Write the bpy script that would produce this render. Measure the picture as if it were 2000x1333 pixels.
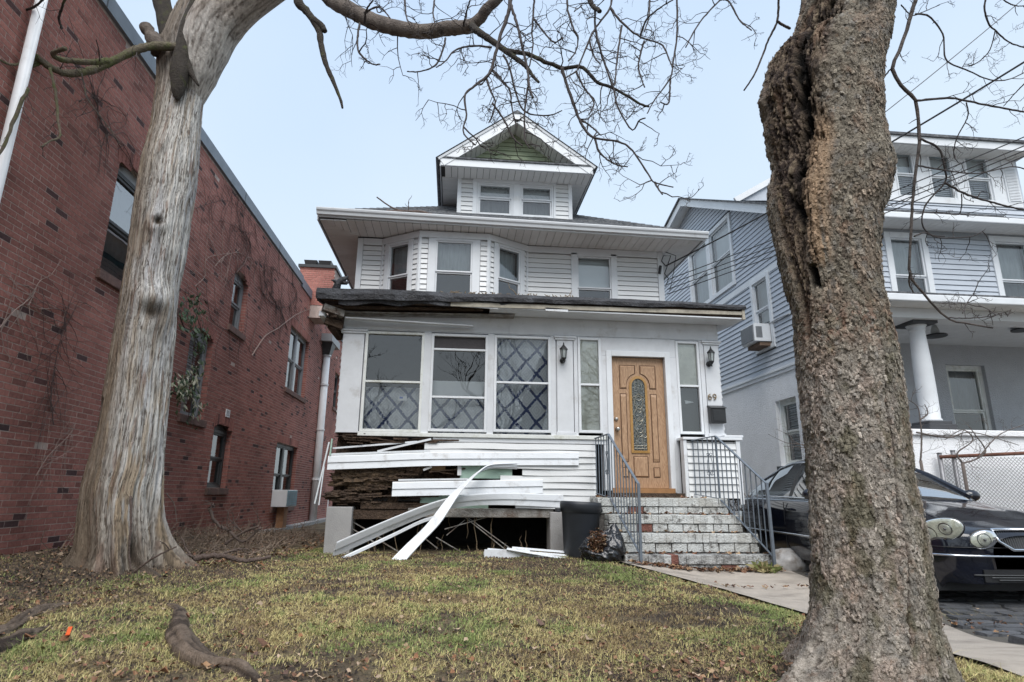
import bpy, math, random
import numpy as np
from mathutils import Vector, Matrix
rnd = random.Random(7)
S = bpy.context.scene
COL = S.collection
for o in list(bpy.data.objects):
    bpy.data.objects.remove(o)

# ------------------------------------------------------------------ camera, sky, sun, exposure
EYE = np.array([0.0, 0.0, 0.85])
FPX, PIT, YAW, ROL = 1178.0, math.radians(14.16), math.radians(-5.447), math.radians(0.527)
_cp, _sp, _cy, _sy = math.cos(PIT), math.sin(PIT), math.cos(YAW), math.sin(YAW)
FW = np.array([-_sy * _cp, _cy * _cp, _sp]); _r = np.array([_cy, _sy, 0.0]); _u = np.cross(_r, FW)
_c, _s = math.cos(ROL), math.sin(ROL)
RX, UY = _c * _r + _s * _u, -_s * _r + _c * _u
cd = bpy.data.cameras.new('camera'); cam = bpy.data.objects.new('camera', cd); COL.objects.link(cam)
cd.sensor_width = 36; cd.lens = FPX / 2000 * 36; cd.clip_start = 0.05; cd.clip_end = 500
m = Matrix.Identity(4)
for i in range(3):
    m[i][0], m[i][1], m[i][2], m[i][3] = RX[i], UY[i], -FW[i], EYE[i]
cam.matrix_world = m
S.camera = cam

SUN_DIR = Vector((-0.04, -0.56, 0.83)).normalized()      # towards the sun behind the overcast
w = bpy.data.worlds.new('World'); S.world = w; w.use_nodes = True
N, L = w.node_tree.nodes, w.node_tree.links
bg = N['Background']
sky = N.new('ShaderNodeTexSky'); sky.sky_type = 'NISHITA'; sky.sun_disc = False
sky.sun_elevation = math.asin(SUN_DIR.z); sky.sun_rotation = math.atan2(SUN_DIR.x, SUN_DIR.y)
sky.air_density = 1.0; sky.dust_density = 4.0; sky.ozone_density = 1.5
tc = N.new('ShaderNodeTexCoord'); sep = N.new('ShaderNodeSeparateXYZ'); L.new(tc.outputs['Generated'], sep.inputs[0])
nz = N.new('ShaderNodeTexNoise'); nz.inputs['Scale'].default_value = 2.2; nz.inputs['Detail'].default_value = 3
L.new(tc.outputs['Generated'], nz.inputs['Vector'])
ad = N.new('ShaderNodeMath'); ad.operation = 'MULTIPLY_ADD'; L.new(nz.outputs['Fac'], ad.inputs[0]); ad.inputs[1].default_value = 0.5; 
sb = N.new('ShaderNodeMath'); sb.operation = 'SUBTRACT'; L.new(sep.outputs['Z'], sb.inputs[0]); sb.inputs[1].default_value = 0.25
L.new(sb.outputs[0], ad.inputs[2])
cr = N.new('ShaderNodeValToRGB'); L.new(ad.outputs[0], cr.inputs[0])
cr.color_ramp.elements[0].position = 0.15; cr.color_ramp.elements[0].color = (0.82, 0.93, 1.0, 1)
cr.color_ramp.elements[1].position = 0.8; cr.color_ramp.elements[1].color = (0.60, 0.765, 1.0, 1)
vm = N.new('ShaderNodeMixRGB'); vm.blend_type = 'MULTIPLY'; vm.inputs[0].default_value = 1; L.new(cr.outputs[0], vm.inputs[1]); vm.inputs[2].default_value = (4.05, 4.05, 4.05, 1)
mx = N.new('ShaderNodeMixRGB'); mx.inputs[0].default_value = 0.9; L.new(sky.outputs[0], mx.inputs[1]); L.new(vm.outputs[0], mx.inputs[2])
L.new(mx.outputs[0], bg.inputs['Color']); bg.inputs['Strength'].default_value = 0.1
sl = bpy.data.lights.new('sun', 'SUN'); sl.energy = 1.5; sl.angle = math.radians(48); sl.color = (1.0, 0.965, 0.92)
so = bpy.data.objects.new('sun', sl); COL.objects.link(so); so.rotation_euler = SUN_DIR.to_track_quat('Z', 'Y').to_euler(); so.location = (0, 0, 30)
S.view_settings.view_transform = 'Standard'; S.view_settings.look = 'None'; S.view_settings.gamma = 1
S.view_settings.use_curve_mapping = False
S.view_settings.exposure = 1.4

# ------------------------------------------------------------------ measuring helpers (2000 px survey of the place -> metres)
def ray(x, y): return FW + RX * (x - 1000) / FPX - UY * (y - 666.5) / FPX
def PY(x, y, D): r = ray(x, y); return EYE + r * (D - EYE[1]) / r[1]
def PXX(x, y, D): r = ray(x, y); return EYE + r * (D - EYE[0]) / r[0]
def PZ(x, y, D): r = ray(x, y); return EYE + r * (D - EYE[2]) / r[2]
def proj(p):
    d = np.asarray(p, float) - EYE; k = d @ FW
    return 1000 + FPX * (d @ RX) / k, 666.5 - FPX * (d @ UY) / k, k

# ------------------------------------------------------------------ numpy noise
def _h(i, j, k, s):
    n = (i.astype(np.int64) * 374761393 + j.astype(np.int64) * 668265263 + k.astype(np.int64) * 2147483647 + s * 974634777) & 0xFFFFFFFF
    n = ((n ^ (n >> 13)) * 1274126177) & 0xFFFFFFFF
    n = ((n ^ (n >> 16)) * 2246822519) & 0xFFFFFFFF
    return ((n ^ (n >> 15)) & 0xFFFFFF) / float(0xFFFFFF)
def vn(x, y, z, s=0):
    x, y, z = np.broadcast_arrays(np.asarray(x, float), np.asarray(y, float), np.asarray(z, float))
    i, j, k = np.floor(x), np.floor(y), np.floor(z)
    a, b, c = x - i, y - j, z - k
    a, b, c = a * a * (3 - 2 * a), b * b * (3 - 2 * b), c * c * (3 - 2 * c)
    r = 0
    for di in (0, 1):
        for dj in (0, 1):
            for dk in (0, 1):
                r = r + (a if di else 1 - a) * (b if dj else 1 - b) * (c if dk else 1 - c) * _h(i + di, j + dj, k + dk, s)
    return r * 2 - 1
def fbm(x, y, z, s=0, o=4):
    r = 0; a = 1; t = 0
    for q in range(o):
        r = r + a * vn(np.asarray(x) * 2 ** q + 7 * q, np.asarray(y) * 2 ** q, np.asarray(z) * 2 ** q, s + q); t += a; a *= 0.5
    return r / t
def worley(x, y, s=0, wrap=None):
    i, j = np.floor(x), np.floor(y); f1 = np.full(x.shape, 9.0); f2 = np.full(x.shape, 9.0); idv = np.zeros(x.shape)
    for di in (-1, 0, 1):
        for dj in (-1, 0, 1):
            ci, cj = i + di, j + dj; hi = np.mod(ci, wrap) if wrap else ci
            px = ci + _h(hi, cj, hi * 0, s); py = cj + _h(hi, cj, hi * 0 + 1, s)
            d = np.hypot(px - x, py - y); new = d < f1
            f2 = np.where(new, f1, np.minimum(f2, d)); idv = np.where(new, _h(hi, cj, hi * 0 + 2, s), idv); f1 = np.where(new, d, f1)
    return f1, f2, idv
def sstep(a, b, x): t = np.clip((np.asarray(x, float) - a) / (b - a), 0, 1); return t * t * (3 - 2 * t)

# ------------------------------------------------------------------ object helpers
ORG = {}
def setp(o, label=None, cat=None, group=None, kind=None):
    if label: o['label'] = label
    if cat: o['category'] = cat
    if group: o['group'] = group
    if kind: o['kind'] = kind
    return o
def thing(name, loc, label, cat, group=None, kind=None):
    o = bpy.data.objects.new(name, None); COL.objects.link(o); o.location = loc; o.empty_display_size = 0.1
    ORG[o.name] = np.array(loc, float)
    return setp(o, label, cat, group, kind)
def link(me, name, mat, parent=None, origin=(0, 0, 0), loc=None, **kw):
    o = bpy.data.objects.new(name, me); COL.objects.link(o)
    if mat is not None and len(me.materials) == 0: me.materials.append(mat)
    if parent is not None:
        o.parent = parent; ORG[o.name] = ORG[parent.name]
        if loc is not None: o.location = np.asarray(loc, float) - ORG[parent.name]
    else:
        o.location = origin if loc is None else loc; ORG[o.name] = np.array(o.location, float)
    return setp(o, **kw)
def mesh_np(name, v, f, smooth=False, cols=None):
    me = bpy.data.meshes.new(name); v = np.asarray(v, np.float32)
    if isinstance(f, np.ndarray):
        nf, k = f.shape
        me.vertices.add(len(v)); me.vertices.foreach_set('co', v.ravel())
        me.loops.add(nf * k); me.loops.foreach_set('vertex_index', f.astype(np.int32).ravel())
        me.polygons.add(nf); me.polygons.foreach_set('loop_start', np.arange(0, nf * k, k, dtype=np.int32))
        me.update(calc_edges=True)
    else:
        me.from_pydata(v.tolist(), [], f)
    me.polygons.foreach_set('use_smooth', np.full(len(me.polygons), bool(smooth)))
    if cols is not None:
        a = me.color_attributes.new('col', 'FLOAT_COLOR', 'POINT'); c = np.ones((len(v), 4), np.float32); c[:, :3] = cols
        a.data.foreach_set('color', c.ravel())
    me.update()
    return me
class Frame:
    """a vertical plane: u runs along it, d is the distance in front of it"""
    def __init__(s, o, u): s.o = np.array([o[0], o[1], 0.0]); s.u = np.array([u[0], u[1], 0.0]); s.u /= np.linalg.norm(s.u); s.n = np.array([s.u[1], -s.u[0], 0.0])
    def p(s, u, z, d=0.0): return s.o + s.u * u + s.n * d + np.array([0, 0, z])
class MB:
    def __init__(s): s.v = []; s.f = []; s.c = []
    def add(s, v, f, c=None):
        n = len(s.v); s.v += [tuple(map(float, q)) for q in v]; s.f += [tuple(i + n for i in q) for q in f]
        s.c += [c or (1, 1, 1)] * len(v); return s
    def hexa(s, q, c=None): return s.add(q, [(0, 3, 2, 1), (4, 5, 6, 7), (0, 1, 5, 4), (1, 2, 6, 5), (2, 3, 7, 6), (3, 0, 4, 7)], c)
    def box(s, x0, x1, y0, y1, z0, z1, c=None):
        return s.hexa([(x0, y0, z0), (x1, y0, z0), (x1, y1, z0), (x0, y1, z0), (x0, y0, z1), (x1, y0, z1), (x1, y1, z1), (x0, y1, z1)], c)
    def fb(s, F, u0, u1, z0, z1, d0, d1, c=None):
        return s.hexa([F.p(u0, z0, d1), F.p(u1, z0, d1), F.p(u1, z0, d0), F.p(u0, z0, d0), F.p(u0, z1, d1), F.p(u1, z1, d1), F.p(u1, z1, d0), F.p(u0, z1, d0)], c)
    def obox(s, a, b, w, h, up=(0, 0, 1), c=None):
        """a bar from a to b, w wide and h high"""
        a, b = np.asarray(a, float), np.asarray(b, float); d = b - a; d /= np.linalg.norm(d); up = np.asarray(up, float)
        x = np.cross(d, up); x /= np.linalg.norm(x) + 1e-9; y = np.cross(x, d); q = []
        for e in (a, b):
            for i, j in ((-1, -1), (1, -1), (1, 1), (-1, 1)): q.append(e + x * w / 2 * i + y * h / 2 * j)
        return s.add(q, [(0, 1, 2, 3), (7, 6, 5, 4), (0, 4, 5, 1), (1, 5, 6, 2), (2, 6, 7, 3), (3, 7, 4, 0)], c)
    def tube(s, pts, r, seg=8, cap=True, c=None):
        pts = [np.asarray(p, float) for p in pts]; n = len(pts)
        if not hasattr(r, '__len__'): r = [r] * n
        base = len(s.v); up = None
        for i in range(n):
            d = pts[min(i + 1, n - 1)] - pts[max(i - 1, 0)]; d = d / (np.linalg.norm(d) + 1e-9)
            if up is None: up = np.array([0, 0, 1.0]) if abs(d[2]) < .9 else np.array([1.0, 0, 0])
            x = np.cross(d, up); x /= np.linalg.norm(x) + 1e-9; up = np.cross(x, d)
            for k in range(seg):
                t = 2 * math.pi * k / seg; s.v.append(tuple(pts[i] + (x * math.cos(t) + up * math.sin(t)) * r[i])); s.c.append(c or (1, 1, 1))
        for i in range(n - 1):
            for k in range(seg):
                a = base + i * seg + k; b = base + i * seg + (k + 1) % seg; s.f.append((a, b, b + seg, a + seg))
        if cap:
            s.f.append(tuple(base + k for k in range(seg))[::-1]); s.f.append(tuple(base + (n - 1) * seg + k for k in range(seg)))
        return s
    def lathe(s, c, prof, seg=20, col=None, sx=1, sy=1):
        base = len(s.v); c = np.asarray(c, float)
        for r, z in prof:
            for k in range(seg):
                t = 2 * math.pi * k / seg; s.v.append((c[0] + r * sx * math.cos(t), c[1] + r * sy * math.sin(t), c[2] + z)); s.c.append(col or (1, 1, 1))
        for i in range(len(prof) - 1):
            for k in range(seg):
                a = base + i * seg + k; b = base + i * seg + (k + 1) % seg; s.f.append((a, b, b + seg, a + seg))
        s.f.append(tuple(base + k for k in range(seg))[::-1]); s.f.append(tuple(base + (len(prof) - 1) * seg + k for k in range(seg)))
        return s
    def ell(s, c, rx, ry, rz, seg=14, rings=8, M=None, col=None):
        v = []; c = np.asarray(c, float)
        for i in range(rings + 1):
            a = math.pi * i / rings
            for k in range(seg):
                t = 2 * math.pi * k / seg; q = np.array([rx * math.sin(a) * math.cos(t), ry * math.sin(a) * math.sin(t), rz * math.cos(a)])
                v.append(c + (M @ q if M is not None else q))
        f = [(i * seg + k, (i + 1) * seg + k, (i + 1) * seg + (k + 1) % seg, i * seg + (k + 1) % seg) for i in range(rings) for k in range(seg)]
        return s.add(v, f, col)
    def prism(s, poly, ext, c=None):
        """poly: 3-D outline, ext: extrusion vector"""
        n = len(poly); e = np.asarray(ext, float); v = [np.asarray(p, float) for p in poly]
        return s.add(v + [p + e for p in v], [tuple(range(n))[::-1], tuple(range(n, 2 * n))] + [(i, (i + 1) % n, (i + 1) % n + n, i + n) for i in range(n)], c)
    def build(s, name, mat, parent=None, origin=None, smooth=False, color=False, bevel=0, **kw):
        v = np.array(s.v, np.float32)
        if parent is not None: og = ORG[parent.name]
        elif origin is None:
            og = np.array([*(v.min(0) + v.max(0))[:2] / 2, v[:, 2].min()])
        else: og = np.asarray(origin, float)
        me = mesh_np(name, v - og, s.f, smooth, np.array(s.c) if color else None)
        o = link(me, name, mat, parent, og, **kw)
        if bevel:
            b = o.modifiers.new('bevel', 'BEVEL'); b.width = bevel; b.segments = 2; b.limit_method = 'ANGLE'
        return o
def fbox(F, u0, u1, z0, z1, d0, d1): return MB().fb(F, u0, u1, z0, z1, d0, d1)

# ------------------------------------------------------------------ materials
MATS = {}
def mat(name, col, rough=0.7, var=0.25, scale=6.0, col2=None, c2pos=(0.45, 0.65), c2scale=3.0, bump=0.1, bscale=40.0, attr=None, objrand=0.0, stretch=None, metal=0.0, spec=0.5, coat=0.0, dirt=None, hue=0.0):
    if name in MATS: return MATS[name]
    m = bpy.data.materials.new(name); m.use_nodes = True; n, l = m.node_tree.nodes, m.node_tree.links; p = n['Principled BSDF']
    p.inputs['Roughness'].default_value = rough; p.inputs['Metallic'].default_value = metal
    p.inputs['Specular IOR Level'].default_value = spec; p.inputs['Coat Weight'].default_value = coat
    g = n.new('ShaderNodeNewGeometry'); vec = g.outputs['Position']
    if stretch:
        mp = n.new('ShaderNodeMapping'); mp.inputs['Scale'].default_value = stretch; l.new(vec, mp.inputs['Vector']); vec = mp.outputs[0]
    def noise(sc, det=5, r=0.6):
        t = n.new('ShaderNodeTexNoise'); t.inputs['Scale'].default_value = sc; t.inputs['Detail'].default_value = det; t.inputs['Roughness'].default_value = r; l.new(vec, t.inputs['Vector']); return t.outputs['Fac']
    def mixc(fac, a, b, mode='MIX'):
        t = n.new('ShaderNodeMixRGB'); t.blend_type = mode
        for k, q in enumerate((fac, a, b)):
            if isinstance(q, (int, float)): t.inputs[k].default_value = q
            elif isinstance(q, tuple): t.inputs[k].default_value = (*q, 1)
            else: l.new(q, t.inputs[k])
        return t.outputs[0]
    def ramp(f, a, b):
        t = n.new('ShaderNodeMapRange'); l.new(f, t.inputs['Value']); t.inputs['From Min'].default_value = a; t.inputs['From Max'].default_value = b; t.clamp = True; return t.outputs[0]
    c = tuple(col)
    if attr:
        a = n.new('ShaderNodeAttribute'); a.attribute_name = attr; c = a.outputs['Color']
    if col2: c = mixc(ramp(noise(c2scale, 6), *c2pos), c, tuple(col2))
    if objrand:
        oi = n.new('ShaderNodeObjectInfo'); hs = n.new('ShaderNodeHueSaturation'); hs.inputs['Saturation'].default_value = 1
        mr = n.new('ShaderNodeMapRange'); l.new(oi.outputs['Random'], mr.inputs['Value']); mr.inputs['To Min'].default_value = 1 - objrand; mr.inputs['To Max'].default_value = 1 + objrand
        l.new(mr.outputs[0], hs.inputs['Value'])
        if isinstance(c, tuple): hs.inputs['Color'].default_value = (*c, 1)
        else: l.new(c, hs.inputs['Color'])
        c = hs.outputs[0]
    if var:
        mr = n.new('ShaderNodeMapRange'); l.new(noise(scale), mr.inputs['Value']); mr.inputs['From Min'].default_value = .25; mr.inputs['From Max'].default_value = .75
        mr.inputs['To Min'].default_value = 1 - var; mr.inputs['To Max'].default_value = 1 + var
        cc = n.new('ShaderNodeCombineColor'); [l.new(mr.outputs[0], cc.inputs[k]) for k in range(3)]
        c = mixc(1.0, c, cc.outputs[0], 'MULTIPLY')
    if dirt:   # dirt = (colour, scale, lo, hi, strength): blotchy grime or peeling with a shape of its own
        f = ramp(noise(dirt[1], 8, 0.7), dirt[2], dirt[3]); q = n.new('ShaderNodeMath'); q.operation = 'MULTIPLY'; l.new(f, q.inputs[0]); q.inputs[1].default_value = dirt[4]
        c = mixc(q.outputs[0], c, tuple(dirt[0]))
    if isinstance(c, tuple): p.inputs['Base Color'].default_value = (*c, 1)
    else: l.new(c, p.inputs['Base Color'])
    if bump:
        b = n.new('ShaderNodeBump'); b.inputs['Strength'].default_value = min(1, bump * 3); b.inputs['Distance'].default_value = 0.02 * bump / 0.1 * (10 / bscale) ** .5
        l.new(noise(bscale, 6, .65), b.inputs['Height']); l.new(b.outputs[0], p.inputs['Normal'])
    MATS[name] = m
    return m
def glass_mat(name, tint=(0.9, 0.95, 0.95), base=0.13, rough=0.0, wav=0.0):
    if name in MATS: return MATS[name]
    m = bpy.data.materials.new(name); m.use_nodes = True; n, l = m.node_tree.nodes, m.node_tree.links; n.remove(n['Principled BSDF'])
    tr = n.new('ShaderNodeBsdfTransparent'); tr.inputs[0].default_value = (*tint, 1); gl = n.new('ShaderNodeBsdfGlossy'); gl.inputs['Roughness'].default_value = rough
    fr = n.new('ShaderNodeFresnel'); fr.inputs['IOR'].default_value = 1.5; ma = n.new('ShaderNodeMath'); ma.operation = 'MULTIPLY_ADD'; ma.use_clamp = True
    l.new(fr.outputs[0], ma.inputs[0]); ma.inputs[1].default_value = 1.2; ma.inputs[2].default_value = base
    mx = n.new('ShaderNodeMixShader'); l.new(ma.outputs[0], mx.inputs[0]); l.new(tr.outputs[0], mx.inputs[1]); l.new(gl.outputs[0], mx.inputs[2]); l.new(mx.outputs[0], n['Material Output'].inputs[0])
    if wav:
        g = n.new('ShaderNodeNewGeometry'); t = n.new('ShaderNodeTexNoise'); t.inputs['Scale'].default_value = 1.6; t.inputs['Detail'].default_value = 1; l.new(g.outputs['Position'], t.inputs['Vector'])
        b = n.new('ShaderNodeBump'); b.inputs['Strength'].default_value = wav; b.inputs['Distance'].default_value = .02; l.new(t.outputs[0], b.inputs['Height']); l.new(b.outputs[0], gl.inputs['Normal'])
    MATS[name] = m
    return m
WHITE = mat('white_vinyl', (.66, .675, .68), .45, .05, 2.0, bump=.02, bscale=25, dirt=((.40, .38, .34), 1.1, .58, .85, .35), objrand=.03)
TRIM = mat('white_trim_paint', (.66, .685, .71), .5, .07, 3.0, bump=.03, bscale=30, dirt=((.33, .31, .27), 2.3, .58, .80, .5))
SOFF = mat('soffit_vinyl', (.74, .745, .74), .6, .08, 2.0, bump=.02, dirt=((.25, .23, .2), 1.6, .55, .85, .45), objrand=.03)
PAINT = mat('old_white_paint', (.61, .63, .655), .55, .08, 4.0, bump=.05, bscale=18, dirt=((.28, .25, .21), 2.8, .56, .75, .55))
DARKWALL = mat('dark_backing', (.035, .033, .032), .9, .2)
ROOM = mat('dim_room', (.045, .045, .048), .9, .4, 2.0)
GLASS = glass_mat('window_glass', (.86, .90, .90), base=.10, wav=.12)
GLASSD = glass_mat('old_window_glass', (.90, .93, .93), base=.075, wav=.15)
METAL = mat('blue_grey_railing_paint', (.125, .15, .18), .45, .15, 12, bump=.04, dirt=((.30, .16, .08), 6, .62, .75, .5))
BLACK = mat('black_metal', (.018, .019, .021), .4, .2, 20, bump=.05)
IRON = mat('dark_window_frame', (.055, .058, .060), .5, .2, 10, bump=.05)
CONC = mat('grey_concrete', (.34, .335, .33), .85, .15, 4, bump=.15, bscale=60, dirt=((.16, .14, .12), 2.0, .5, .75, .6))
WOODROT = mat('rotten_wood', (.075, .048, .032), .9, .5, 9, col2=(.12, .08, .05), c2pos=(.52, .7), c2scale=7, bump=.5, bscale=30)
WOODGREY = mat('weathered_grey_wood', (.30, .29, .27), .85, .3, 8, col2=(.14, .11, .09), c2scale=5, bump=.3, bscale=30)
CREAM = mat('shaded_cream_paint', (.36, .33, .27), .7, .2, 6, bump=.1, dirt=((.12, .10, .08), 5, .5, .7, .7))  # cream paint with the shade under the porch roof edge put into its colour
FELT = mat('black_roofing_felt', (.022, .022, .026), .6, .4, 5, col2=(.075, .08, .092), c2pos=(.5, .75), c2scale=3, bump=.3, bscale=14)
GREEN = mat('pale_green_sheathing', (.36, .50, .42), .8, .15, 6, bump=.1)
SHING = mat('grey_shingle', (.085, .09, .10), .95, .35, 18, col2=(.16, .165, .17), c2scale=9, bump=.3, bscale=120)

# ------------------------------------------------------------------ ground
def gz(x, y):
    x, y = np.asarray(x, float), np.asarray(y, float)
    z = 0.02 + 0.0 * x
    z = z - 0.62 * sstep(3.0, 0.2, y)                                            # falls to the pavement behind the lens
    z = z + 0.17 * np.exp(-((x + 4.6) / .8) ** 2) * sstep(14, 9, y) * sstep(1.5, 4, y)
    z = z - 0.16 * sstep(11, 18, y)
    z = z - 0.145 * sstep(1.9, 3.3, x) * sstep(3.0, 4.5, y) * sstep(8.9, 7.2, y) - 0.05 * sstep(3.5, 5, x) * sstep(9, 10, y)
    z = z + 0.07 * np.exp(-((x + 3.35) ** 2 + (y - 6.9) ** 2) / .9) + 0.03 * np.exp(-((x - 1.8) ** 2 + (y - 2.9) ** 2) / .5)
    z = z - 0.05 * np.exp(-((x - .2) ** 2 / 2 + (y - 3.2) ** 2 / 2))
    return z
def bumps(x, y): return 0.022 * fbm(x * 1.3, y * 1.3, 0 * x, 11, 4) + 0.008 * fbm(x * 7, y * 7, 0 * x, 15, 3)
SOIL = mat('soil_and_thatch', (.18, .14, .08), .95, .4, 9, col2=(.075, .052, .036), c2pos=(.47, .6), c2scale=1.6, bump=.6, bscale=45)
def lawn_sheet():
    xs = np.concatenate([np.linspace(-60, -5, 14)[:-1], np.linspace(-5, 5.5, 240), np.linspace(5.5, 60, 14)[1:]])
    ys = np.concatenate([np.linspace(-60, -2.3, 10)[:-1], np.linspace(-2.3, 11, 260), np.linspace(11, 120, 24)[1:]])
    X, Y = np.meshgrid(xs, ys); Z = gz(X, Y) + bumps(X, Y) - .012
    Z = np.where(Y < -2.2, -.72, Z)
    n, mm = X.shape; i = np.arange(n * mm).reshape(n, mm)
    f = np.stack([i[:-1, :-1], i[:-1, 1:], i[1:, 1:], i[1:, :-1]], -1).reshape(-1, 4)
    link(mesh_np('lawn', np.stack([X, Y, Z], -1).reshape(-1, 3), f, True), 'lawn', SOIL, kind='structure')
lawn_sheet()
# the concrete walk from the steps to the pavement, and the slate paved drive
WALK_L = [(-2.0, 2.75), (2.6, 2.7), (4.2, 2.78), (5.2, 2.95), (6.2, 2.72), (7.0, 2.42), (7.45, 2.25), (7.9, 2.15)]
def walk_left(y): return np.interp(y, [a for a, b in WALK_L], [b for a, b in WALK_L])
def walk_right(y): return np.interp(y, [-2, 3.0, 4.0, 5.0, 5.8, 8], [3.35, 3.42, 3.62, 3.95, 4.3, 4.32])
def walk():
    ys = np.linspace(-2.0, 7.95, 90); us = np.linspace(0, 1, 30)
    Y, U = np.meshgrid(ys, us, indexing='ij'); Lf = walk_left(Y) + .03 * fbm(Y * 3, 0 * Y, 0 * Y, 3); Xr = walk_right(Y)
    X = Lf + (Xr - Lf) * U; Z = gz(X, Y) + .016 + .003 * fbm(X * 5, Y * 5, 0 * X, 2)
    for yj in (6.55, 4.6, 2.9): Z = Z - .012 * np.exp(-((Y - yj - .06 * (X - 3)) / .03) ** 2)
    n, mm = X.shape; i = np.arange(n * mm).reshape(n, mm); f = np.stack([i[:-1, :-1], i[:-1, 1:], i[1:, 1:], i[1:, :-1]], -1).reshape(-1, 4)
    v = np.stack([X, Y, Z], -1).reshape(-1, 3)
    link(mesh_np('path', v, f, True), 'path', mat('worn_concrete', (.42, .37, .315), .9, .16, 5, col2=(.24, .21, .18), c2pos=(.5, .68), c2scale=1.5, bump=.25, bscale=90, stretch=(1, 1.6, 1)), kind='structure')
walk()
def driveway():
    xs = np.linspace(3.3, 7.0, 40); ys = np.linspace(-2, 16, 80); X, Y = np.meshgrid(xs, ys); Z = gz(X, Y) + .014
    X = np.where(X < walk_right(Y), walk_right(Y) - .02, X)
    n, mm = X.shape; i = np.arange(n * mm).reshape(n, mm); f = np.stack([i[:-1, :-1], i[:-1, 1:], i[1:, 1:], i[1:, :-1]], -1).reshape(-1, 4)
    dr = link(mesh_np('driveway', np.stack([X, Y, Z], -1).reshape(-1, 3), f, True), 'driveway', mat('drive_sand', (.11, .10, .085), .95, .3, 20, bump=.3), kind='structure')
    PAV = mat('slate_paver', (.085, .088, .095), .8, .25, 14, bump=.3, bscale=70, objrand=.25)
    k = 0; r = random.Random(3)
    for row in range(60):
        y = 2.2 + row * .145 ; x = 3.2 + (row % 2) * .17
        while x < 6.9:
            wv = r.uniform(.26, .36); xc = x + wv / 2
            if x > walk_right(y) + .03 and (y < 7 or xc < 4.9):
                a = [(x + .012, y + .01), (x + wv - .012, y + .01 + r.uniform(-.012, .012)), (x + wv - .016, y + .132), (x + .012, y + .132 + r.uniform(-.012, .012))]
                z = float(gz(xc, y)) + .012 + r.uniform(0, .014); mb = MB()
                q = [(p[0], p[1] - .05 * (p[0] - 4.5), 0) for p in a]
                ins = [(p[0] * .94 + (x + wv / 2) * .06, p[1] * .92 + (y + .07 - .05 * (xc - 4.5)) * .08) for p in q]
                mb.hexa([(p[0], p[1], z - .03) for p in q] + [(p[0], p[1], z + .016) for p in ins]); mb.f = mb.f[1:]
                mb.build('paver', PAV, dr); k += 1
            x += wv
driveway()
def street():
    ROAD = mat('asphalt', (.05, .05, .052), .9, .2, 8, bump=.2)
    MB().box(-60, 60, -11, -3.2, -.78, -.70).build('road', ROAD, kind='structure')
    MB().box(-60, 60, -3.2, -3.02, -.74, -.60).build('kerb', CONC, kind='structure')
    MB().box(-60, 60, -2.3, -.6, -.64, -.585).build('pavement', CONC, kind='structure')
street()

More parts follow.
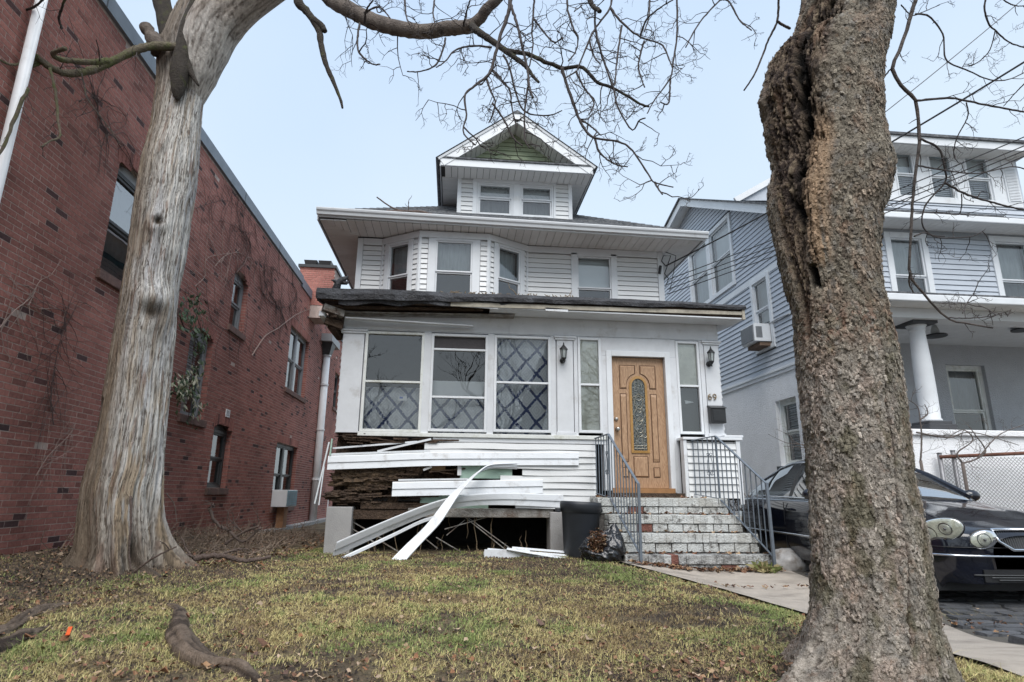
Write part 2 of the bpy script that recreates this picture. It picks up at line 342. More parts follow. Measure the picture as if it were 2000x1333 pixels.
# ------------------------------------------------------------------ windows and siding
def curtain_mesh(F, u0, u1, z0, z1, d, amp=.012, freq=40.0, nu=40):
    mb = MB(); us = np.linspace(u0, u1, nu); k = len(us)
    v = [F.p(u, z0, d + amp * math.sin(freq * u + 2 * math.sin(u * 9))) for u in us] + [F.p(u, z1, d + amp * .7 * math.sin(freq * u + 2 * math.sin(u * 9))) for u in us]
    return mb.add(v, [(i, i + 1, k + i + 1, k + i) for i in range(k - 1)])
BLIND = mat('white_blind', (.74, .76, .78), .6, .06, 3, bump=0)
VEIL = mat('sheer_curtain', (.42, .45, .47), .8, .2, 3, stretch=(8, 8, 1), bump=.05)
DIMCUR = mat('dim_curtain', (.16, .17, .18), .9, .3, 3, stretch=(6, 6, 1), bump=.05)
def window(F, parent, u0, u1, z0, z1, cw=.09, sash=.035, zm=None, proud=.03, deep=.07, frame=None, sill=.05, glass=None, back='blind', upback=None, cwt=None, cwb=None, rec=0.0, label=None, name='window', sm=None, nobar=False):
    """a sash window: casing and sashes as one frame part; its panes, sill and blinds as sub-parts. u0..z1 is the casing's outside."""
    frame = frame or TRIM; glass = glass or GLASS; cwt = cw if cwt is None else cwt; cwb = cw if cwb is None else cwb; mb = MB()
    mb.fb(F, u0, u0 + cw, z0, z1, -rec - .02, proud - rec); mb.fb(F, u1 - cw, u1, z0, z1, -rec - .02, proud - rec)
    mb.fb(F, u0 + cw, u1 - cw, z1 - cwt, z1, -rec - .02, proud - rec + .004); mb.fb(F, u0 + cw, u1 - cw, z0, z0 + cwb, -rec - .02, proud - rec + .004)
    a, b, c, d = u0 + cw, u1 - cw, z0 + cwb, z1 - cwt; zm = zm if zm is not None else (c + d) / 2
    e0, e1 = -rec - deep, -rec + .012
    for zz0, zz1, k in ((zm, d, 0), (c, zm, .022)):
        mb.fb(F, a, a + sash, zz0, zz1, e0 - k, e1 - k); mb.fb(F, b - sash, b, zz0, zz1, e0 - k, e1 - k)
        mb.fb(F, a + sash, b - sash, zz1 - sash * .9, zz1 + .002 * (k == 0), e0 - k - .001, e1 - k - .002); mb.fb(F, a + sash, b - sash, zz0, zz0 + sash * .9, e0 - k - .001, e1 - k - .002)
    o = mb.build(name, frame, parent, bevel=.004, label=label)
    for zz0, zz1, k in ((zm, d, 0), (c, zm, .022)):
        g = -rec - .02 - k
        mb = MB(); mb.add([F.p(a + sash * .8, zz0 + sash * .7, g), F.p(b - sash * .8, zz0 + sash * .7, g), F.p(b - sash * .8, zz1 - sash * .7, g), F.p(a + sash * .8, zz1 - sash * .7, g)], [(0, 1, 2, 3)])
        mb.build('pane', glass, o)
    mb = MB(); mb.fb(F, a - .02, b + .02, c - .02, d + .02, -rec - .55, -rec - .5)
    for q in ((a - .02, a, c, d), (b, b + .02, c, d), (a, b, d, d + .02), (a, b, c - .02, c)): mb.fb(F, *q, -rec - .52, e0 - .03)
    mb.build('room', ROOM, o)
    for kind, zz0, zz1 in ((upback or back, zm, d), (back, c, zm)):
        if kind == 'blind':
            q = MB(); nn = max(3, int((zz1 - zz0) / .045)); h = (zz1 - zz0) / nn
            for t in range(nn): z = zz0 + t * h; q.hexa([F.p(a, z, -rec - .13), F.p(b, z, -rec - .13), F.p(b, z + .003, -rec - .132), F.p(a, z + .003, -rec - .132), F.p(a, z + h * .9, -rec - .165), F.p(b, z + h * .9, -rec - .165), F.p(b, z + h * .93, -rec - .168), F.p(a, z + h * .93, -rec - .168)])
            q.build('blind', BLIND, o)
        elif kind in ('veil', 'dim'): curtain_mesh(F, a, b, zz0, zz1, -rec - .16).build('curtain', VEIL if kind == 'veil' else DIMCUR, o, smooth=True)
        elif kind == 'shade': MB().fb(F, a, b, zz0, zz1, -rec - .15, -rec - .145).build('shade', BLIND, o)
    if sill:
        mb = MB(); mb.fb(F, u0 - .03, u1 + .03, z0 - sill, z0 - .002, -rec - .02, proud + .03); mb.build('sill', sm or frame, o, bevel=.005)
    return o
def backing(F, parent, u0, u1, z0, z1, holes=(), m=None, d0=-.09, d1=-.016, name='wall_backing'):
    ys = sorted({u0, u1} | {q for h in holes for q in h[:2] if u0 < q < u1}); mb = MB()
    for a, b in zip(ys, ys[1:]):
        z = z0
        for h in sorted((h for h in holes if h[0] <= a + 1e-6 and h[1] >= b - 1e-6), key=lambda h: h[2]):
            if h[2] > z: mb.fb(F, a, b, z, min(h[2], z1), d0, d1)
            z = max(z, h[3])
        if z < z1: mb.fb(F, a, b, z, z1, d0, d1)
    return mb.build(name, m or DARKWALL, parent)
def siding(F, parent, m, u0, u1, z0, z1, expo, holes=(), clip=None, lip=.022, name='siding_board', rows=None):
    """lapped boards, each course and each stretch between openings a board of its own"""
    n = int(math.ceil((z1 - z0) / expo - 1e-6))
    for r in range(n):
        za, zb = z0 + r * expo, min(z0 + (r + 1) * expo, z1)
        ca, cb = (u0, u1), (u0, u1)
        if clip: ca, cb = clip(za), clip(zb)
        if ca[1] - ca[0] < .03: continue
        segs = [[ca[0], ca[1], cb[0], cb[1]]]
        for h0, h1, g0, g1 in holes:
            if zb <= g0 + .02 or za >= g1 - .02: continue
            out = []
            for s0, s1, t0, t1 in segs:
                if h0 >= s1 or h1 <= s0: out.append([s0, s1, t0, t1]); continue
                if h0 > s0: out.append([s0, h0, min(t0, h0), h0])
                if h1 < s1: out.append([h1, s1, h1, max(t1, h1)])
            segs = out
        for s0, s1, t0, t1 in segs:
            if s1 - s0 < .02: continue
            a, b = za + .0035, zb - .0035; t0 = max(t0, s0 - .2) ; t1 = max(t1, t0 + .005)
            mb = MB().hexa([F.p(s0, a, lip), F.p(s1, a, lip), F.p(s1, a, -.012), F.p(s0, a, -.012), F.p(t0, b, .003), F.p(t1, b, .003), F.p(t1, b, -.012), F.p(t0, b, -.012)])
            mb.build(name, m, parent)

# ------------------------------------------------------------------ the white house
def white_house():
    H = thing('house', (1.1, 11.0, 0), 'derelict white house with a wooden front door, rotting porch and peeling siding', 'house')
    FP, F2 = Frame((0, 9.2), (1, 0)), Frame((0, 11.2), (1, 0))
    # --- upper storey
    x0, x1, zt = -1.95, 4.12, 5.66
    backing(F2, H, x0, x1, 3.6, zt, [(-1.47, 1.34, 3.5, zt + 1), (2.26, 3.16, 3.92, 5.54)]); mb = MB(); mb.box(x0, x0 + .08, 11.3, 18, .3, zt); mb.box(x1 - .08, x1, 11.3, 18, .3, zt); mb.box(x0, x1, 18, 18.1, 0, zt)
    mb.build('wall_backing', DARKWALL, H)
    FL, FR = Frame((x0, 18), (0, -1)), Frame((x1, 11.2), (0, 1))
    siding(FL, H, WHITE, 0, 6.75, .7, zt - .1, .102); siding(FR, H, WHITE, .05, 6.8, .7, zt - .1, .102)
    siding(F2, H, WHITE, x0 + .09, -1.47, 4.3, zt - .14, .101)
    siding(F2, H, WHITE, 1.36, x1 - .1, 4.3, zt - .14, .101, holes=[(2.24, 3.18, 3, 5.56)])
    for a, b in ((x0 - .02, x0 + .085), (x1 - .095, x1 + .02)): MB().fb(F2, a, b, 4.0, zt, -.03, .028).build('corner_board', TRIM, H, bevel=.004)
    MB().fb(F2, x0 + .09, -1.5, zt - .135, zt, -.02, .03).build('frieze_board', TRIM, H); MB().fb(F2, 1.34, x1 - .1, zt - .135, zt, -.02, .03).build('frieze_board', TRIM, H)
    window(F2, H, 2.24, 3.18, 3.9, 5.56, cw=.125, sash=.03, zm=4.82, upback='shade', back='none', cwt=.07)
    # --- bay
    A, B, Cc, D = (-1.49, 11.2), (-.74, 10.72), (.56, 10.72), (1.36, 11.2)
    for (p, q, kind) in ((A, B, 'l'), (B, Cc, 'c'), (Cc, D, 'r')):
        Fb = Frame(p, (q[0] - p[0], q[1] - p[1])); Lb = math.hypot(q[0] - p[0], q[1] - p[1])
        if kind == 'c': wu0, wu1, gl = .16, Lb - .16, .145
        elif kind == 'l': wu0, wu1, gl = .08, Lb - .14, .10
        else: wu0, wu1, gl = .12, Lb - .08, .10
        MB().fb(Fb, .02, Lb - .02, 4.0, zt, -.06, -.014).build('wall_backing', DARKWALL, H) if False else None
        MB().fb(Fb, 0, wu0 + .02, 4.0, zt, -.06, -.013).fb(Fb, wu1 - .02, Lb, 4.0, zt, -.06, -.013).build('wall_backing', DARKWALL, H)
        siding(Fb, H, WHITE, .025, wu0 - .005, 4.2, zt - .13, .101); siding(Fb, H, WHITE, wu1 + .005, Lb - .025, 4.2, zt - .13, .101)
        MB().fb(Fb, -.005, Lb + .005, zt - .128, zt, -.05, .035).build('frieze_board', TRIM, H, bevel=.004)
        window(Fb, H, wu0, wu1, 4.0, zt - .13, cw=gl, sash=.032, zm=4.86 if kind == 'c' else 4.83, upback='veil', back='none', cwt=.05, sill=0, proud=.022)
        for u in (.012, Lb - .012): MB().fb(Fb, u - .02, u + .02, 4.0, zt + (.004 if kind == 'c' else 0), -.02, .03 if kind == 'c' else .026).build('corner_board', TRIM, H)
    # --- eaves: soffit panels, gutter, fascia, roof
    ex0, ex1, ey = -2.58, 4.74, 10.4; tilt = lambda x: .05 - .1 * (x - ex0) / (ex1 - ex0)
    r = random.Random(2)
    MB().box(ex0 + .02, ex1 - .02, ey + .06, 18.4, zt + .035, zt + .06).build('soffit_backing', DARKWALL, H)
    x = ex0 + .5
    while x < ex1 - .45:
        MB().box(x + .004, x + .146, ey + .05, 11.17, zt + .012 + tilt(x) * .3, zt + .03 + tilt(x) * .3).build('soffit_panel', SOFF, H); x += .15
    for sx, (a, b) in ((-1, (ex0 + .03, x0 - .03)), (1, (x1 + .03, ex1 - .03))):
        y = 11.0
        while y < 18:
            MB().box(a, b, y + .004, y + .146, zt + .011, zt + .029).build('soffit_panel', SOFF, H); y += .15
    for sx in (-1, 1):   # mitred corners
        xa = ex0 + .03 if sx < 0 else ex1 - .03
        for k in range(4):
            t0, t1 = k / 4 + .008, (k + 1) / 4 - .008; inn = .47 if sx < 0 else -.42
            MB().prism([(xa + inn * t0, ey + .05, zt + .010), (xa + inn * t1, ey + .05, zt + .010), (xa + inn * t1, ey + .05 + .55 * t1, zt + .010), (xa + inn * t0, ey + .05 + .55 * t0, zt + .010)], (0, 0, .018)).build('soffit_panel', SOFF, H)
            MB().prism([(xa, ey + .05 + .55 * t0, zt + .009), (xa, ey + .05 + .55 * t1, zt + .009), (xa + inn * t1, ey + .05 + .55 * t1, zt + .009), (xa + inn * t0, ey + .05 + .55 * t0, zt + .009)], (0, 0, .018)).build('soffit_panel', SOFF, H)
    def gutter(pts_, h=.115, dpt=.11, outn=(0, -1, 0), name='gutter'):
        mb = MB(); n_ = np.array(outn, float)
        prof = [(0, 0), (.055, 0), (.07, .045), (.095, .07), (.105, .1), (.105, .115), (.09, .115), (0, .115)]
        v = []
        for p in pts_:
            for d, z in prof: v.append(np.asarray(p, float) + n_ * d + np.array([0, 0, z]))
        k = len(prof); f = [(i * k + j, i * k + (j + 1) % k, (i + 1) * k + (j + 1) % k, (i + 1) * k + j) for i in range(len(pts_) - 1) for j in range(k)]
        f += [tuple(range(k)), tuple(range((len(pts_) - 1) * k, len(pts_) * k))[::-1]]
        return mb.add(v, f).build(name, TRIM, H)
    gutter([(x, ey, zt + .03 + tilt(x)) for x in np.linspace(ex0 - .02, ex1 + .02, 14)])
    MB().hexa([(ex0, ey + .002, zt + .0 + .05), (ex1, ey + .002, zt - .05), (ex1, ey + .03, zt - .05), (ex0, ey + .03, zt + .05), (ex0, ey + .002, zt + .2), (ex1, ey + .002, zt + .1), (ex1, ey + .03, zt + .1), (ex0, ey + .03, zt + .2)]).build('fascia_board', TRIM, H)
    for xx, s in ((ex0, -1), (ex1, 1)): MB().box(min(xx, xx + s * .022), max(xx, xx + s * .022), ey + .03, 18.4, zt + .002, zt + .13).build('fascia_board', TRIM, H)
    pit = .60; zr = zt + .14; cx = (ex0 + ex1) / 2; hw = (ex1 - ex0) / 2 + .03; ry = ey + hw; rzz = zr + hw * pit
    P0, P1, P2, P3 = (ex0 - .03, ey - .03, zr + .02), (ex1 + .03, ey - .03, zr - .05), (ex1 + .03, 18.5, zr - .02), (ex0 - .03, 18.5, zr + .02); R0, R1 = (cx, ry, rzz), (cx, 18.5 - hw * .6, rzz)
    mb = MB(); mb.add([P0, P1, P2, P3, R0, R1], [(0, 1, 4), (1, 2, 5, 4), (2, 3, 5), (3, 0, 4, 5), (0, 3, 2, 1)]); mb.build('roof', SHING, H)
    mb = MB(); k = 0
    for row in range(26):   # front hip: rows of shingle tabs
        t0 = row * .135; t1 = t0 + .16; yy0, yy1 = ey - .04 + t0 * .857, ey - .04 + t1 * .857
        a0, a1 = ex0 - .03 + t0 * .857, ex1 + .03 - t0 * .857; x = a0 - r.random() * .2
        while x < a1:
            wv = .3; c0, c1 = max(x + .004, a0), min(x + wv - .004, a1)
            if c1 - c0 > .03:
                lift = r.uniform(.012, .022); z_ = lambda xx, yy: zr + (yy - ey + .03) * pit - .0 + .02 - .07 * (xx - ex0) / (ex1 - ex0) + .0
                mb.hexa([(c0, yy0, z_(c0, yy0) + .001), (c1, yy0, z_(c1, yy0) + .001), (c1, yy1, z_(c1, yy1) - .01), (c0, yy1, z_(c0, yy1) - .01), (c0, yy0, z_(c0, yy0) + lift), (c1, yy0, z_(c1, yy0) + lift), (c1, yy1, z_(c1, yy1) + .004), (c0, yy1, z_(c0, yy1) + .004)])
            x += wv
    mb.build('shingles', SHING, H, kind='stuff')
    # --- dormer
    FD = Frame((0, 11.4), (1, 0)); dx0, dx1, dz0, dz1 = -.06, 2.31, 6.27, 7.2
    backing(FD, H, dx0, dx1, dz0 - .1, dz1 + .2, [(.33, 1.08, 6.39, 7.12), (1.22, 1.93, 6.39, 7.12)]); MB().box(dx0, dx0 + .05, 11.5, 14.5, dz0 - .1, dz1).box(dx1 - .05, dx1, 11.5, 14.5, dz0 - .1, dz1).box(dx0 + .05, dx1 - .05, 14.4, 14.5, dz0 - .1, dz1).build('dormer_wall', DARKWALL, H)
    siding(FD, H, WHITE, dx0 + .06, .24, dz0, dz1, .101); siding(FD, H, WHITE, 1.98, dx1 - .06, dz0, dz1, .101)
    for q, s in ((dx0, 1), (dx1, -1)): siding(Frame((q, 11.42), (0, 1)) if s < 0 else Frame((q, 14.4), (0, -1)), H, WHITE, 0, 2.9, dz0 - .1, dz1, .101)
    for a, b in ((dx0 - .015, dx0 + .065), (dx1 - .065, dx1 + .015)): MB().fb(FD, a, b, dz0 - .02, dz1, -.02, .03).build('corner_board', TRIM, H)
    MB().fb(FD, .24, 1.98, 7.12, 7.2, -.015, .034).fb(FD, .24, 1.98, 6.3, 6.39, -.015, .036).fb(FD, .24, .33, 6.39, 7.12, -.015, .03).fb(FD, 1.08, 1.22, 6.39, 7.12, -.015, .03).fb(FD, 1.93, 1.98, 6.39, 7.12, -.015, .03).build('window_casing', TRIM, H, bevel=.004)
    for a, b in ((.332, 1.078), (1.222, 1.928)):
        wo = window(FD, H, a, b, 6.392, 7.118, cw=.035, sash=.035, zm=6.78, sill=0, proud=.02, upback='shade', back='dim')
        lt = MB()
        for k in range(-8, 12):
            for s in (1, -1):
                p0 = np.array([a + .1 + k * .11, 6.8]); p1 = p0 + np.array([.27 * s, .27]) 
                t0 = 0; q0, q1 = p0.copy(), p1.copy()
                lo, hi = a + .07, b - .07
                def cl(pa, pb):
                    t_lo, t_hi = 0., 1.; d = pb[0] - pa[0]
                    for bound, sg in ((lo, 1), (hi, -1)):
                        tt = (bound - pa[0]) / d
                        if sg * d > 0: t_lo = max(t_lo, tt)
                        else: t_hi = min(t_hi, tt)
                    return (None if t_hi - t_lo < .05 else (pa + (pb - pa) * t_lo, pa + (pb - pa) * t_hi))
                cc_ = cl(p0, p1)
                if cc_: lt.obox(FD.p(*cc_[0], -.03), FD.p(*cc_[1], -.03), .006, .006, up=(0, 1, .01))
        lt.build('diamond_muntin', TRIM, wo)
    py = 10.9; a0, a1, zb, za, axx = -.42, 2.66, 7.18, 8.46, 1.1
    # soffit of the dormer, front and both sides, panel by panel
    MB().box(a0 + .02, a1 - .02, py + .04, 14.5, zb + .03, zb + .05).build('soffit_backing', DARKWALL, H)
    x = a0 + .08
    while x < a1 - .1: MB().box(x + .004, x + .126, py + .05, 11.38, zb + .008, zb + .026).build('soffit_panel', SOFF, H); x += .13
    for a, b in ((a0 + .02, dx0 - .02), (dx1 + .02, a1 - .02)):
        y = 11.385
        while y < 14: MB().box(a, b, y + .004, y + .126, zb + .008, zb + .026).build('soffit_panel', SOFF, H); y += .13
    MB().box(a0, a1, py - .01, py + .045, zb + .002, zb + .155).build('cornice_board', TRIM, H, bevel=.006)
    for xx, s in ((a0, -1), (a1, 1)): MB().box(min(xx, xx + s * .02), max(xx, xx + s * .02), py + .02, 14.4, zb + .004, zb + .15).build('fascia_board', TRIM, H)
    MB().prism([(a0 - .02, py - .035, zb + .157), (a1 + .02, py - .035, zb + .157), (a1 + .02, py + .56, zb + .2), (a0 - .02, py + .56, zb + .2)], (0, 0, .03)).build('pediment_ledge', SHING, H)
    FPd = Frame((0, py + .46), (1, 0)); gz0 = zb + .19; sl = (za - zb - .15) / (axx - a0)
    MB().prism([(a0 + .3, py + .49, gz0), (a1 - .3, py + .49, gz0), (axx, py + .49, za - .12)], (0, .06, 0)).build('gable_wall', DARKWALL, H)
    siding(FPd, H, mat('green_clapboard', (.32, .37, .25), .75, .12, 6, bump=.05, objrand=.06), a0, a1, gz0, za - .15, .1, clip=lambda z: (a0 + .3 + max(0, (z - gz0)) / sl, a1 - .3 - max(0, (z - gz0)) / sl))
    for s in (-1, 1):
        e = a0 if s < 0 else a1; base = np.array([e, py, zb + .155]); top = np.array([axx, py, za]); d = (top - base); nrm = np.array([-d[2] * -s, 0, abs(d[0])]); nrm = np.array([s * abs(d[2]), 0, abs(d[0])]); nrm /= np.linalg.norm(nrm)
        q = lambda t, off, yy: base + d * t + nrm * off + np.array([0, yy, 0])
        MB().hexa([q(-.02, -.17, -.02), q(1.0, -.17, -.02), q(1.0, -.17, .02), q(-.02, -.17, .02), q(-.02, -.015, -.02), q(1.0, -.015, -.02), q(1.0, -.015, .02), q(-.02, -.015, .02)]).build('rake_board', TRIM, H)
        MB().hexa([q(-.03, -.012, -.035), q(1.0, -.012, -.035), q(1.0, -.012, .0), q(-.03, -.012, .0), q(-.03, .03, -.045), q(1.0, .03, -.045), q(1.0, .03, .0), q(-.03, .03, .0)]).build('rake_moulding', TRIM, H)
        MB().hexa([q(-.05, .008, .001), q(1.0, .008, .001), q(1.0, .008, 4.2), q(-.05, .008, 4.2), q(-.05, .05, -.06), q(1.005, .05, -.06), q(1.005, .05, 4.2), q(-.05, .05, 4.2)]).build('dormer_roof', SHING, H)
        for k in range(15):
            t0, t1 = k / 15 + .004, (k + 1) / 15 - .003
            MB().hexa([q(t0, -.15, .022), q(t1, -.15, .022), q(t1, -.15, .48), q(t0, -.15, .48), q(t0, -.135, .022), q(t1, -.135, .022), q(t1, -.135, .48), q(t0, -.135, .48)]).build('soffit_panel', SOFF, H)
    MB().box(axx - .06, axx + .06, py - .045, py + .02, za - .17, za + .03).build('rake_peak', TRIM, H); MB().hexa([(axx - .09, py - .062, za - .02), (axx + .09, py - .062, za - .02), (axx + .09, 15, za - .02), (axx - .09, 15, za - .02), (axx - .005, py - .062, za + .058), (axx + .005, py - .062, za + .058), (axx + .005, 15, za + .058), (axx - .005, 15, za + .058)]).build('ridge_cap', SHING, H)
    # --- porch: ceiling and roof
    ry0, rx0, rx1 = 8.76, -2.07, 4.53
    mb = MB(); mb.hexa([(rx0 + .05, ry0 + .05, 3.62), (rx1 - .05, ry0 + .05, 3.60), (rx1 - .05, 11.18, 3.9), (rx0 + .05, 11.18, 3.9), (rx0 + .05, ry0 + .05, 3.74), (rx1 - .05, ry0 + .05, 3.72), (rx1 - .05, 11.18, 4.3), (rx0 + .05, 11.18, 4.3)]); mb.build('porch_roof_deck', WOODROT, H)
    mb = MB(); xs = np.linspace(rx0 - .02, rx1 + .03, 90); v = []
    top = 3.80 + .012 * fbm(xs * 2, xs * 0, xs * 0, 5) - .02 * sstep(3.5, 4.5, xs); bot = top - .115 - .018 * fbm(xs * 3, xs * 0, xs * 0 + 4, 6) - .05 * sstep(.9, -1.0, xs) + .035 * sstep(2.5, 4.4, xs); yy = ry0 + .02 * fbm(xs * 2.5, xs * 0, xs * 0, 8)
    for i, x in enumerate(xs):
        v += [(x, ry0 + .6, top[i] + .16), (x, yy[i], top[i]), (x, yy[i] - .025 - .008 * math.sin(x * 11), (top[i] + bot[i]) / 2), (x, yy[i] - .012, bot[i]), (x, yy[i] + .02, bot[i] + .004), (x, ry0 + .45, 3.70)]
    k = 6; mb.add(v, [(i * k + j, i * k + j + 1, (i + 1) * k + j + 1, (i + 1) * k + j) for i in range(len(xs) - 1) for j in range(k - 1)] + [tuple(range(6))[::-1], tuple(range((len(xs) - 1) * k, len(xs) * k))]); mb.build('roofing_felt', FELT, H, label='black sagging roofing felt wrapped over the porch edge')
    mb = MB(); xs = np.linspace(rx0 + .3, 1.05, 40)          # torn second layer hanging under the left half
    v = []
    for i, x in enumerate(xs):
        t = i / 39; zt_ = 3.70 - .03 * t; zb_ = 3.56 + .09 * t + .02 * math.sin(x * 9); v += [(x, ry0 + .02, zt_), (x, ry0 + .035 + .02 * math.sin(x * 6), zb_), (x, ry0 + .06, zb_ + .003), (x, ry0 + .2, zt_)]
    mb.add(v, [(i * 4 + j, i * 4 + (j + 1) % 4, (i + 1) * 4 + (j + 1) % 4, (i + 1) * 4 + j) for i in range(39) for j in range(4)]); mb.build('torn_felt', FELT, H)
    # ends of the roof and the soffits below
    MB().hexa([(rx0 - .01, ry0 + .02, 3.60), (rx0 + .03, ry0 + .02, 3.60), (rx0 + .03, 11.15, 3.95), (rx0 - .01, 11.15, 3.95), (rx0 - .01, ry0 + .02, 3.8), (rx0 + .03, ry0 + .02, 3.8), (rx0 + .03, 11.15, 4.4), (rx0 - .01, 11.15, 4.4)]).build('roof_end_board', FELT, H)
    MB().hexa([(rx1 - .03, ry0 + .01, 3.55), (rx1 + .015, ry0 + .01, 3.55), (rx1 + .015, 11.15, 3.9), (rx1 - .03, 11.15, 3.9), (rx1 - .03, ry0 + .01, 3.72), (rx1 + .015, ry0 + .01, 3.72), (rx1 + .015, 11.15, 4.3), (rx1 - .03, 11.15, 4.3)]).build('roof_end_board', CREAM, H)
    MB().hexa([(.5, ry0 + .04, 3.585), (rx1, ry0 + .04, 3.56), (rx1, 9.19, 3.56), (.5, 9.19, 3.585), (.5, ry0 + .04, 3.605), (rx1, ry0 + .04, 3.58), (rx1, 9.19, 3.58), (.5, 9.19, 3.605)]).build('porch_soffit', PAINT, H)
    MB().hexa([(4.275, 9.19, 3.56), (rx1, 9.19, 3.56), (rx1, 11.1, 3.7), (4.275, 11.1, 3.7), (4.275, 9.19, 3.58), (rx1, 9.19, 3.58), (rx1, 11.1, 3.72), (4.275, 11.1, 3.72)]).build('porch_soffit', PAINT, H)
    MB().hexa([(-.1, ry0 + .02, 3.59), (rx1 + .01, ry0 + .02, 3.625), (rx1 + .01, ry0 + .045, 3.625), (-.1, ry0 + .045, 3.62), (-.1, ry0 + .02, 3.66), (rx1 + .01, ry0 + .02, 3.68), (rx1 + .01, ry0 + .045, 3.68), (-.1, ry0 + .045, 3.66)]).build('fascia_board', CREAM, H)
    for i, (a, b, wv, hh, M_) in enumerate((((-1.95, 8.95, 3.55), (.4, 9.05, 3.62), .14, .03, WOODROT), ((-1.9, 9.1, 3.5), (.9, 9.12, 3.56), .2, .02, WOODGREY), ((-1.68, 9.02, 3.41), (.25, 9.1, 3.37), .10, .018, PAINT), ((-1.95, 9.3, 3.5), (-1.95, 10.9, 3.6), .12, .1, WOODROT), ((-1.85, 8.9, 3.45), (-1.75, 9.5, 3.5), .1, .12, WOODROT), ((-2.0, 8.86, 3.52), (-1.72, 9.0, 3.46), .12, .1, WOODGREY), ((-1.98, 9.0, 3.36), (-1.74, 9.1, 3.3), .09, .11, WOODROT), ((-1.9, 9.05, 3.30), (-1.80, 9.35, 3.18), .1, .09, WOODROT), ((-2.02, 8.9, 3.44), (-1.96, 9.3, 3.36), .08, .08, PAINT))): MB().obox(a, b, wv, hh).build('broken_board', M_, H)
    for a, b in (((.05, 8.80, 3.62), (.62, 8.80, 3.60)), ((1.35, 8.79, 3.60), (1.7, 8.79, 3.59))): MB().obox(a, b, .02, .05).build('broken_board', PAINT, H)
    # twig-like flap of felt standing on the roof corner
    mb = MB(); mb.tube([(-1.85, 8.95, 3.82), (-1.82, 8.95, 3.95), (-1.76, 8.95, 4.0), (-1.68, 8.95, 4.06)], [.07, .05, .055, .01], 7); mb.tube([(-1.82, 8.95, 3.93), (-1.88, 8.93, 3.97), (-1.93, 8.92, 3.98)], [.04, .025, .006], 6); mb.tube([(-1.78, 8.95, 3.96), (-1.7, 8.95, 3.95), (-1.66, 8.95, 3.97)], [.04, .03, .008], 6); mb.build('torn_flap', FELT, H, smooth=True)
    # --- porch front wall
    mb = MB(); mb.fb(FP, -1.74, 4.25, 3.285, 3.585, -.08, -.006); mb.build('frieze', PAINT, H)
    MB().fb(FP, .83, 4.26, 3.30, 3.44, -.02, .008).build('frieze_board', PAINT, H); MB().fb(FP, -1.72, .82, 3.30, 3.36, -.02, .004).build('frieze_board', PAINT, H)
    for q in ((-1.4, -1.36, 1.7, 0), (-.5, -.38, 1.7, .012), (.5, .6, 1.7, .012), (1.49, 1.57, 1.7, .012), (1.86, 1.92, 1.7, .012), (3.93, 4.0, 1.7, .012), (1.572, 1.858, 1.7, -.03), (4.002, 4.24, .9, -.03)): MB().fb(FP, q[0], q[1], q[2], 3.285, -.09, q[3]).build('wall_post', PAINT, H, bevel=.004)
    for a, b, z0_ in ((-1.735, -1.41, 1.70), (1.59, 1.85, 1.72), (4.01, 4.25, 1.74)):
        MB().fb(FP, a, b, z0_, 3.22, -.05, .012).build('pilaster', PAINT, H, bevel=.006)
        MB().fb(FP, a - .03, b + .03, 3.22, 3.25, -.03, .035).fb(FP, a - .045, b + .045, 3.252, 3.284, -.03, .05).build('pilaster_cap', PAINT, H, bevel=.006)
        if a > 1: MB().fb(FP, a - .02, b + .02, z0_ - .002, z0_ + .045, -.03, .03).build('pilaster_base', PAINT, H, bevel=.004)
    # the three big windows and two sidelights
    OLD = mat('mossy_window_frame', (.66, .68, .66), .6, .1, 4, bump=.05, dirt=((.20, .20, .08), 3.5, .52, .72, .6))
    CURT = curtain_material(); MESHY = mat('dark_screen', (.05, .045, .048), .7, .2, 30)
    def big(u0, u1, z0, z1, bars, frame, first=False):
        cw = .04; o_ = MB()
        o_.fb(FP, u0, u0 + cw, z0, z1, -.06, .022).fb(FP, u1 - cw, u1, z0, z1, -.06, .022).fb(FP, u0 + cw, u1 - cw, z1 - cw, z1, -.06, .024).fb(FP, u0 + cw, u1 - cw, z0, z0 + cw, -.06, .024)
        for b in bars: o_.fb(FP, u0 + cw, u1 - cw, b - .016, b + .016, -.05, .016)
        return o_.build('window', frame, H, bevel=.004)
    def pane(o_, u0, u1, z0, z1, d=-.03, g=GLASSD): MB().add([FP.p(u0, z0, d), FP.p(u1, z0, d), FP.p(u1, z1, d), FP.p(u0, z1, d)], [(0, 1, 2, 3)]).build('pane', g, o_)
    w1 = big(-1.39, -.49, 1.72, 3.265, [2.48], OLD); pane(w1, -1.36, -.52, 1.75, 2.48); pane(w1, -1.36, -.52, 2.48, 3.24, -.026)
    curtain_mesh(FP, -1.36, -.52, 1.70, 2.42, -.16, .015, 30).build('curtain', CURT, w1, smooth=True)
    MB().fb(FP, -.85, -.72, 2.2, 2.27, -.036, -.034).build('notice', mat('white_paper', (.75, .76, .78), .8, .05), w1); MB().fb(FP, -.83, -.78, 2.23, 2.26, -.0335, -.0325).build('notice_print', mat('blue_print', (.12, .2, .5), .8, .2), w1)
    w2 = big(-.38, .50, 1.74, 3.262, [2.265, 3.012], TRIM); pane(w2, -.35, .47, 1.77, 2.265); pane(w2, -.35, .47, 2.265, 3.01, -.026)
    MB().fb(FP, -.35, .47, 3.025, 3.225, -.03, -.026).build('screen', MESHY, w2); curtain_mesh(FP, -.35, .47, 1.72, 2.30, -.16, .015, 30).build('curtain', CURT, w2, smooth=True)
    MB().fb(FP, -.35, .47, 2.26, 2.55, -.20, -.195).build('blind', BLIND, w2)
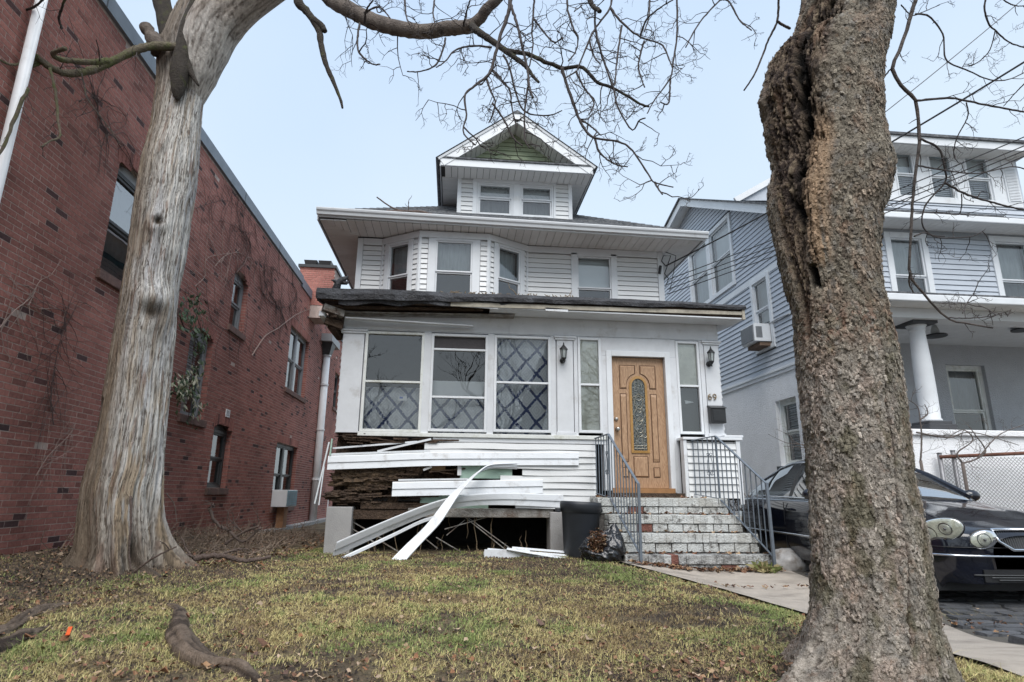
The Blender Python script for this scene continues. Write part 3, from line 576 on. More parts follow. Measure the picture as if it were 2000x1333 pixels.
    w3 = big(.60, 1.49, 1.75, 3.266, [2.515], TRIM); pane(w3, .63, 1.46, 1.78, 2.515); pane(w3, .63, 1.46, 2.515, 3.24, -.026)
    curtain_mesh(FP, .62, 1.46, 1.72, 3.25, -.15, .018, 30).build('curtain', CURT, w3, smooth=True)
    mb = MB(); mb.box(-1.7, 1.85, 9.9, 9.95, 1.6, 3.5); mb.box(-1.7, 1.85, 9.3, 9.9, 3.4, 3.45); mb.box(-1.7, 1.85, 9.3, 9.9, 1.62, 1.66); mb.build('room', ROOM, H)
    PLAS = mat('crumpled_cream_plastic', (.80, .775, .69), .45, .12, 7, bump=.15, bscale=16)
    for u0, u1, z0, z1, zb_, dark in ((1.925, 2.30, 1.76, 3.275, 2.515, False), (3.53, 3.92, 1.77, 3.27, 2.535, True)):
        o_ = big(u0, u1, z0, z1, [zb_], TRIM)
        for (za_, zc_, k) in ((zb_, z1, 0), (z0, zb_, 1)):
            pane(o_, u0 + .03, u1 - .03, za_ + .012, zc_ - .03, -.022, GLASS)
            if dark and k:
                MB().fb(FP, u0, u1, z0, zb_, -.16, -.155).build('dark_panel', mat('grey_film', (.055, .06, .062), .5, .2, 5), o_)
                MB().prism([FP.p(u0 + .12, 2.31, -.03), FP.p(u0 + .13, 2.25, -.03), FP.p(u0 + .22, 2.27, -.03), FP.p(u0 + .27, 2.28, -.03), FP.p(u0 + .21, 2.295, -.03)], FP.n * .002).build('paper_scrap', mat('white_paper', (.75, .76, .78)), o_)
            else:
                nu, nzz = 26, 50; uu = np.linspace(u0 + .03, u1 - .03, nu); zz = np.linspace(za_ + .01, zc_ - .02, nzz); U_, Z_ = np.meshgrid(uu, zz)
                d_ = -.040 + .010 * fbm(U_ * 9, Z_ * 9, U_ * 0, 5) + (.006 * np.sin(60 * (Z_ + .55 * U_) + 5 * fbm(U_ * 4, Z_ * 4, U_ * 0, 8)) * sstep(-.2, .3, fbm(U_ * 4, Z_ * 4, U_ * 0, 9)) if k else .004 * fbm(U_ * 40, Z_ * 25, U_ * 0, 6))
                i = np.arange(nu * nzz).reshape(nzz, nu); f = np.stack([i[:-1, :-1], i[:-1, 1:], i[1:, 1:], i[1:, :-1]], -1).reshape(-1, 4)
                v = np.stack([U_, 9.2 - d_, Z_], -1).reshape(-1, 3) - ORG[H.name]
                link(mesh_np('plastic_sheet', v, f, True), 'plastic_sheet', PLAS, o_)
    MB().fb(FP, -1.41, 2.36, 1.655, 1.715, -.05, .045).build('window_sill', OLD, H, bevel=.006); MB().fb(FP, -.3, 2.36, 1.59, 1.652, -.05, .02).build('sill_apron', TRIM, H)
    # --- door
    MB().fb(FP, 2.30, 2.47, .9, 2.99, -.1, .014).fb(FP, 3.335, 3.53, .86, 2.99, -.1, .014).fb(FP, 2.30, 3.53, 2.992, 3.284, -.1, .010).build('door_surround', PAINT, H, bevel=.004)
    MB().fb(FP, 2.38, 2.468, .9, 3.07, .012, .034).fb(FP, 3.337, 3.42, .88, 3.07, .012, .034).fb(FP, 2.468, 3.337, 2.985, 3.07, .012, .036).build('door_casing', TRIM, H, bevel=.005)
    door(H, FP)
    # --- right of the door: little sided corner with cap
    mb = MB().box(3.50, 4.33, 8.97, 9.18, .78, 1.66); mb.build('wall_backing', DARKWALL, H)
    FS = Frame((0, 8.96), (1, 0)); siding(FS, H, WHITE, 3.53, 4.30, .80, 1.64, .103); siding(Frame((4.34, 8.96), (0, 1)), H, WHITE, .03, .25, .80, 1.64, .103)
    MB().fb(FS, 3.47, 3.52, .8, 1.66, -.1, .03).fb(FS, 4.30, 4.36, .72, 1.66, -.1, .03).build('corner_board', TRIM, H); MB().fb(FS, 3.46, 4.40, 1.662, 1.70, -.22, .05).fb(FS, 4.12, 4.42, 1.702, 1.74, -.22, .04).build('ledge', TRIM, H, bevel=.006)
    siding(Frame((4.27, 9.2), (0, 1)), H, WHITE, .05, 1.95, .3, 3.55, .103)
    MB().box(4.15, 4.25, 9.22, 11.2, .3, 3.6).build('wall_backing', DARKWALL, H); MB().box(-1.74, -1.68, 9.25, 11.2, 1.7, 3.6).build('wall_backing', DARKWALL, H)
    siding(Frame((-1.745, 11.2), (0, -1)), H, PAINT, 0, 1.9, 1.7, 3.55, .103)
    # --- below the sill: siding still up, peeled and sagging courses
    zrow = [1.585 - .0955 * k for k in range(11)]
    left = [(-.42, 0), (-.42, 1), None, None, (1.05, 4), (.72, 5), None, None, (.95, 8), (.95, 9)]
    for k in range(10):
        if left[k] is None: u0 = .75 if k < 4 else .55
        else: u0 = left[k][0]
        u1 = 2.17 if k < 8 else (2.17 if k == 8 else 2.0); rr = .012 * math.sin(k * 3.1)
        mb = MB(); n_ = 12; us = np.linspace(u0, u1, n_)
        for i in range(n_ - 1):
            q = [];
            for uu in (us[i], us[i + 1]):
                sg = -.012 * math.exp(-(uu - u0) / .5) * (k in (0, 1)) + .004 * math.sin(uu * 5 + k); bul = .012 + .01 * math.sin(uu * 3 + k * 1.7)
                q.append((uu, sg, bul))
            (ua, sa, ba), (ub, sb_, bb) = q; za_, zb_ = zrow[k + 1] + .003, zrow[k] - .003
            mb.hexa([FP.p(ua, za_ + sa, .024 + ba * .6), FP.p(ub, za_ + sb_, .024 + bb * .6), FP.p(ub, za_ + sb_, -.004), FP.p(ua, za_ + sa, -.004), FP.p(ua, zb_ + sa, .008 + ba * .5), FP.p(ub, zb_ + sb_, .008 + bb * .5), FP.p(ub, zb_ + sb_, -.004), FP.p(ua, zb_ + sa, -.004)])
        mb.build('siding_board', WHITE, H)
    PEEL = mat('peeled_vinyl', (.70, .73, .76), .4, .06, 3, bump=.02, dirt=((.27, .24, .21), 4.5, .54, .74, .6))
    def peeled(pts_, wid, label, laps=2, tw=None, hem=True):
        """a loosened siding strip: centre line pts_, wid the (3-D) width vectors"""
        n_ = len(pts_); P_ = np.array(pts_, float); W_ = np.array([wid] * n_ if np.ndim(wid) == 1 else wid, float)
        t_ = np.linspace(0, n_ - 1, n_ * 6); ii = np.clip(t_.astype(int), 0, n_ - 2); fr_ = (t_ - ii)[:, None]
        pm, p2 = P_[np.maximum(ii - 1, 0)], P_[np.minimum(ii + 2, n_ - 1)]; a_, b_ = P_[ii], P_[ii + 1]
        C_ = .5 * (2 * a_ + (b_ - pm) * fr_ + (2 * pm - 5 * a_ + 4 * b_ - p2) * fr_ ** 2 + (3 * a_ - pm - 3 * b_ + p2) * fr_ ** 3)
        Wd = W_[ii] * (1 - fr_) + W_[ii + 1] * fr_; T_ = np.gradient(C_, axis=0); Nn = np.cross(Wd, T_); Nn /= np.linalg.norm(Nn, axis=1)[:, None]
        if np.mean(Nn[:, 1]) > 0: Nn = -Nn
        prof = []
        for q in range(laps): prof += [(q / laps, .016), ((q + .86) / laps, .002), ((q + .98) / laps, -.004)]
        prof = [(a - .5, d) for a, d in prof]; full = prof + [(a, d - .012) for a, d in prof[::-1]]; k_ = len(full); v = []
        for c_, w_, nn in zip(C_, Wd, Nn):
            for a, d in full: v.append(c_ + w_ * a + nn * d)
        m_ = len(C_); f = [(i * k_ + j, i * k_ + (j + 1) % k_, (i + 1) * k_ + (j + 1) % k_, (i + 1) * k_ + j) for i in range(m_ - 1) for j in range(k_)] + [tuple(range(k_)), tuple(range((m_ - 1) * k_, m_ * k_))[::-1]]
        return MB().add(v, f).build('siding_board', PEEL, H, label=label)
    A_ = lambda x, y, D_: PY(x, y, D_)
    peeled([A_(1130, 896, 9.165), A_(1000, 896, 9.155), A_(840, 897, 9.14), A_(730, 901, 9.13), A_(640, 904, 9.12)], (0, 0, .20), 'white double siding strip sagging across the rotted corner')
    MB().obox(A_(643, 888, 9.135), A_(840, 881, 9.15), .004, .03).build('nailing_hem', PEEL, H)
    peeled([A_(1060, 950, 9.165), A_(1000, 951, 9.155), A_(900, 953, 9.14), A_(766, 955.5, 9.12)], (0, 0, .205), 'white double siding strip jutting out over the rotten wall')
    MB().obox(A_(778, 938, 9.135), A_(915, 936, 9.15), .004, .025).build('nailing_hem', PEEL, H)
    peeled([A_(1100, 979, 9.165), A_(1000, 975, 9.12), A_(935, 976, 9.05), A_(885, 982, 8.98), A_(835, 996, 8.9), A_(770, 1022, 8.82), A_(700, 1053, 8.74), A_(653, 1074, 8.7)], [(0, -.02, .19), (0, -.04, .17), (.02, -.08, .15), (.03, -.1, .15), (.04, -.1, .15), (.06, -.1, .17), (.07, -.1, .19), (.07, -.1, .19)], 'long white siding strip bowing down to the ground beside the pier')
    peeled([A_(1010, 911, 9.16), A_(958, 912, 9.1), A_(930, 926, 8.98), A_(905, 949, 8.88), A_(883, 973, 8.78), A_(847, 1023, 8.55), A_(808, 1063, 8.35), A_(770, 1103, 8.15)], [(0, -.02, .09), (0, -.06, .07), (.05, -.08, .06), (.10, -.08, .05), (.14, -.06, .05), (.19, -.05, .06), (.21, -.04, .06), (.23, -.03, .06)], 'white siding strip curling off the wall and reaching the lawn')
    peeled([A_(845, 1012, 9.0), A_(818, 1021, 8.95), A_(760, 1049, 8.85), A_(652, 1099, 8.6)], (.01, -.01, .04), 'thin white edge strip leaning on the lawn', laps=1)
    for a, b, h in ((A_(650, 876, 9.2), A_(815, 863, 9.18), .025), (A_(737, 882, 9.15), A_(842, 858, 9.16), .03)): MB().obox(a, b, .012, h).build('trim_strip', PEEL, H)
    # rotted wall behind
    us = np.linspace(-1.74, .6, 200); zs = np.linspace(.55, 1.68, 90); U_, Z_ = np.meshgrid(us, zs); d_ = -.20 + .06 * fbm(U_ * 10, Z_ * 5, U_ * 0, 21, 5) + .035 * fbm(U_ * 26, Z_ * 9, U_ * 0, 25, 3) - .05 * sstep(-.1, .3, fbm(U_ * 3, Z_ * 3, U_ * 0, 29, 3))
    i = np.arange(U_.size).reshape(U_.shape); f = np.stack([i[:-1, :-1], i[:-1, 1:], i[1:, 1:], i[1:, :-1]], -1).reshape(-1, 4)
    link(mesh_np('rotten_wall', np.stack([U_, 9.2 - d_, Z_], -1).reshape(-1, 3) - ORG[H.name], f, False), 'rotten_wall', WOODROT, H)
    rr = random.Random(5)
    for q in range(70):
        x = rr.uniform(-1.72, -.3); z = rr.choice([rr.uniform(.66, 1.0), rr.uniform(1.0, 1.3), rr.uniform(1.55, 1.68)]); ln = rr.uniform(.1, .55); t = rr.uniform(-.25, .25)
        MB().obox((x, 9.22 - rr.uniform(0, .06), z), (min(x + ln, .2), 9.22 - rr.uniform(0, .06), z + t * ln * .5), rr.uniform(.006, .02), rr.uniform(.008, .028)).build('rotten_splinter', WOODROT, H)
    for q in range(14):
        x = rr.uniform(-1.65, -.5); MB().obox((x, 9.24, 1.28), (x + rr.uniform(-.03, .03), 9.24, 1.28 - rr.uniform(.1, .35)), .012, rr.uniform(.02, .07), up=(0, 1, 0)).build('rotten_stud', WOODROT, H)
    FIB = mat('crumbled_fibre', (.15, .10, .06), .95, .5, 20, col2=(.06, .04, .026), c2scale=12, bump=.6, bscale=40)
    def lump(c, s, m_, seed, name):
        v = []; seg, rings = 60, 30
        for i in range(rings + 1):
            for k in range(seg):
                a, t = math.pi * i / rings, 2 * math.pi * k / seg; v.append((math.sin(a) * math.cos(t), math.sin(a) * math.sin(t), math.cos(a)))
        v = np.array(v); r_ = 1 + .75 * fbm(v[:, 0] * 3, v[:, 1] * 3, v[:, 2] * 5, seed, 5); v = v * r_[:, None] * np.array(s) + np.array(c)
        f = [(i * seg + k, (i + 1) * seg + k, (i + 1) * seg + (k + 1) % seg, i * seg + (k + 1) % seg) for i in range(rings) for k in range(seg)]
        MB().add(v, f).build(name, m_, H)
    lump((-1.35, 9.27, 1.03), (.38, .1, .16), FIB, 1, 'crumbled_wood'); lump((-.95, 9.27, 1.08), (.3, .08, .14), FIB, 2, 'crumbled_wood'); lump((-1.55, 9.25, .78), (.25, .1, .08), WOODROT, 3, 'crumbled_wood'); lump((-1.3, 9.3, 1.66), (.4, .1, .06), WOODROT, 4, 'crumbled_wood')
    MB().box(-.32, -.10, 9.22, 9.26, 1.17, 1.31).build('wood_block', mat('bare_timber', (.30, .19, .10), .9, .3, 10, bump=.2), H)
    MB().fb(FP, .12, .9, 1.06, 1.33, -.05, -.02).build('sheathing_panel', GREEN, H); MB().fb(FP, -.45, .55, .62, .86, -.06, -.03).build('sheathing_panel', GREEN, H); MB().fb(FP, .08, .14, 1.1, 1.30, -.02, .01).build('insulation_scrap', mat('white_paper', (.75, .76, .78)), H)
    MB().obox((-.42, 9.18, 1.17), (-.30, 9.17, 1.22), .03, .03).build('insulation_scrap', mat('white_paper', (.75, .76, .78)), H)
    MB().box(-1.42, -.2, 9.23, 9.36, .47, .60).build('floor_joist', WOODROT, H); MB().box(-.62, 1.52, 9.20, 9.31, .50, .63).build('floor_beam', WOODGREY, H, bevel=.01); MB().box(-1.3, -.3, 9.21, 9.3, .615, .70).build('floor_joist', WOODROT, H)
    MB().box(-1.76, -1.40, 9.12, 9.5, -.05, .64).build('pier', CONC, H, bevel=.01); MB().box(1.46, 1.76, 9.14, 9.5, -.05, .585).build('pier', CONC, H, bevel=.01)
    MB().box(1.76, 2.3, 9.18, 9.5, -.1, .66).build('pier', CONC, H)
    MB().obox((-1.80, 9.13, 1.55), (-1.93, 9.13, .68), .02, .03, up=(0, 1, 0)).build('trim_strip', PEEL, H); MB().obox((-1.76, 9.12, 1.6), (-1.77, 9.12, 1.36), .02, .03, up=(0, 1, 0)).build('trim_strip', GREEN, H); MB().obox((-1.84, 9.12, 1.2), (-1.87, 9.12, .66), .015, .02, up=(0, 1, 0)).build('trim_strip', PEEL, H)
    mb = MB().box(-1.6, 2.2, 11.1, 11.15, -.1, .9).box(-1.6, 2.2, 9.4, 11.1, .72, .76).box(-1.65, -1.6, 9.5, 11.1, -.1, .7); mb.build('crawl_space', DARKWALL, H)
    for a, b in (((690, 1020), (745, 1052)), ((690, 1034), (735, 1062)), ((915, 1012), (1000, 1074)), ((905, 1008), (985, 1072)), ((960, 1008), (868, 1034)), ((908, 1016), (872, 1046)), ((1058, 1006), (1080, 1020)), ((815, 1040), (855, 1072)), ((745, 1058), (790, 1085)), ((852, 1050), (900, 1078))):
        pa, pb = PY(*a, 9.32), PY(*b, 9.25); MB().obox(pa, pb, .012, .04, up=(0, 1, 0)).build('lattice_slat', WOODGREY, H)
    # dead stalks and hanging strips in the crawl space
    mb = MB(); rr = random.Random(9)
    for q in range(26):
        x = rr.uniform(-1.2, 1.4); z = rr.uniform(.1, .5); hang = rr.random() < .3; z0_, z1_ = ((.55, .55 - z) if hang else (0.03, z))
        pp = [(x, 9.16 + rr.uniform(0, .25), z0_)]
        for t in range(4): pp.append((pp[-1][0] + rr.uniform(-.03, .03), pp[-1][1], z0_ + (z1_ - z0_) * (t + 1) / 4))
        mb.tube(pp, [.006, .005, .004, .003, .002], 4)
    mb.build('dead_stalks', mat('dry_stalk', (.20, .15, .095), .9, .3, 20), kind='stuff', origin=(0, 9.2, 0))
    return H

def curtain_material():
    m = bpy.data.materials.new('lattice_curtain'); m.use_nodes = True; n, l = m.node_tree.nodes, m.node_tree.links; p = n['Principled BSDF']; p.inputs['Roughness'].default_value = .9
    g = n.new('ShaderNodeNewGeometry'); s = n.new('ShaderNodeSeparateXYZ'); l.new(g.outputs['Position'], s.inputs[0])
    t = n.new('ShaderNodeTexNoise'); t.inputs['Scale'].default_value = 3; l.new(g.outputs['Position'], t.inputs['Vector'])
    def M(op, a, b=0.0, c=None):
        q = n.new('ShaderNodeMath'); q.operation = op
        for k, v in enumerate((a, b) if c is None else (a, b, c)):
            if isinstance(v, (int, float)): q.inputs[k].default_value = v
            else: l.new(v, q.inputs[k])
        return q.outputs[0]
    x = M('MULTIPLY', s.outputs['X'], 3.0); x = M('ADD', x, M('MULTIPLY', t.outputs['Fac'], .25)); z = M('MULTIPLY', s.outputs['Z'], 2.6)
    a, b = M('FRACT', M('ADD', M('ADD', x, z), 20.0)), M('FRACT', M('ADD', M('SUBTRACT', x, z), 20.0))
    da, db = M('ABSOLUTE', M('SUBTRACT', a, .5)), M('ABSOLUTE', M('SUBTRACT', b, .5)); mxx = M('MAXIMUM', da, db)
    n2 = n.new('ShaderNodeTexNoise'); n2.inputs['Scale'].default_value = 45; l.new(g.outputs['Position'], n2.inputs['Vector'])
    e = M('ADD', mxx, M('MULTIPLY', M('SUBTRACT', n2.outputs['Fac'], .5), .16)); line = n.new('ShaderNodeMapRange'); l.new(e, line.inputs['Value']); line.inputs['From Min'].default_value = .40; line.inputs['From Max'].default_value = .44
    ring = M('MULTIPLY', M('ABSOLUTE', M('SINE', M('MULTIPLY', M('ADD', mxx, M('MULTIPLY', n2.outputs['Fac'], .12)), 22.0))), .6)
    c1 = n.new('ShaderNodeMixRGB'); l.new(ring, c1.inputs[0]); c1.inputs[1].default_value = (.70, .72, .74, 1); c1.inputs[2].default_value = (.44, .47, .53, 1)
    c2 = n.new('ShaderNodeMixRGB'); l.new(line.outputs[0], c2.inputs[0]); l.new(c1.outputs[0], c2.inputs[1]); c2.inputs[2].default_value = (.035, .06, .16, 1)
    l.new(c2.outputs[0], p.inputs['Base Color'])
    return m

def oak_material():
    m = bpy.data.materials.new('oak_door'); m.use_nodes = True; n, l = m.node_tree.nodes, m.node_tree.links; p = n['Principled BSDF']; p.inputs['Roughness'].default_value = .5
    g = n.new('ShaderNodeNewGeometry'); mp = n.new('ShaderNodeMapping'); mp.inputs['Scale'].default_value = (9, 9, 1.1); l.new(g.outputs['Position'], mp.inputs[0])
    t = n.new('ShaderNodeTexNoise'); t.inputs['Scale'].default_value = 1.6; t.inputs['Detail'].default_value = 3; l.new(mp.outputs[0], t.inputs['Vector'])
    wv = n.new('ShaderNodeMath'); wv.operation = 'MULTIPLY'; l.new(t.outputs['Fac'], wv.inputs[0]); wv.inputs[1].default_value = 75; sn = n.new('ShaderNodeMath'); sn.operation = 'SINE'; l.new(wv.outputs[0], sn.inputs[0])
    mr = n.new('ShaderNodeMapRange'); l.new(sn.outputs[0], mr.inputs['Value']); mr.inputs['From Min'].default_value = -1
    c = n.new('ShaderNodeMixRGB'); l.new(mr.outputs[0], c.inputs[0]); c.inputs[1].default_value = (.31, .185, .105, 1); c.inputs[2].default_value = (.43, .275, .165, 1)
    l.new(c.outputs[0], p.inputs['Base Color']); b = n.new('ShaderNodeBump'); b.inputs['Strength'].default_value = .25; b.inputs['Distance'].default_value = .003; l.new(sn.outputs[0], b.inputs['Height']); l.new(b.outputs[0], p.inputs['Normal'])
    return m

def door(H, FP):
    OAK = oak_material(); OAKD = mat('oak_moulding', (.33, .17, .07), .5, .2, 10)
    u0, u1, z0, z1 = 2.475, 3.33, .945, 2.98; dd = -.055
    o = MB().fb(FP, u0, u1, z0, z1, dd - .045, dd).build('front_door', OAK, H, label='oak grained front door with an arched leaded glass light')
    cu = (u0 + u1) / 2
    MB().fb(FP, u0 - .06, u1 + .06, z0 - .075, z0 - .004, -.12, .05).build('threshold', mat('oak_moulding', (.33, .17, .07)), o); MB().fb(FP, u0 - .09, u1 + .12, z0 - .10, z0 - .077, -.1, .09).build('door_sill', TRIM, o)
    # arched light: ring + glass + came
    rw, zb, zs = .095, 1.52, 2.52
    def arch(w, b, s, k=14): return [(cu - w, b), (cu + w, b)] + [(cu + w * math.cos(t), s + w * 1.12 * math.sin(t)) for t in np.linspace(0, math.pi, k)]
    def ring(wi, wo, bi, bo, d0, d1, m_, name):
        a, b = arch(wi, bi, zs), arch(wo, bo, zs); n_ = len(a); v = [FP.p(*q, d1) for q in b] + [FP.p(*q, d1 + .004) for q in a] + [FP.p(*q, d0) for q in b] + [FP.p(*q, d0) for q in a]; f = []
        for i in range(n_):
            j = (i + 1) % n_; f += [(i, j, n_ + j, n_ + i), (2 * n_ + i, 2 * n_ + j, j, i), (n_ + i, n_ + j, 3 * n_ + j, 3 * n_ + i)]
        MB().add(v, f).build(name, m_, o)
    ring(rw + .012, rw + .05, zb - .012, zb - .05, dd - .005, dd + .016, mat('oak_gilt', (.36, .20, .06), .4, .1), 'light_moulding')
    g = arch(rw + .02, zb - .02, zs); MB().prism([FP.p(*q, dd + .002) for q in g], FP.n * .003).build('leaded_pane', mat('leaded_glass', (.075, .09, .09), .12, .5, 30, bump=.35, bscale=25, spec=1.0), o)
    came = MB(); L_ = lambda pts_: came.tube([FP.p(cu + a, b, dd + .012) for a, b in pts_], .0030, 5)
    L_([(-.06, zb + .0), (-.06, zb + .18)]); L_([(.06, zb), (.06, zb + .18)]); L_([(-.1, zb + .06), (.1, zb + .06)]); L_([(-.1, zb + .02), (.1, zb + .02)])
    L_([(-.06, 2.45), (-.05, 2.6)]); L_([(.06, 2.45), (.05, 2.6)]); L_([(0, 2.46), (0, 2.63)]); L_([(-.1, 2.34), (-.03, 2.36), (0, 2.42), (.03, 2.36), (.1, 2.34)]); L_([(-.03, zb + .08), (-.03, zb + .2)]); L_([(.03, zb + .08), (.03, zb + .2)])
    for zc, hh, ww in ((2.25, .1, .07), (2.06, .1, .085), (1.88, .1, .07), (2.155, .055, .04), (1.965, .055, .04), (2.34, .05, .05), (1.78, .06, .05)):
        for s in (1, -1): L_([(s * ww * math.sin(t), zc - hh * math.cos(t)) for t in np.linspace(0, math.pi, 9)])
    for s in (1, -1): L_([(s * .095, 2.33), (s * .03, 2.2), (s * .095, 2.06), (s * .03, 1.93), (s * .09, 1.8), (s * .04, 1.72)]); L_([(0, 1.76), (s * .06, 1.70), (s * .1, 1.72)])
    came.build('lead_came', mat('brass_came', (.5, .47, .38), .3, .1, metal=.8), o)
    # raised panels, each in a sunk groove
    PG = mat('door_groove', (.085, .04, .018), .7, .2)
    def panel(poly, ins=.026):
        c_ = np.mean(np.array(poly), 0); n_ = len(poly); P_ = [np.array(q) for q in poly]
        inn = []
        for i in range(n_):
            a, b, c = P_[i - 1], P_[i], P_[(i + 1) % n_]; e1, e2 = (b - a) / np.linalg.norm(b - a), (c - b) / np.linalg.norm(c - b); n1, n2 = np.array([-e1[1], e1[0]]), np.array([-e2[1], e2[0]]); bis = n1 + n2; bis = bis / max(.35, bis @ bis) * 2 * 1.0 / 1.0; inn.append(b + bis * ins * .5 * 1.0)
        v = [FP.p(*q, dd + .001) for q in P_] + [FP.p(*q, dd + .002) for q in inn]; MB().add(v, [(i, (i + 1) % n_, n_ + (i + 1) % n_, n_ + i) for i in range(n_)]).build('panel_groove', PG, o)
        inn2 = [q * .92 + c_ * .08 for q in inn]; v = [FP.p(*q, dd + .002) for q in inn] + [FP.p(*q, dd + .014) for q in inn2]
        MB().add(v, [(i, (i + 1) % n_, n_ + (i + 1) % n_, n_ + i) for i in range(n_)] + [tuple(range(n_, 2 * n_))]).build('door_panel', OAK, o)
    for s in (1, -1):
        x_ = lambda a: cu + s * a
        def P_(pts_): pts_ = [(x_(a), b) for a, b in pts_]; return pts_ if s > 0 else pts_[::-1]
        arc = [(.185 * math.cos(t), 2.52 + .2 * math.sin(t)) for t in np.linspace(1.38, 0.0, 8)]
        panel(P_([(.035, 2.86)][:0] + [(.30, 2.47), (.30, 2.86), (.035, 2.86)] + arc[:1] + arc[1:] + [(.185, 2.47)]))
        panel(P_([(.19, 1.33), (.30, 1.33), (.30, 2.40), (.19, 2.40)])); panel(P_([(.19, 1.10), (.30, 1.10), (.30, 1.255), (.19, 1.255)]))
    panel([(cu - .12, 1.10), (cu + .12, 1.10), (cu + .12, 1.42), (cu - .12, 1.42)])
    BR = mat('satin_nickel', (.45, .43, .40), .3, .1, metal=.9); K = u0 + .065
    mb = MB(); mb.tube([FP.p(K, 1.83, dd), FP.p(K, 1.83, dd + .01), FP.p(K, 1.83, dd + .05), FP.p(K, 1.83, dd + .055), FP.p(K, 1.83, dd + .085), FP.p(K, 1.83, dd + .09)], [.034, .034, .013, .03, .03, .012], 14); mb.build('knob', BR, o, smooth=True)
    mb = MB(); mb.tube([FP.p(K - .006, 1.99, dd), FP.p(K - .006, 1.99, dd + .012), FP.p(K - .006, 1.99, dd + .03), FP.p(K - .006, 1.99, dd + .032)], [.031, .031, .02, .006], 14); mb.build('deadbolt', BR, o, smooth=True)

HOUSE = white_house()

# ------------------------------------------------------------------ the brick building
def brick_material(name, src):
    m = bpy.data.materials.new(name); m.use_nodes = True; n, l = m.node_tree.nodes, m.node_tree.links; p = n['Principled BSDF']; p.inputs['Roughness'].default_value = .9; p.inputs['Specular IOR Level'].default_value = .2
    if src == 'obj': q = n.new('ShaderNodeObjectInfo'); f = q.outputs['Random']
    else: q = n.new('ShaderNodeAttribute'); q.attribute_name = 'col'; sx = n.new('ShaderNodeSeparateXYZ'); l.new(q.outputs['Vector'], sx.inputs[0]); f = sx.outputs['X']
    r = n.new('ShaderNodeValToRGB'); l.new(f, r.inputs[0]); e = r.color_ramp.elements
    e[0].position = 0; e[0].color = (.075, .048, .048, 1); e[1].position = 1; e[1].color = (.36, .160, .132, 1)
    for ps, c in ((.03, (.10, .055, .054)), (.045, (.21, .094, .079)), (.15, (.275, .121, .101)), (.6, (.32, .141, .117))): k = e.new(ps); k.color = (*c, 1)
    g = n.new('ShaderNodeNewGeometry'); t = n.new('ShaderNodeTexNoise'); t.inputs['Scale'].default_value = 30; t.inputs['Detail'].default_value = 6; l.new(g.outputs['Position'], t.inputs['Vector'])
    t2 = n.new('ShaderNodeTexNoise'); t2.inputs['Scale'].default_value = .8; t2.inputs['Detail'].default_value = 5; l.new(g.outputs['Position'], t2.inputs['Vector'])
    a = n.new('ShaderNodeMath'); a.operation = 'MULTIPLY_ADD'; l.new(t.outputs[0], a.inputs[0]); a.inputs[1].default_value = .7; a.inputs[2].default_value = .30; b = n.new('ShaderNodeMath'); b.operation = 'MULTIPLY_ADD'; l.new(t2.outputs[0], b.inputs[0]); b.inputs[1].default_value = 1.3; b.inputs[2].default_value = .35
    ab = n.new('ShaderNodeMath'); ab.operation = 'MULTIPLY'; l.new(a.outputs[0], ab.inputs[0]); l.new(b.outputs[0], ab.inputs[1]); a2 = n.new('ShaderNodeMath'); a2.operation = 'MULTIPLY'; l.new(ab.outputs[0], a2.inputs[0]); a2.inputs[1].default_value = 1.5
    cc = n.new('ShaderNodeCombineColor'); [l.new(a2.outputs[0], cc.inputs[k]) for k in range(3)]; mx = n.new('ShaderNodeMixRGB'); mx.blend_type = 'MULTIPLY'; mx.inputs[0].default_value = 1; l.new(r.outputs[0], mx.inputs[1]); l.new(cc.outputs[0], mx.inputs[2]); l.new(mx.outputs[0], p.inputs['Base Color'])
    bm = n.new('ShaderNodeBump'); bm.inputs['Strength'].default_value = .5; bm.inputs['Distance'].default_value = .006; l.new(t.outputs[0], bm.inputs['Height']); l.new(bm.outputs[0], p.inputs['Normal'])
    return m
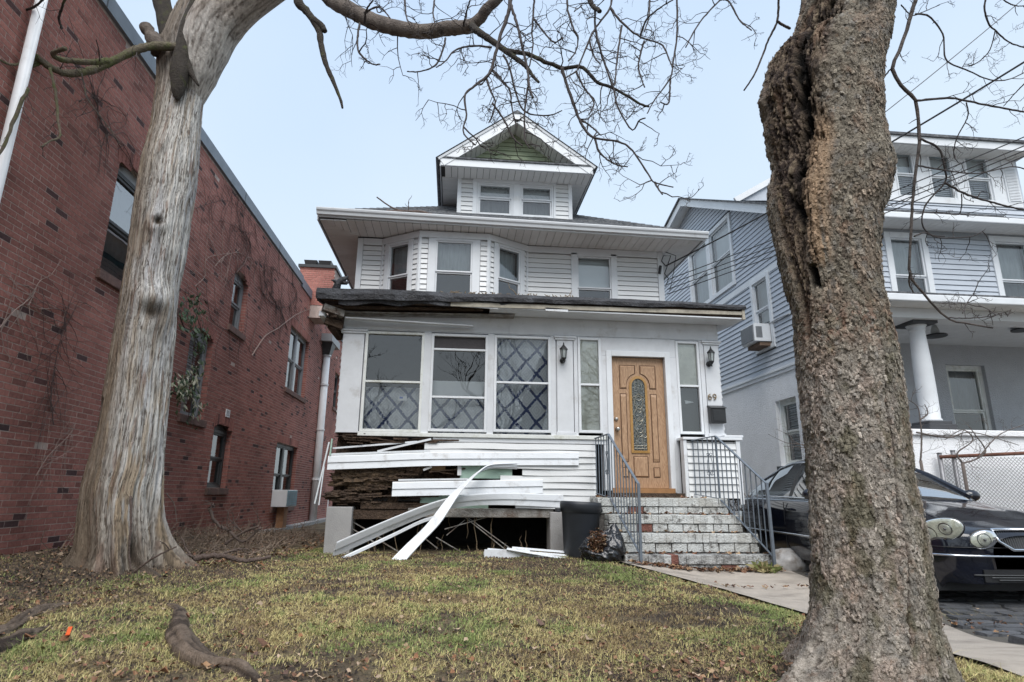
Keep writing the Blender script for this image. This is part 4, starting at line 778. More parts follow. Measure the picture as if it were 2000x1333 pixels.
def brick_building():
    XW = -4.5; F = Frame((XW, 0), (0, 1)); y0, y1, zt = -1.0, 26.0, 6.66
    B = thing('brick_building', (XW - 4, 12, 0), 'long red brick building with dark sash windows along the left of the yard', 'building')
    mort = mat('mortar', (.50, .405, .36), .95, .25, 8, bump=.3, bscale=80, dirt=((.10, .07, .06), .7, .5, .8, .6))
    wins = [(7.62, 8.75, 3.54, 5.02, .14), (10.42, 11.40, 2.07, 3.50, .14), (12.0, 12.85, 4.05, 5.14, .12), (16.4, 18.55, 3.54, 5.30, 0), (11.95, 12.92, .90, 2.0, .12), (16.2, 18.35, .45, 2.08, 0), (22.9, 23.95, 3.92, 5.24, 0)]
    # wall behind the bricks, pieced round the openings
    ys = sorted({y0, y1} | {w_[0] for w_ in wins} | {w_[1] for w_ in wins}); mb = MB()
    for a, b in zip(ys, ys[1:]):
        hs = sorted([(w_[2], w_[3] + w_[4]) for w_ in wins if w_[0] <= a + 1e-6 and w_[1] >= b - 1e-6]); z = -.4
        for h0, h1 in hs: mb.fb(F, a, b, z, h0, -.3, -.0022); z = h1
        mb.fb(F, a, b, z, zt, -.3, -.0022)
    mb.build('mortar_wall', mort, B)
    MB().box(XW - 8, XW - .3, y0, y1, -.4, zt).build('building_body', mort, B)
    BO, BS = brick_material('brick_single', 'obj'), brick_material('brick_joined', 'att'); BE = mat('sill_stone', (.17, .10, .085), .9, .3, 10, bump=.25, dirt=((.06, .06, .045), 3, .5, .7, .6))
    ch, bl, jt = .0677, .203, .0095; r = random.Random(4); lst = []
    for row in range(int((zt + .35) / ch)):
        z = -.35 + row * ch; hd = row % 6 == 5
        L_ = bl + jt; off = (row % 2) * L_ / 2 + r.uniform(-.006, .006); y = y0 + off - L_
        if hd: L_ = (bl + jt)
        while y < y1:
            a, b = max(y, y0), min(y + bl, y1); y += L_
            if b - a < .03: continue
            zc = z + ch / 2; segs = [(a, b)]
            for w0, w1, g0, g1, ar in wins:
                top = g1
                if ar:
                    u_ = ((a + b) / 2 - (w0 + w1) / 2) / ((w1 - w0) / 2); top = g1 + ar * max(0, 1 - u_ * u_)
                if zc < g0 or zc > top: continue
                out = []
                for s0, s1 in segs:
                    if w0 >= s1 or w1 <= s0: out.append((s0, s1)); continue
                    if w0 > s0: out.append((s0, w0))
                    if w1 < s1: out.append((w1, s1))
                segs = out
            for s0, s1 in segs:
                if s1 - s0 > .02: lst.append((s0, s1, z + jt / 2, z + ch - jt / 2))
    def score(q):
        x, y, k = proj((XW, (q[0] + q[1]) / 2, q[2]))
        if k < 1 or x < 6 or x > 690 or y < 4 or y > 1320: return 0
        l_, r_ = np.interp(y, [0, 100, 560, 1020, 1120], [330, 297, 235, 148, 112]), np.interp(y, [0, 100, 560, 1020, 1120], [520, 409, 355, 315, 370])
        if l_ + 5 < x < r_ - 5: return 0
        x2, y2, _ = proj((XW, q[1], q[3])); x1, y1_, _ = proj((XW, q[0], q[2])); return abs(x2 - x1) * (np.hypot(x2 - x1, y2 - y1_))
    sc = sorted(range(len(lst)), key=lambda i: -score(lst[i]))
    solo = set(i for i in sc[:300] if score(lst[i]) > 0)
    um = MB().box(-.025, .0, -.5, .5, -.5, .5); um.f = [f for f in um.f]; 
    me = mesh_np('brick', um.v, um.f); me.materials.append(BO); stuff = MB(); vv, cc, k = [], [], 0
    for i, (a, b, z, z2) in enumerate(lst):
        out = r.gauss(0, .0007)
        if i in solo:
            o = link(me, 'brick', None, B, loc=(XW + out, (a + b) / 2, (z + z2) / 2)); o.scale = (1, b - a, z2 - z)
        else:
            c = r.random(); x0_, x1_ = XW - .02, XW + out
            vv += [(x1_, a, z), (x1_, b, z), (x1_, b, z2), (x1_, a, z2), (x0_, a, z), (x0_, b, z), (x0_, b, z2), (x0_, a, z2)]; cc += [(c, c, c)] * 8
    n = len(vv) // 8; base = (np.arange(n) * 8)[:, None, None]; q = np.array([[0, 1, 2, 3], [4, 5, 1, 0], [1, 5, 6, 2], [2, 6, 7, 3], [4, 0, 3, 7]]); fs = (base + q[None]).reshape(-1, 4)
    me2 = mesh_np('brickwork', np.array(vv) - ORG[B.name], fs, False, np.array(cc)); link(me2, 'brickwork', BS, B, kind='stuff')
    rv = MB()
    for w0, w1, g0, g1, ar in wins:
        z = -.35
        while z < g1 + ar:
            if z > g0 - .04: c = r.uniform(.1, 1); rv.box(XW - .125, XW - .001, w1 - .006, w1 + .02, z + jt / 2, z + ch - jt / 2, (c, c, c)); rv.box(XW - .125, XW - .001, w0 - .02, w0 + .006, z + jt / 2, z + ch - jt / 2, (c, c, c))
            z += ch
    rv.build('reveal_bricks', BS, B, color=True, kind='stuff')
    # arches and sills
    arch = MB()
    for w0, w1, g0, g1, ar in wins:
        n_ = int((w1 - w0) / .078); 
        for k in range(n_):
            u_ = (k + .5) / n_ * 2 - 1; yc = (w0 + w1) / 2 + u_ * (w1 - w0 + .1) / 2; zz = g1 + ar * (1 - u_ * u_) + .002; t = -u_ * ar * 1.6; c = r.random()
            dy, dz = .033, .2; p = lambda a, b: np.array([0, yc + a * math.cos(t) - b * -math.sin(t) * -1, zz + a * math.sin(t) * 1 + b * math.cos(t)])
            q4 = [p(-dy, 0), p(dy, 0), p(dy, dz), p(-dy, dz)]
            arch.hexa([q_ + np.array([XW - .03, 0, 0]) for q_ in q4] + [q_ + np.array([XW + .004, 0, 0]) for q_ in q4], (c, c, c))
    arch.build('window_arch', BS, B, color=True, kind='stuff')
    # windows
    def bwin(w0, w1, g0, g1, ar, dbl=False, up='dim', lo='dim', glass=None, fr=None, sill=True):
        fr = fr or IRON; zt_ = g1
        if dbl:
            mid = (w0 + w1) / 2
            window(F, B, w0, mid - .002, g0, zt_, cw=.07, sash=.04, rec=.12, sill=0, frame=fr, upback=up, back=lo, glass=glass, proud=.02); window(F, B, mid + .002, w1, g0, zt_, cw=.07, sash=.04, rec=.12, sill=0, frame=fr, upback=up, back=lo, glass=glass, proud=.02)
        else: window(F, B, w0, w1, g0, zt_, cw=.06, sash=.045, rec=.12, sill=0, frame=fr, upback=up, back=lo, glass=glass, proud=.02)
        if ar:
            pts_ = [F.p((w0 + w1) / 2 + u_ * (w1 - w0) / 2, g1 + ar * (1 - u_ * u_), -.13) for u_ in np.linspace(1, -1, 13)]; MB().prism([F.p(w0, g1 + .002, -.13), F.p(w1, g1 + .002, -.13)] + pts_[1:-1], F.n * .02).build('arch_panel', mat('grey_panel', (.33, .34, .35), .6, .1) if ar > .13 else fr, B)
        if sill: MB().fb(F, w0 - .06, w1 + .06, g0 - .13, g0 - .004, -.12, .05).build('sill', BE, B, bevel=.008)
    TEAL = glass_mat('teal_glass', (.55, .72, .74), .3, wav=.1)
    bwin(*wins[0], glass=TEAL, up='dim', lo='dim'); bwin(*wins[1], up='blind', lo='none', fr=mat('grey_frame', (.22, .23, .24), .5, .1)); bwin(*wins[2], fr=mat('grey_frame', (.22, .23, .24), .5, .1)); bwin(*wins[3], dbl=True, up='dim', lo='none', fr=mat('grey_frame', (.22, .23, .24), .5, .1)); bwin(*wins[4], up='dim', lo='none'); bwin(16.2, 18.35, .45, 2.08, 0, dbl=True, up='dim', lo='none'); bwin(*wins[6])
    # coping, downpipes, eaves at the back end
    COP = mat('lead_coping', (.17, .20, .235), .5, .2, 5, bump=.05)
    MB().box(XW - .35, XW + .05, y0, 17.0, zt + .0, zt + .22).build('parapet_coping', COP, B); MB().box(XW - .35, XW + .012, y0, 17.0, zt + .222, zt + .27).build('parapet_cap', mat('black_metal', (.018, .019, .021)), B)
    MB().box(XW - .35, XW + .04, 17.0, y1, zt - .08, zt + .18).build('parapet_coping', COP, B)
    for k in range(6): MB().box(XW - .35, XW + .054, 1.5 + k * 2.6, 1.52 + k * 2.6, zt + .004, zt + .218).build('coping_joint', mat('black_metal', (.018, .019, .021)), B)
    # chimney
    c0, c1 = 17.9, 19.3; mb = MB(); cx0, cx1 = XW - .95, XW - .08
    q0 = np.array([PY(583, 560, 18.2)[0], PY(652, 560, 18.2)[0]]); cx0, cx1 = q0[0], q0[1]; zc1 = PY(620, 524, 18.2)[2]
    chm = MB().box(cx0, cx1, 18.2, 19.0, 6, zc1).build('chimney', mort, B)
    cb = MB(); row = 0; z = 6.4
    while z < zc1 - .05:
        x = cx0 - (row % 2) * .1
        while x < cx1:
            a, b = max(x, cx0), min(x + .2, cx1); x += .21
            if b - a > .03: c = r.uniform(.4, 1); cb.box(a, b, 18.185, 18.25, z, z + .057, (c, c, c))
        z += .0677; row += 1
    cb.build('brickwork', BS, chm, color=True, kind='stuff')
    MB().box(cx0 - .05, cx1 + .05, 18.12, 19.08, zc1, zc1 + .09).build('chimney_cap', mat('black_metal', (.018, .019, .021)), chm)
    for t in (.27, .68):
        xx = cx0 + (cx1 - cx0) * t; MB().hexa([(xx - .16, 18.25, zc1 + .09), (xx + .16, 18.25, zc1 + .09), (xx + .16, 18.6, zc1 + .09), (xx - .16, 18.6, zc1 + .09), (xx - .2, 18.2, zc1 + .26), (xx + .2, 18.2, zc1 + .26), (xx + .2, 18.65, zc1 + .26), (xx - .2, 18.65, zc1 + .26)]).build('flue_cap', mat('black_metal', (.018, .019, .021)), chm)
    PIPE = mat('white_downpipe', (.78, .79, .80), .5, .1, 3, bump=.02, dirt=((.25, .2, .17), 2, .55, .75, .5))
    mb = MB().tube([(XW + .10, 5.66, -.4), (XW + .10, 5.66, 6.6)], .052, 12); mb.build('downpipe', PIPE, B, smooth=True)
    pp = MB(); yb = 20.6
    pp.tube([(XW + .12, yb, -.2), (XW + .12, yb, 5.3)], .12, 12).tube([(XW + .12, yb, 5.3), (XW + .12, yb, 5.36)], .15, 12); o = pp.build('downpipe', PIPE, B, smooth=True)
    for z in (1.2, 2.8, 4.3): MB().tube([(XW + .12, yb, z), (XW + .12, yb, z + .06)], .14, 12).build('pipe_collar', PIPE, o)
    MB().hexa([(XW + .0, yb - .17, 5.36), (XW + .24, yb - .17, 5.36), (XW + .24, yb + .17, 5.36), (XW + .0, yb + .17, 5.36), (XW, yb - .3, 5.75), (XW + .34, yb - .3, 5.75), (XW + .34, yb + .3, 5.75), (XW, yb + .3, 5.75)]).build('rain_head', mat('dark_window_frame', (.055, .058, .060)), B)
    MB().box(XW, XW + .36, yb - .5, yb + .9, 5.75, 6.0).build('gutter_box', mat('grey_panel', (.33, .34, .35)), B)
    MB().box(XW, XW + .012, 12.42, 12.64, 2.27, 2.42).build('notice', mat('white_paper', (.75, .76, .78)), B)
    nt = MB()
    for k in range(4): nt.box(XW + .012, XW + .0135, 12.45, 12.61 - .03 * (k % 2), 2.30 + k * .027, 2.312 + k * .027)
    nt.build('notice_print', mat('grey_print', (.25, .25, .27)), B)
    MB().box(XW - .01, XW + .006, 6.9, 7.9, .05, .42).build('pale_stain', mat('efflorescence', (.33, .32, .33), .95, .5, 14), B) if False else None
    MB().box(XW - .02, XW + .28, 13.6, 25, -.4, -.06).build('footing', CONC, B)
    MB().hexa([(XW - .02, 23.4, .3), (XW + .02, 23.4, .3), (XW + .02, 23.5, .3), (XW - .02, 23.5, .3), (XW - .02, 23.4, .6), (XW + .02, 23.4, .6), (XW + .02, 23.5, .6), (XW - .02, 23.5, .6)]).build('wall_plate', PIPE, B)
    # window unit on its post
    ac = thing('air_conditioner', (XW + .2, 17.2, .4), 'white window air conditioner on a timber post in the brick wall', 'air conditioner')
    MB().box(XW - .1, XW + .36, 16.25, 17.3, .46, .88).build('case', mat('ac_white', (.68, .70, .72), .5, .05), ac, bevel=.01); MB().box(XW + .362, XW + .37, 16.29, 17.26, .48, .86).build('filler_panel', mat('blue_foam', (.20, .34, .40), .7, .15), ac)
    mb = MB()
    for k in range(7): mb.box(XW + .37, XW + .374, 16.32, 17.2, .5 + k * .05, .512 + k * .05)
    mb.build('vent_slats', mat('grey_print', (.25, .25, .27)), ac)
    tag = MB().box(XW + .08, XW + .26, 16.5, 16.85, -.15, .45).build('post', mat('orange_timber', (.32, .17, .09), .9, .3, 10, bump=.2), label='short timber post standing under the white air conditioner', cat='post')
brick_building()

# ------------------------------------------------------------------ the blue house
def blue_house():
    XS, YF = 6.9, 10.65; K = lambda z: .85 + (z - .85) * YF / 9.3
    B = thing('blue_house', (10, 14, 0), 'blue sided house with a white porch column, right of the driveway', 'house')
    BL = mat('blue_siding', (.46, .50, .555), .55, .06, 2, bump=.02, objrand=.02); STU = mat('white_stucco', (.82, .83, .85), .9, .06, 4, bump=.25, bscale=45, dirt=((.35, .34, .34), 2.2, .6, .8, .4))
    FS, FF = Frame((XS, YF), (0, 1)), Frame((XS, YF), (1, 0)); FS = Frame((XS, 24), (0, -1)); L_ = 24 - YF; us = lambda y: 24 - y
    zb, zt1 = 3.50, 8.6
    w2 = (12.05, 12.9, 3.98, 5.72); w3 = (13.6, 16.4, 5.95, 7.9)
    lw = (11.55, 12.35, 1.45, 2.82)
    mb = MB(); mb.fb(FS, 0, us(lw[1]), -.3, 3.36, -.1, 0).fb(FS, us(lw[0]), L_, -.3, 3.36, -.1, 0).fb(FS, us(lw[1]), us(lw[0]), -.3, lw[2], -.1, 0).fb(FS, us(lw[1]), us(lw[0]), lw[3], 3.36, -.1, 0).build('stucco_wall', STU, B)
    MB().fb(FS, 0, L_, 3.362, 3.50, -.02, .03).fb(FS, 0, L_, 3.44, 3.47, .03, .05).build('belt_board', TRIM, B)
    window(FS, B, us(lw[1]), us(lw[0]), lw[2], lw[3], cw=.07, sash=.05, rec=.12, sill=0, upback='blind', back='blind', proud=.02, frame=mat('mossy_window_frame', (.66, .68, .66)))
    MB().fb(FS, us(lw[1]) - .08, us(lw[0]) + .08, lw[2] - .13, lw[2] - .003, -.1, .06).build('sill', mat('slate_sill', (.06, .063, .07), .8, .2), B)
    # side wall, with the wide bay of windows and a window unit below
    ap = PXX(1352, 398, XS); f1 = PXX(1500, 409, XS); sF = (ap[2] - f1[2]) / (ap[1] - f1[1]); b1 = PXX(1326, 446, XS); sB = (ap[2] - b1[2]) / (b1[1] - ap[1]); zt_f = ap[2] - sF * (ap[1] - YF)
    def gable(z):
        ya = YF if z <= zt_f else ap[1] - (ap[2] - z) / sF; yb = min(24, ap[1] + (ap[2] - z) / sB)
        return us(yb), min(us(ya), L_ - .06)
    hl = [(us(w2[1]) + .02, us(w2[0]) - .02, w2[2] + .02, w2[3] - .02), (us(w3[1]) + .02, us(w3[0]) - .02, w3[2] + .02, w3[3] - .02)]
    for z_ in np.arange(zb - .1, ap[2] - .25, .224):
        g0_, g1_ = gable(z_ + .28); backing(FS, B, max(g0_, us(20)), g1_ - .02, z_, z_ + .224, hl)
    siding(FS, B, BL, 0, L_ - .06, zb, ap[2] - .05, .112, clip=gable, holes=[(us(w2[1]), us(w2[0]), w2[2], w2[3]), (us(w3[1]), us(w3[0]), w3[2], w3[3])])
    MB().fb(FS, L_ - .065, L_ + .02, zb, K(5.6), -.02, .03).build('corner_board', TRIM, B)
    window(FS, B, us(w2[1]), us(w2[0]), w2[2], w2[3], cw=.1, sash=.04, sill=0, upback='veil', back='veil', zm=4.95, proud=.05)
    ml = (us(w3[0]) + us(w3[1])) / 2
    window(FS, B, us(w3[1]), ml - .002, w3[2], w3[3], cw=.11, sash=.04, sill=0, upback='shade', back='veil', proud=.05); window(FS, B, ml + .002, us(w3[0]), w3[2], w3[3], cw=.11, sash=.04, sill=0, upback='shade', back='veil', proud=.05)
    MB().fb(FS, us(17.5), us(11.4), 5.66, 5.8, -.01, .03).build('belt_board', TRIM, B)
    ac = thing('air_conditioner', (XS - .2, 12.4, 4.05), 'white window air conditioner jutting from the blue side wall', 'air conditioner')
    a0 = MB().box(XS - .42, XS - .04, 12.17, 12.78, 4.12, 4.52).build('case', mat('ac_white', (.68, .70, .72)), ac, bevel=.008)
    MB().box(XS - .44, XS - .421, 12.2, 12.75, 4.15, 4.49).build('rear_grille', mat('ac_grille', (.16, .17, .18), .6, .2), ac); MB().box(XS - .38, XS - .24, 12.164, 12.169, 4.2, 4.45).build('side_grille', mat('ac_grille', (.16, .17, .18)), ac); MB().box(XS - .3, XS - .03, 12.2, 12.75, 4.03, 4.11).build('bracket', mat('brown_board', (.15, .10, .07), .9, .3), ac)
    # the side gable's eaves, roof behind
    def slab(a, b, name, m_, w_=.5, h=.18): return MB().obox(a, b, w_, h).build(name, m_, B)
    gp, g0, g1 = PXX(1345, 391, XS - .35), PXX(1322, 446, XS - .35), PXX(1500, 402, XS - .35)
    zt = 8.3; A3 = lambda y, dx, dz=0: np.array([XS - dx, y, (ap[2] - sF * (ap[1] - y) if y <= ap[1] else ap[2] - sB * (y - ap[1])) + dz])
    for ya, yb in ((YF - .5, ap[1]), (ap[1], ap[1] + 2.6)):
        for x0_, x1_, d0, d1, nm, m_ in ((.37, .33, -.10, .12, 'rake_board', TRIM), (.33, -.02, .0, .03, 'soffit', SOFF), (.42, -4.0, .122, .17, 'gable_roof', SHING)):
            MB().hexa([A3(ya, x0_, d0), A3(ya, x1_, d0), A3(yb, x1_, d0), A3(yb, x0_, d0), A3(ya, x0_, d1), A3(ya, x1_, d1), A3(yb, x1_, d1), A3(yb, x0_, d1)]).build(nm, m_, B)
    MB().hexa([(XS - .4, 16.9, 5.9), (XS - .28, 16.9, 5.9), (XS - .28, 17.1, 5.9), (XS - .4, 17.1, 5.9), (XS - .4, 16.9, zt - .05), (XS - .28, 16.9, zt - .05), (XS - .28, 17.1, zt - .05), (XS - .4, 17.1, zt - .05)]).build('eave_board', TRIM, B) if False else None
    # front: second storey
    f_ = lambda x, y: PY(x, y, YF); wins = [(f_(1724, 460)[0] - XS, f_(1806, 460)[0] - XS, K(3.9), f_(1745, 455)[2]), (f_(1929, 470)[0] - XS, f_(2012, 475)[0] - XS, K(3.9), f_(1945, 463)[2])]
    backing(FF, B, .02, 6.4, -.3, K(5.47), [(a + .02, b - .02, c + .02, d - .02) for a, b, c, d in wins] + [(-1, 9, -1, K(3.5))])
    siding(FF, B, BL, .07, 6.4, K(3.6), K(5.38), .113, holes=[(a - .0, b + .0, c, d) for a, b, c, d in wins])
    MB().fb(FF, -.03, .075, K(3.3), K(5.6), -.02, .034).build('corner_board', TRIM, B); MB().fb(FF, .07, 6.4, K(5.37), K(5.50), -.02, .03).build('frieze_board', mat('grey_frieze', (.27, .29, .31), .7, .1), B)
    for a, b, c, d in wins: window(FF, B, a, b, c, d, cw=.12, sash=.035, sill=0, upback='veil', back='dim', zm=K(4.62), proud=.04)
    # skirt roof eave, attic band with three windows and shutters, upper eave
    MB().box(XS - .02, 13.4, YF - .5, YF + .2, K(5.53), K(5.55)).build('soffit_backing', DARKWALL, B)
    for k in range(43): MB().box(XS - .02 + k * .15, XS - .02 + k * .15 + .143, YF - .49, YF - .002, K(5.502), K(5.522)).build('soffit_panel', SOFF, B)
    MB().box(XS - .06, 13.4, YF - .56, YF - .5, K(5.485), K(5.60)).build('gutter', TRIM, B, bevel=.02)
    MB().hexa([(XS - .05, YF - .53, K(5.585)), (13.4, YF - .53, K(5.585)), (13.4, YF + .02, K(5.8)), (XS - .05, YF + .02, K(5.8)), (XS - .05, YF - .53, K(5.62)), (13.4, YF - .53, K(5.62)), (13.4, YF + .02, K(5.84)), (XS - .05, YF + .02, K(5.84))]).build('skirt_roof', SHING, B)
    FA = Frame((XS, YF), (1, 0)); q = [PY(x, y, YF) for x, y in ((1742, 298), (1797, 385), (1809, 303), (1872, 388), (1880, 308), (1945, 392), (1730, 270), (2000, 305))]
    zA0, zA1 = 5.9, 7.35
    zl, zh = q[1][2] - .03, q[0][2] + .03; aR = PY(1985, 350, YF)[0] - XS
    siding(FA, B, BL, -.1, aR, K(5.82), zl - .1, .113)
    a_w = [(q[0][0] - XS - .01, q[1][0] - XS), (q[2][0] - XS - .02, q[3][0] - XS), (q[4][0] - XS - .02, q[5][0] - XS)]
    zE = PY(1740, 283, YF - .3)[2]; mb = MB().fb(FA, -.1, aR, zh + .0, zE + .3, -.1, .012).fb(FA, -.1, aR, zl - .1, zl, -.1, .03).fb(FA, -.1, aR, K(5.6), zl - .1, -.1, -.016); pv = -.1
    for a, b in a_w: mb.fb(FA, pv, a, zl, zh, -.1, .010); pv = b
    mb.fb(FA, pv, aR, zl, zh, -.1, .010); mb.build('attic_wall', TRIM, B)
    for a, b in a_w: window(FA, B, a, b, zl, zh, cw=.03, sash=.035, sill=0, upback='shade', back='blind', proud=.025)
    s0, s1 = PY(1957, 340, YF)[0] - XS, PY(1984, 345, YF)[0] - XS; sh = MB().fb(FA, s0, s1, zl + .0, zh, .012, .035).build('shutter', TRIM, B); mb = MB()
    for k in range(22): mb.hexa([FA.p(s0 + .03, zl + .04 + k * .036, .05), FA.p(s1 - .03, zl + .04 + k * .036, .05), FA.p(s1 - .03, zl + .04 + k * .036, .036), FA.p(s0 + .03, zl + .04 + k * .036, .036), FA.p(s0 + .03, zl + .07 + k * .036, .038), FA.p(s1 - .03, zl + .07 + k * .036, .038), FA.p(s1 - .03, zl + .07 + k * .036, .036), FA.p(s0 + .03, zl + .07 + k * .036, .036)])
    mb.build('shutter_slats', TRIM, sh, kind='stuff')
    MB().fb(FA, aR, aR + .05, K(5.7), zE + .3, -.1, .02).build('corner_board', BL, B); MB().box(XS + aR - .02, XS + aR, YF + .1, 13, K(5.6), zE).build('wall_backing', DARKWALL, B)
    xr_ = PY(2012, 285, YF - .4)[0]; MB().box(XS + .1, xr_, YF - .38, YF + 1, zE, zE + .03).build('soffit', SOFF, B); MB().box(XS + .08, xr_ + .02, YF - .42, YF - .38, zE - .02, zE + .15).build('fascia_board', TRIM, B); MB().box(xr_, xr_ + .03, YF - .38, YF + 1, zE - .02, zE + .15).build('fascia_board', TRIM, B); MB().box(XS + .06, xr_ + .05, YF - .46, YF + 1, zE + .152, zE + .21).build('roof_edge', SHING, B)
    for k in range(29): MB().box(XS + .12 + k * .13, XS + .12 + k * .13 + .122, YF - .37, YF, zE - .022, zE - .004).build('soffit_panel', SOFF, B)
    # upper roof behind, seen between the trunk and the side eave
    ra, rb, rc = PY(1445, 388, 14.0), PY(1520, 345, 14.0), PY(1520, 388, 14.0)
    MB().prism([PY(1445, 392, 13.0), PY(1570, 323, 13.0), PY(1570, 392, 13.0)], (0, .1, 0)).build('upper_gable', BL, B); MB().obox(PY(1436, 392, 12.96), PY(1565, 320, 12.96), .06, .14, up=(0, 0, 1)).build('rake_board', TRIM, B)
    # porch: knee wall, floor, column, ceiling, roof
    YP = 8.6; px0 = PY(1778, 845, YP)[0]; zk = PY(1900, 841, YP)[2]
    MB().box(px0, 13.4, YP, YP + .22, -.3, zk - .09).box(px0, px0 + .22, YP + .22, YF, -.3, zk - .09).build('knee_wall', STU, B)
    MB().box(px0 - .05, 13.4, YP - .05, YP + .27, zk - .088, zk).box(px0 - .05, px0 + .27, YP + .27, YF, zk - .088, zk).build('wall_cap', STU, B, bevel=.012)
    MB().box(px0 + .1, 13.4, YP + .1, YF, .7, .8).build('porch_floor', CONC, B)
    cxx = PY(1828, 825, YP + .11)[0]; zc0, zc1 = zk + .14, PY(1790, 634, YP + .11)[2]; cy = YP + .2; SLT = mat('slate_sill', (.06, .063, .07))
    MB().box(cxx - .23, cxx + .23, cy - .23, cy + .23, zk + .002, zk + .09).box(cxx - .19, cxx + .19, cy - .19, cy + .19, zk + .09, zc0).build('column_base', SLT, B, bevel=.01)
    o = MB().lathe((cxx, cy, zc0), [(.155, 0), (.155, .03), (.135, .05), (.14, .4), (.135, .9), (.112, zc1 - zc0 - .12), (.112, zc1 - zc0 - .10), (.124, zc1 - zc0 - .09), (.124, zc1 - zc0 - .07), (.112, zc1 - zc0 - .06), (.14, zc1 - zc0 - .02), (.15, zc1 - zc0)], 28).build('porch_column', TRIM, B, smooth=True)
    MB().box(cxx - .21, cxx + .21, cy - .21, cy + .21, zc1, zc1 + .045).build('column_capital', SLT, B)
    zp = zc1 + .045; e0 = px0 - .18
    MB().box(e0 + .05, 13.4, YP - .1, YP + .22, zp, zp + .22).box(e0 + .05, e0 + .3, YP + .22, YF, zp, zp + .22).build('porch_beam', TRIM, B)
    MB().box(px0, 13.4, YP + .22, YF, zp + .16, zp + .2).build('porch_ceiling', mat('porch_ceiling_paint', (.62, .64, .66), .7, .08), B)
    for k in range(50):
        MB().box(e0 - .1 + k * .14, e0 - .1 + k * .14 + .133, YP - .40, YP - .102, zp + .16, zp + .175).build('soffit_panel', SOFF, B)
    MB().box(e0 - .24, 13.4, YP - .46, YP - .40, zp + .155, zp + .27).box(e0 - .30, e0 - .24, YP - .46, YF, zp + .155, zp + .27).build('gutter', TRIM, B, bevel=.015); MB().box(e0 - .24, e0 + .048, YP - .1, YF, zp + .157, zp + .172).build('soffit', SOFF, B)
    MB().hexa([(e0 - .27, YP - .45, zp + .272), (13.4, YP - .45, zp + .272), (13.4, YF + .02, zp + .5), (e0 - .27, YF + .02, zp + .5), (e0 - .27, YP - .45, zp + .30), (13.4, YP - .45, zp + .30), (13.4, YF + .02, zp + .6), (e0 - .27, YF + .02, zp + .6)]).build('porch_roof', SHING, B)
    # front wall under the porch
    fw = [PY(1846, 712, YF), PY(1922, 712, YF), PY(1925, 838, YF)]; wa, wb, wc, wd = fw[0][0] - XS, fw[1][0] - XS, 1.45, fw[0][2]
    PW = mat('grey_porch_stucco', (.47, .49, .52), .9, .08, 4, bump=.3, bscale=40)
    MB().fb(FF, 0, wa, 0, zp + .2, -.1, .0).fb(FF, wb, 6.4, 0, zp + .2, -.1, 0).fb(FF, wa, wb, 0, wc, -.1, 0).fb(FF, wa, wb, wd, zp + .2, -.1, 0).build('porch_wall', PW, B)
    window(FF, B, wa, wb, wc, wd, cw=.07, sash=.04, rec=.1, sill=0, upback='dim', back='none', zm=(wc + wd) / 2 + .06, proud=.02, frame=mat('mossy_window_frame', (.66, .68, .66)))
    lamp_m = mat('frosted_shade', (.45, .47, .47), .4, .1)
    for i, (x, y, D, lb) in enumerate(((1828, 658, 9.3, 'porch ceiling light with a dark ring beside the white column'), (1998, 646, 9.3, 'dark porch ceiling light at the far right of the blue house'))):
        p = PY(x, y, D); t = thing('ceiling_light', (p[0], D, p[2]), lb, 'lamp', 'porch ceiling lights')
        MB().lathe((p[0], D, p[2]), [(.17, 0), (.175, .02), (.165, .03)], 20).build('ring', mat('black_metal', (.018, .019, .021)), t); MB().lathe((p[0], D, p[2] + .03), [(.05, 0), (.07, .05), (.06, .1), (.02, zp + .16 - p[2] - .03)], 14).build('shade', lamp_m, t, smooth=True)
blue_house()
def fence():
    # chain link between the drive and the blue house
    a, b = PY(1842, 893, 8.46), PY(2040, 884, 8.25); n = b - a; Lh = np.hypot(n[0], n[1]); F = Frame(a[:2], n[:2]); zt = a[2]; L_ = 3.2; z0 = .05; sl = (b[2] - a[2]) / Lh
    t = thing('chain_link_fence', (a[0], a[1], 0), 'chain link fence with a rusty top rail beyond the dark car', 'fence')
    GAL = mat('galvanised_wire', (.20, .20, .21), .5, .2, 20, metal=.5); RUST = mat('rusty_rail', (.17, .075, .05), .9, .4, 14, bump=.3)
    MB().tube([F.p(-.05, zt), F.p(L_, zt + sl * L_)], .026, 10).build('top_rail', RUST, t, smooth=True)
    for u, h, m_ in ((-.03, .05, GAL), (.17, .09, GAL), (2.2, .05, RUST)): MB().tube([F.p(u, -.2, -.03), F.p(u, zt + h, -.03)], .032, 10).tube([F.p(u, zt + h, -.03), F.p(u, zt + h + .012, -.03)], .037, 10).build('post', m_, t, smooth=True)
    mb = MB(); s = .055; zb = z0
    nn = int((L_ + zt - z0) / s)
    for k in range(-int((zt - z0) / s) - 1, int(L_ / s) + 1):
        for sg in (1, -1):
            u_a, u_b = (k * s, k * s + (zt - zb)) if sg > 0 else (k * s + (zt - zb), k * s); za, zb2 = zb, zt
            p0, p1 = np.array([u_a, za]), np.array([u_b, zb2]); d = p1 - p0; lo, hi = 0, 1
            for bd, gt in ((0, 1), (L_, 0)):
                tt = (bd - p0[0]) / d[0]
                if (d[0] > 0) == bool(gt): lo = max(lo, tt)
                else: hi = min(hi, tt)
            if hi - lo > .02: q0, q1 = p0 + d * lo, p0 + d * hi; mb.obox(F.p(*q0, .004 * sg), F.p(*q1, .004 * sg), .0042, .0042, up=F.n)
    mb.build('wire_mesh', GAL, t, kind='stuff')
fence()

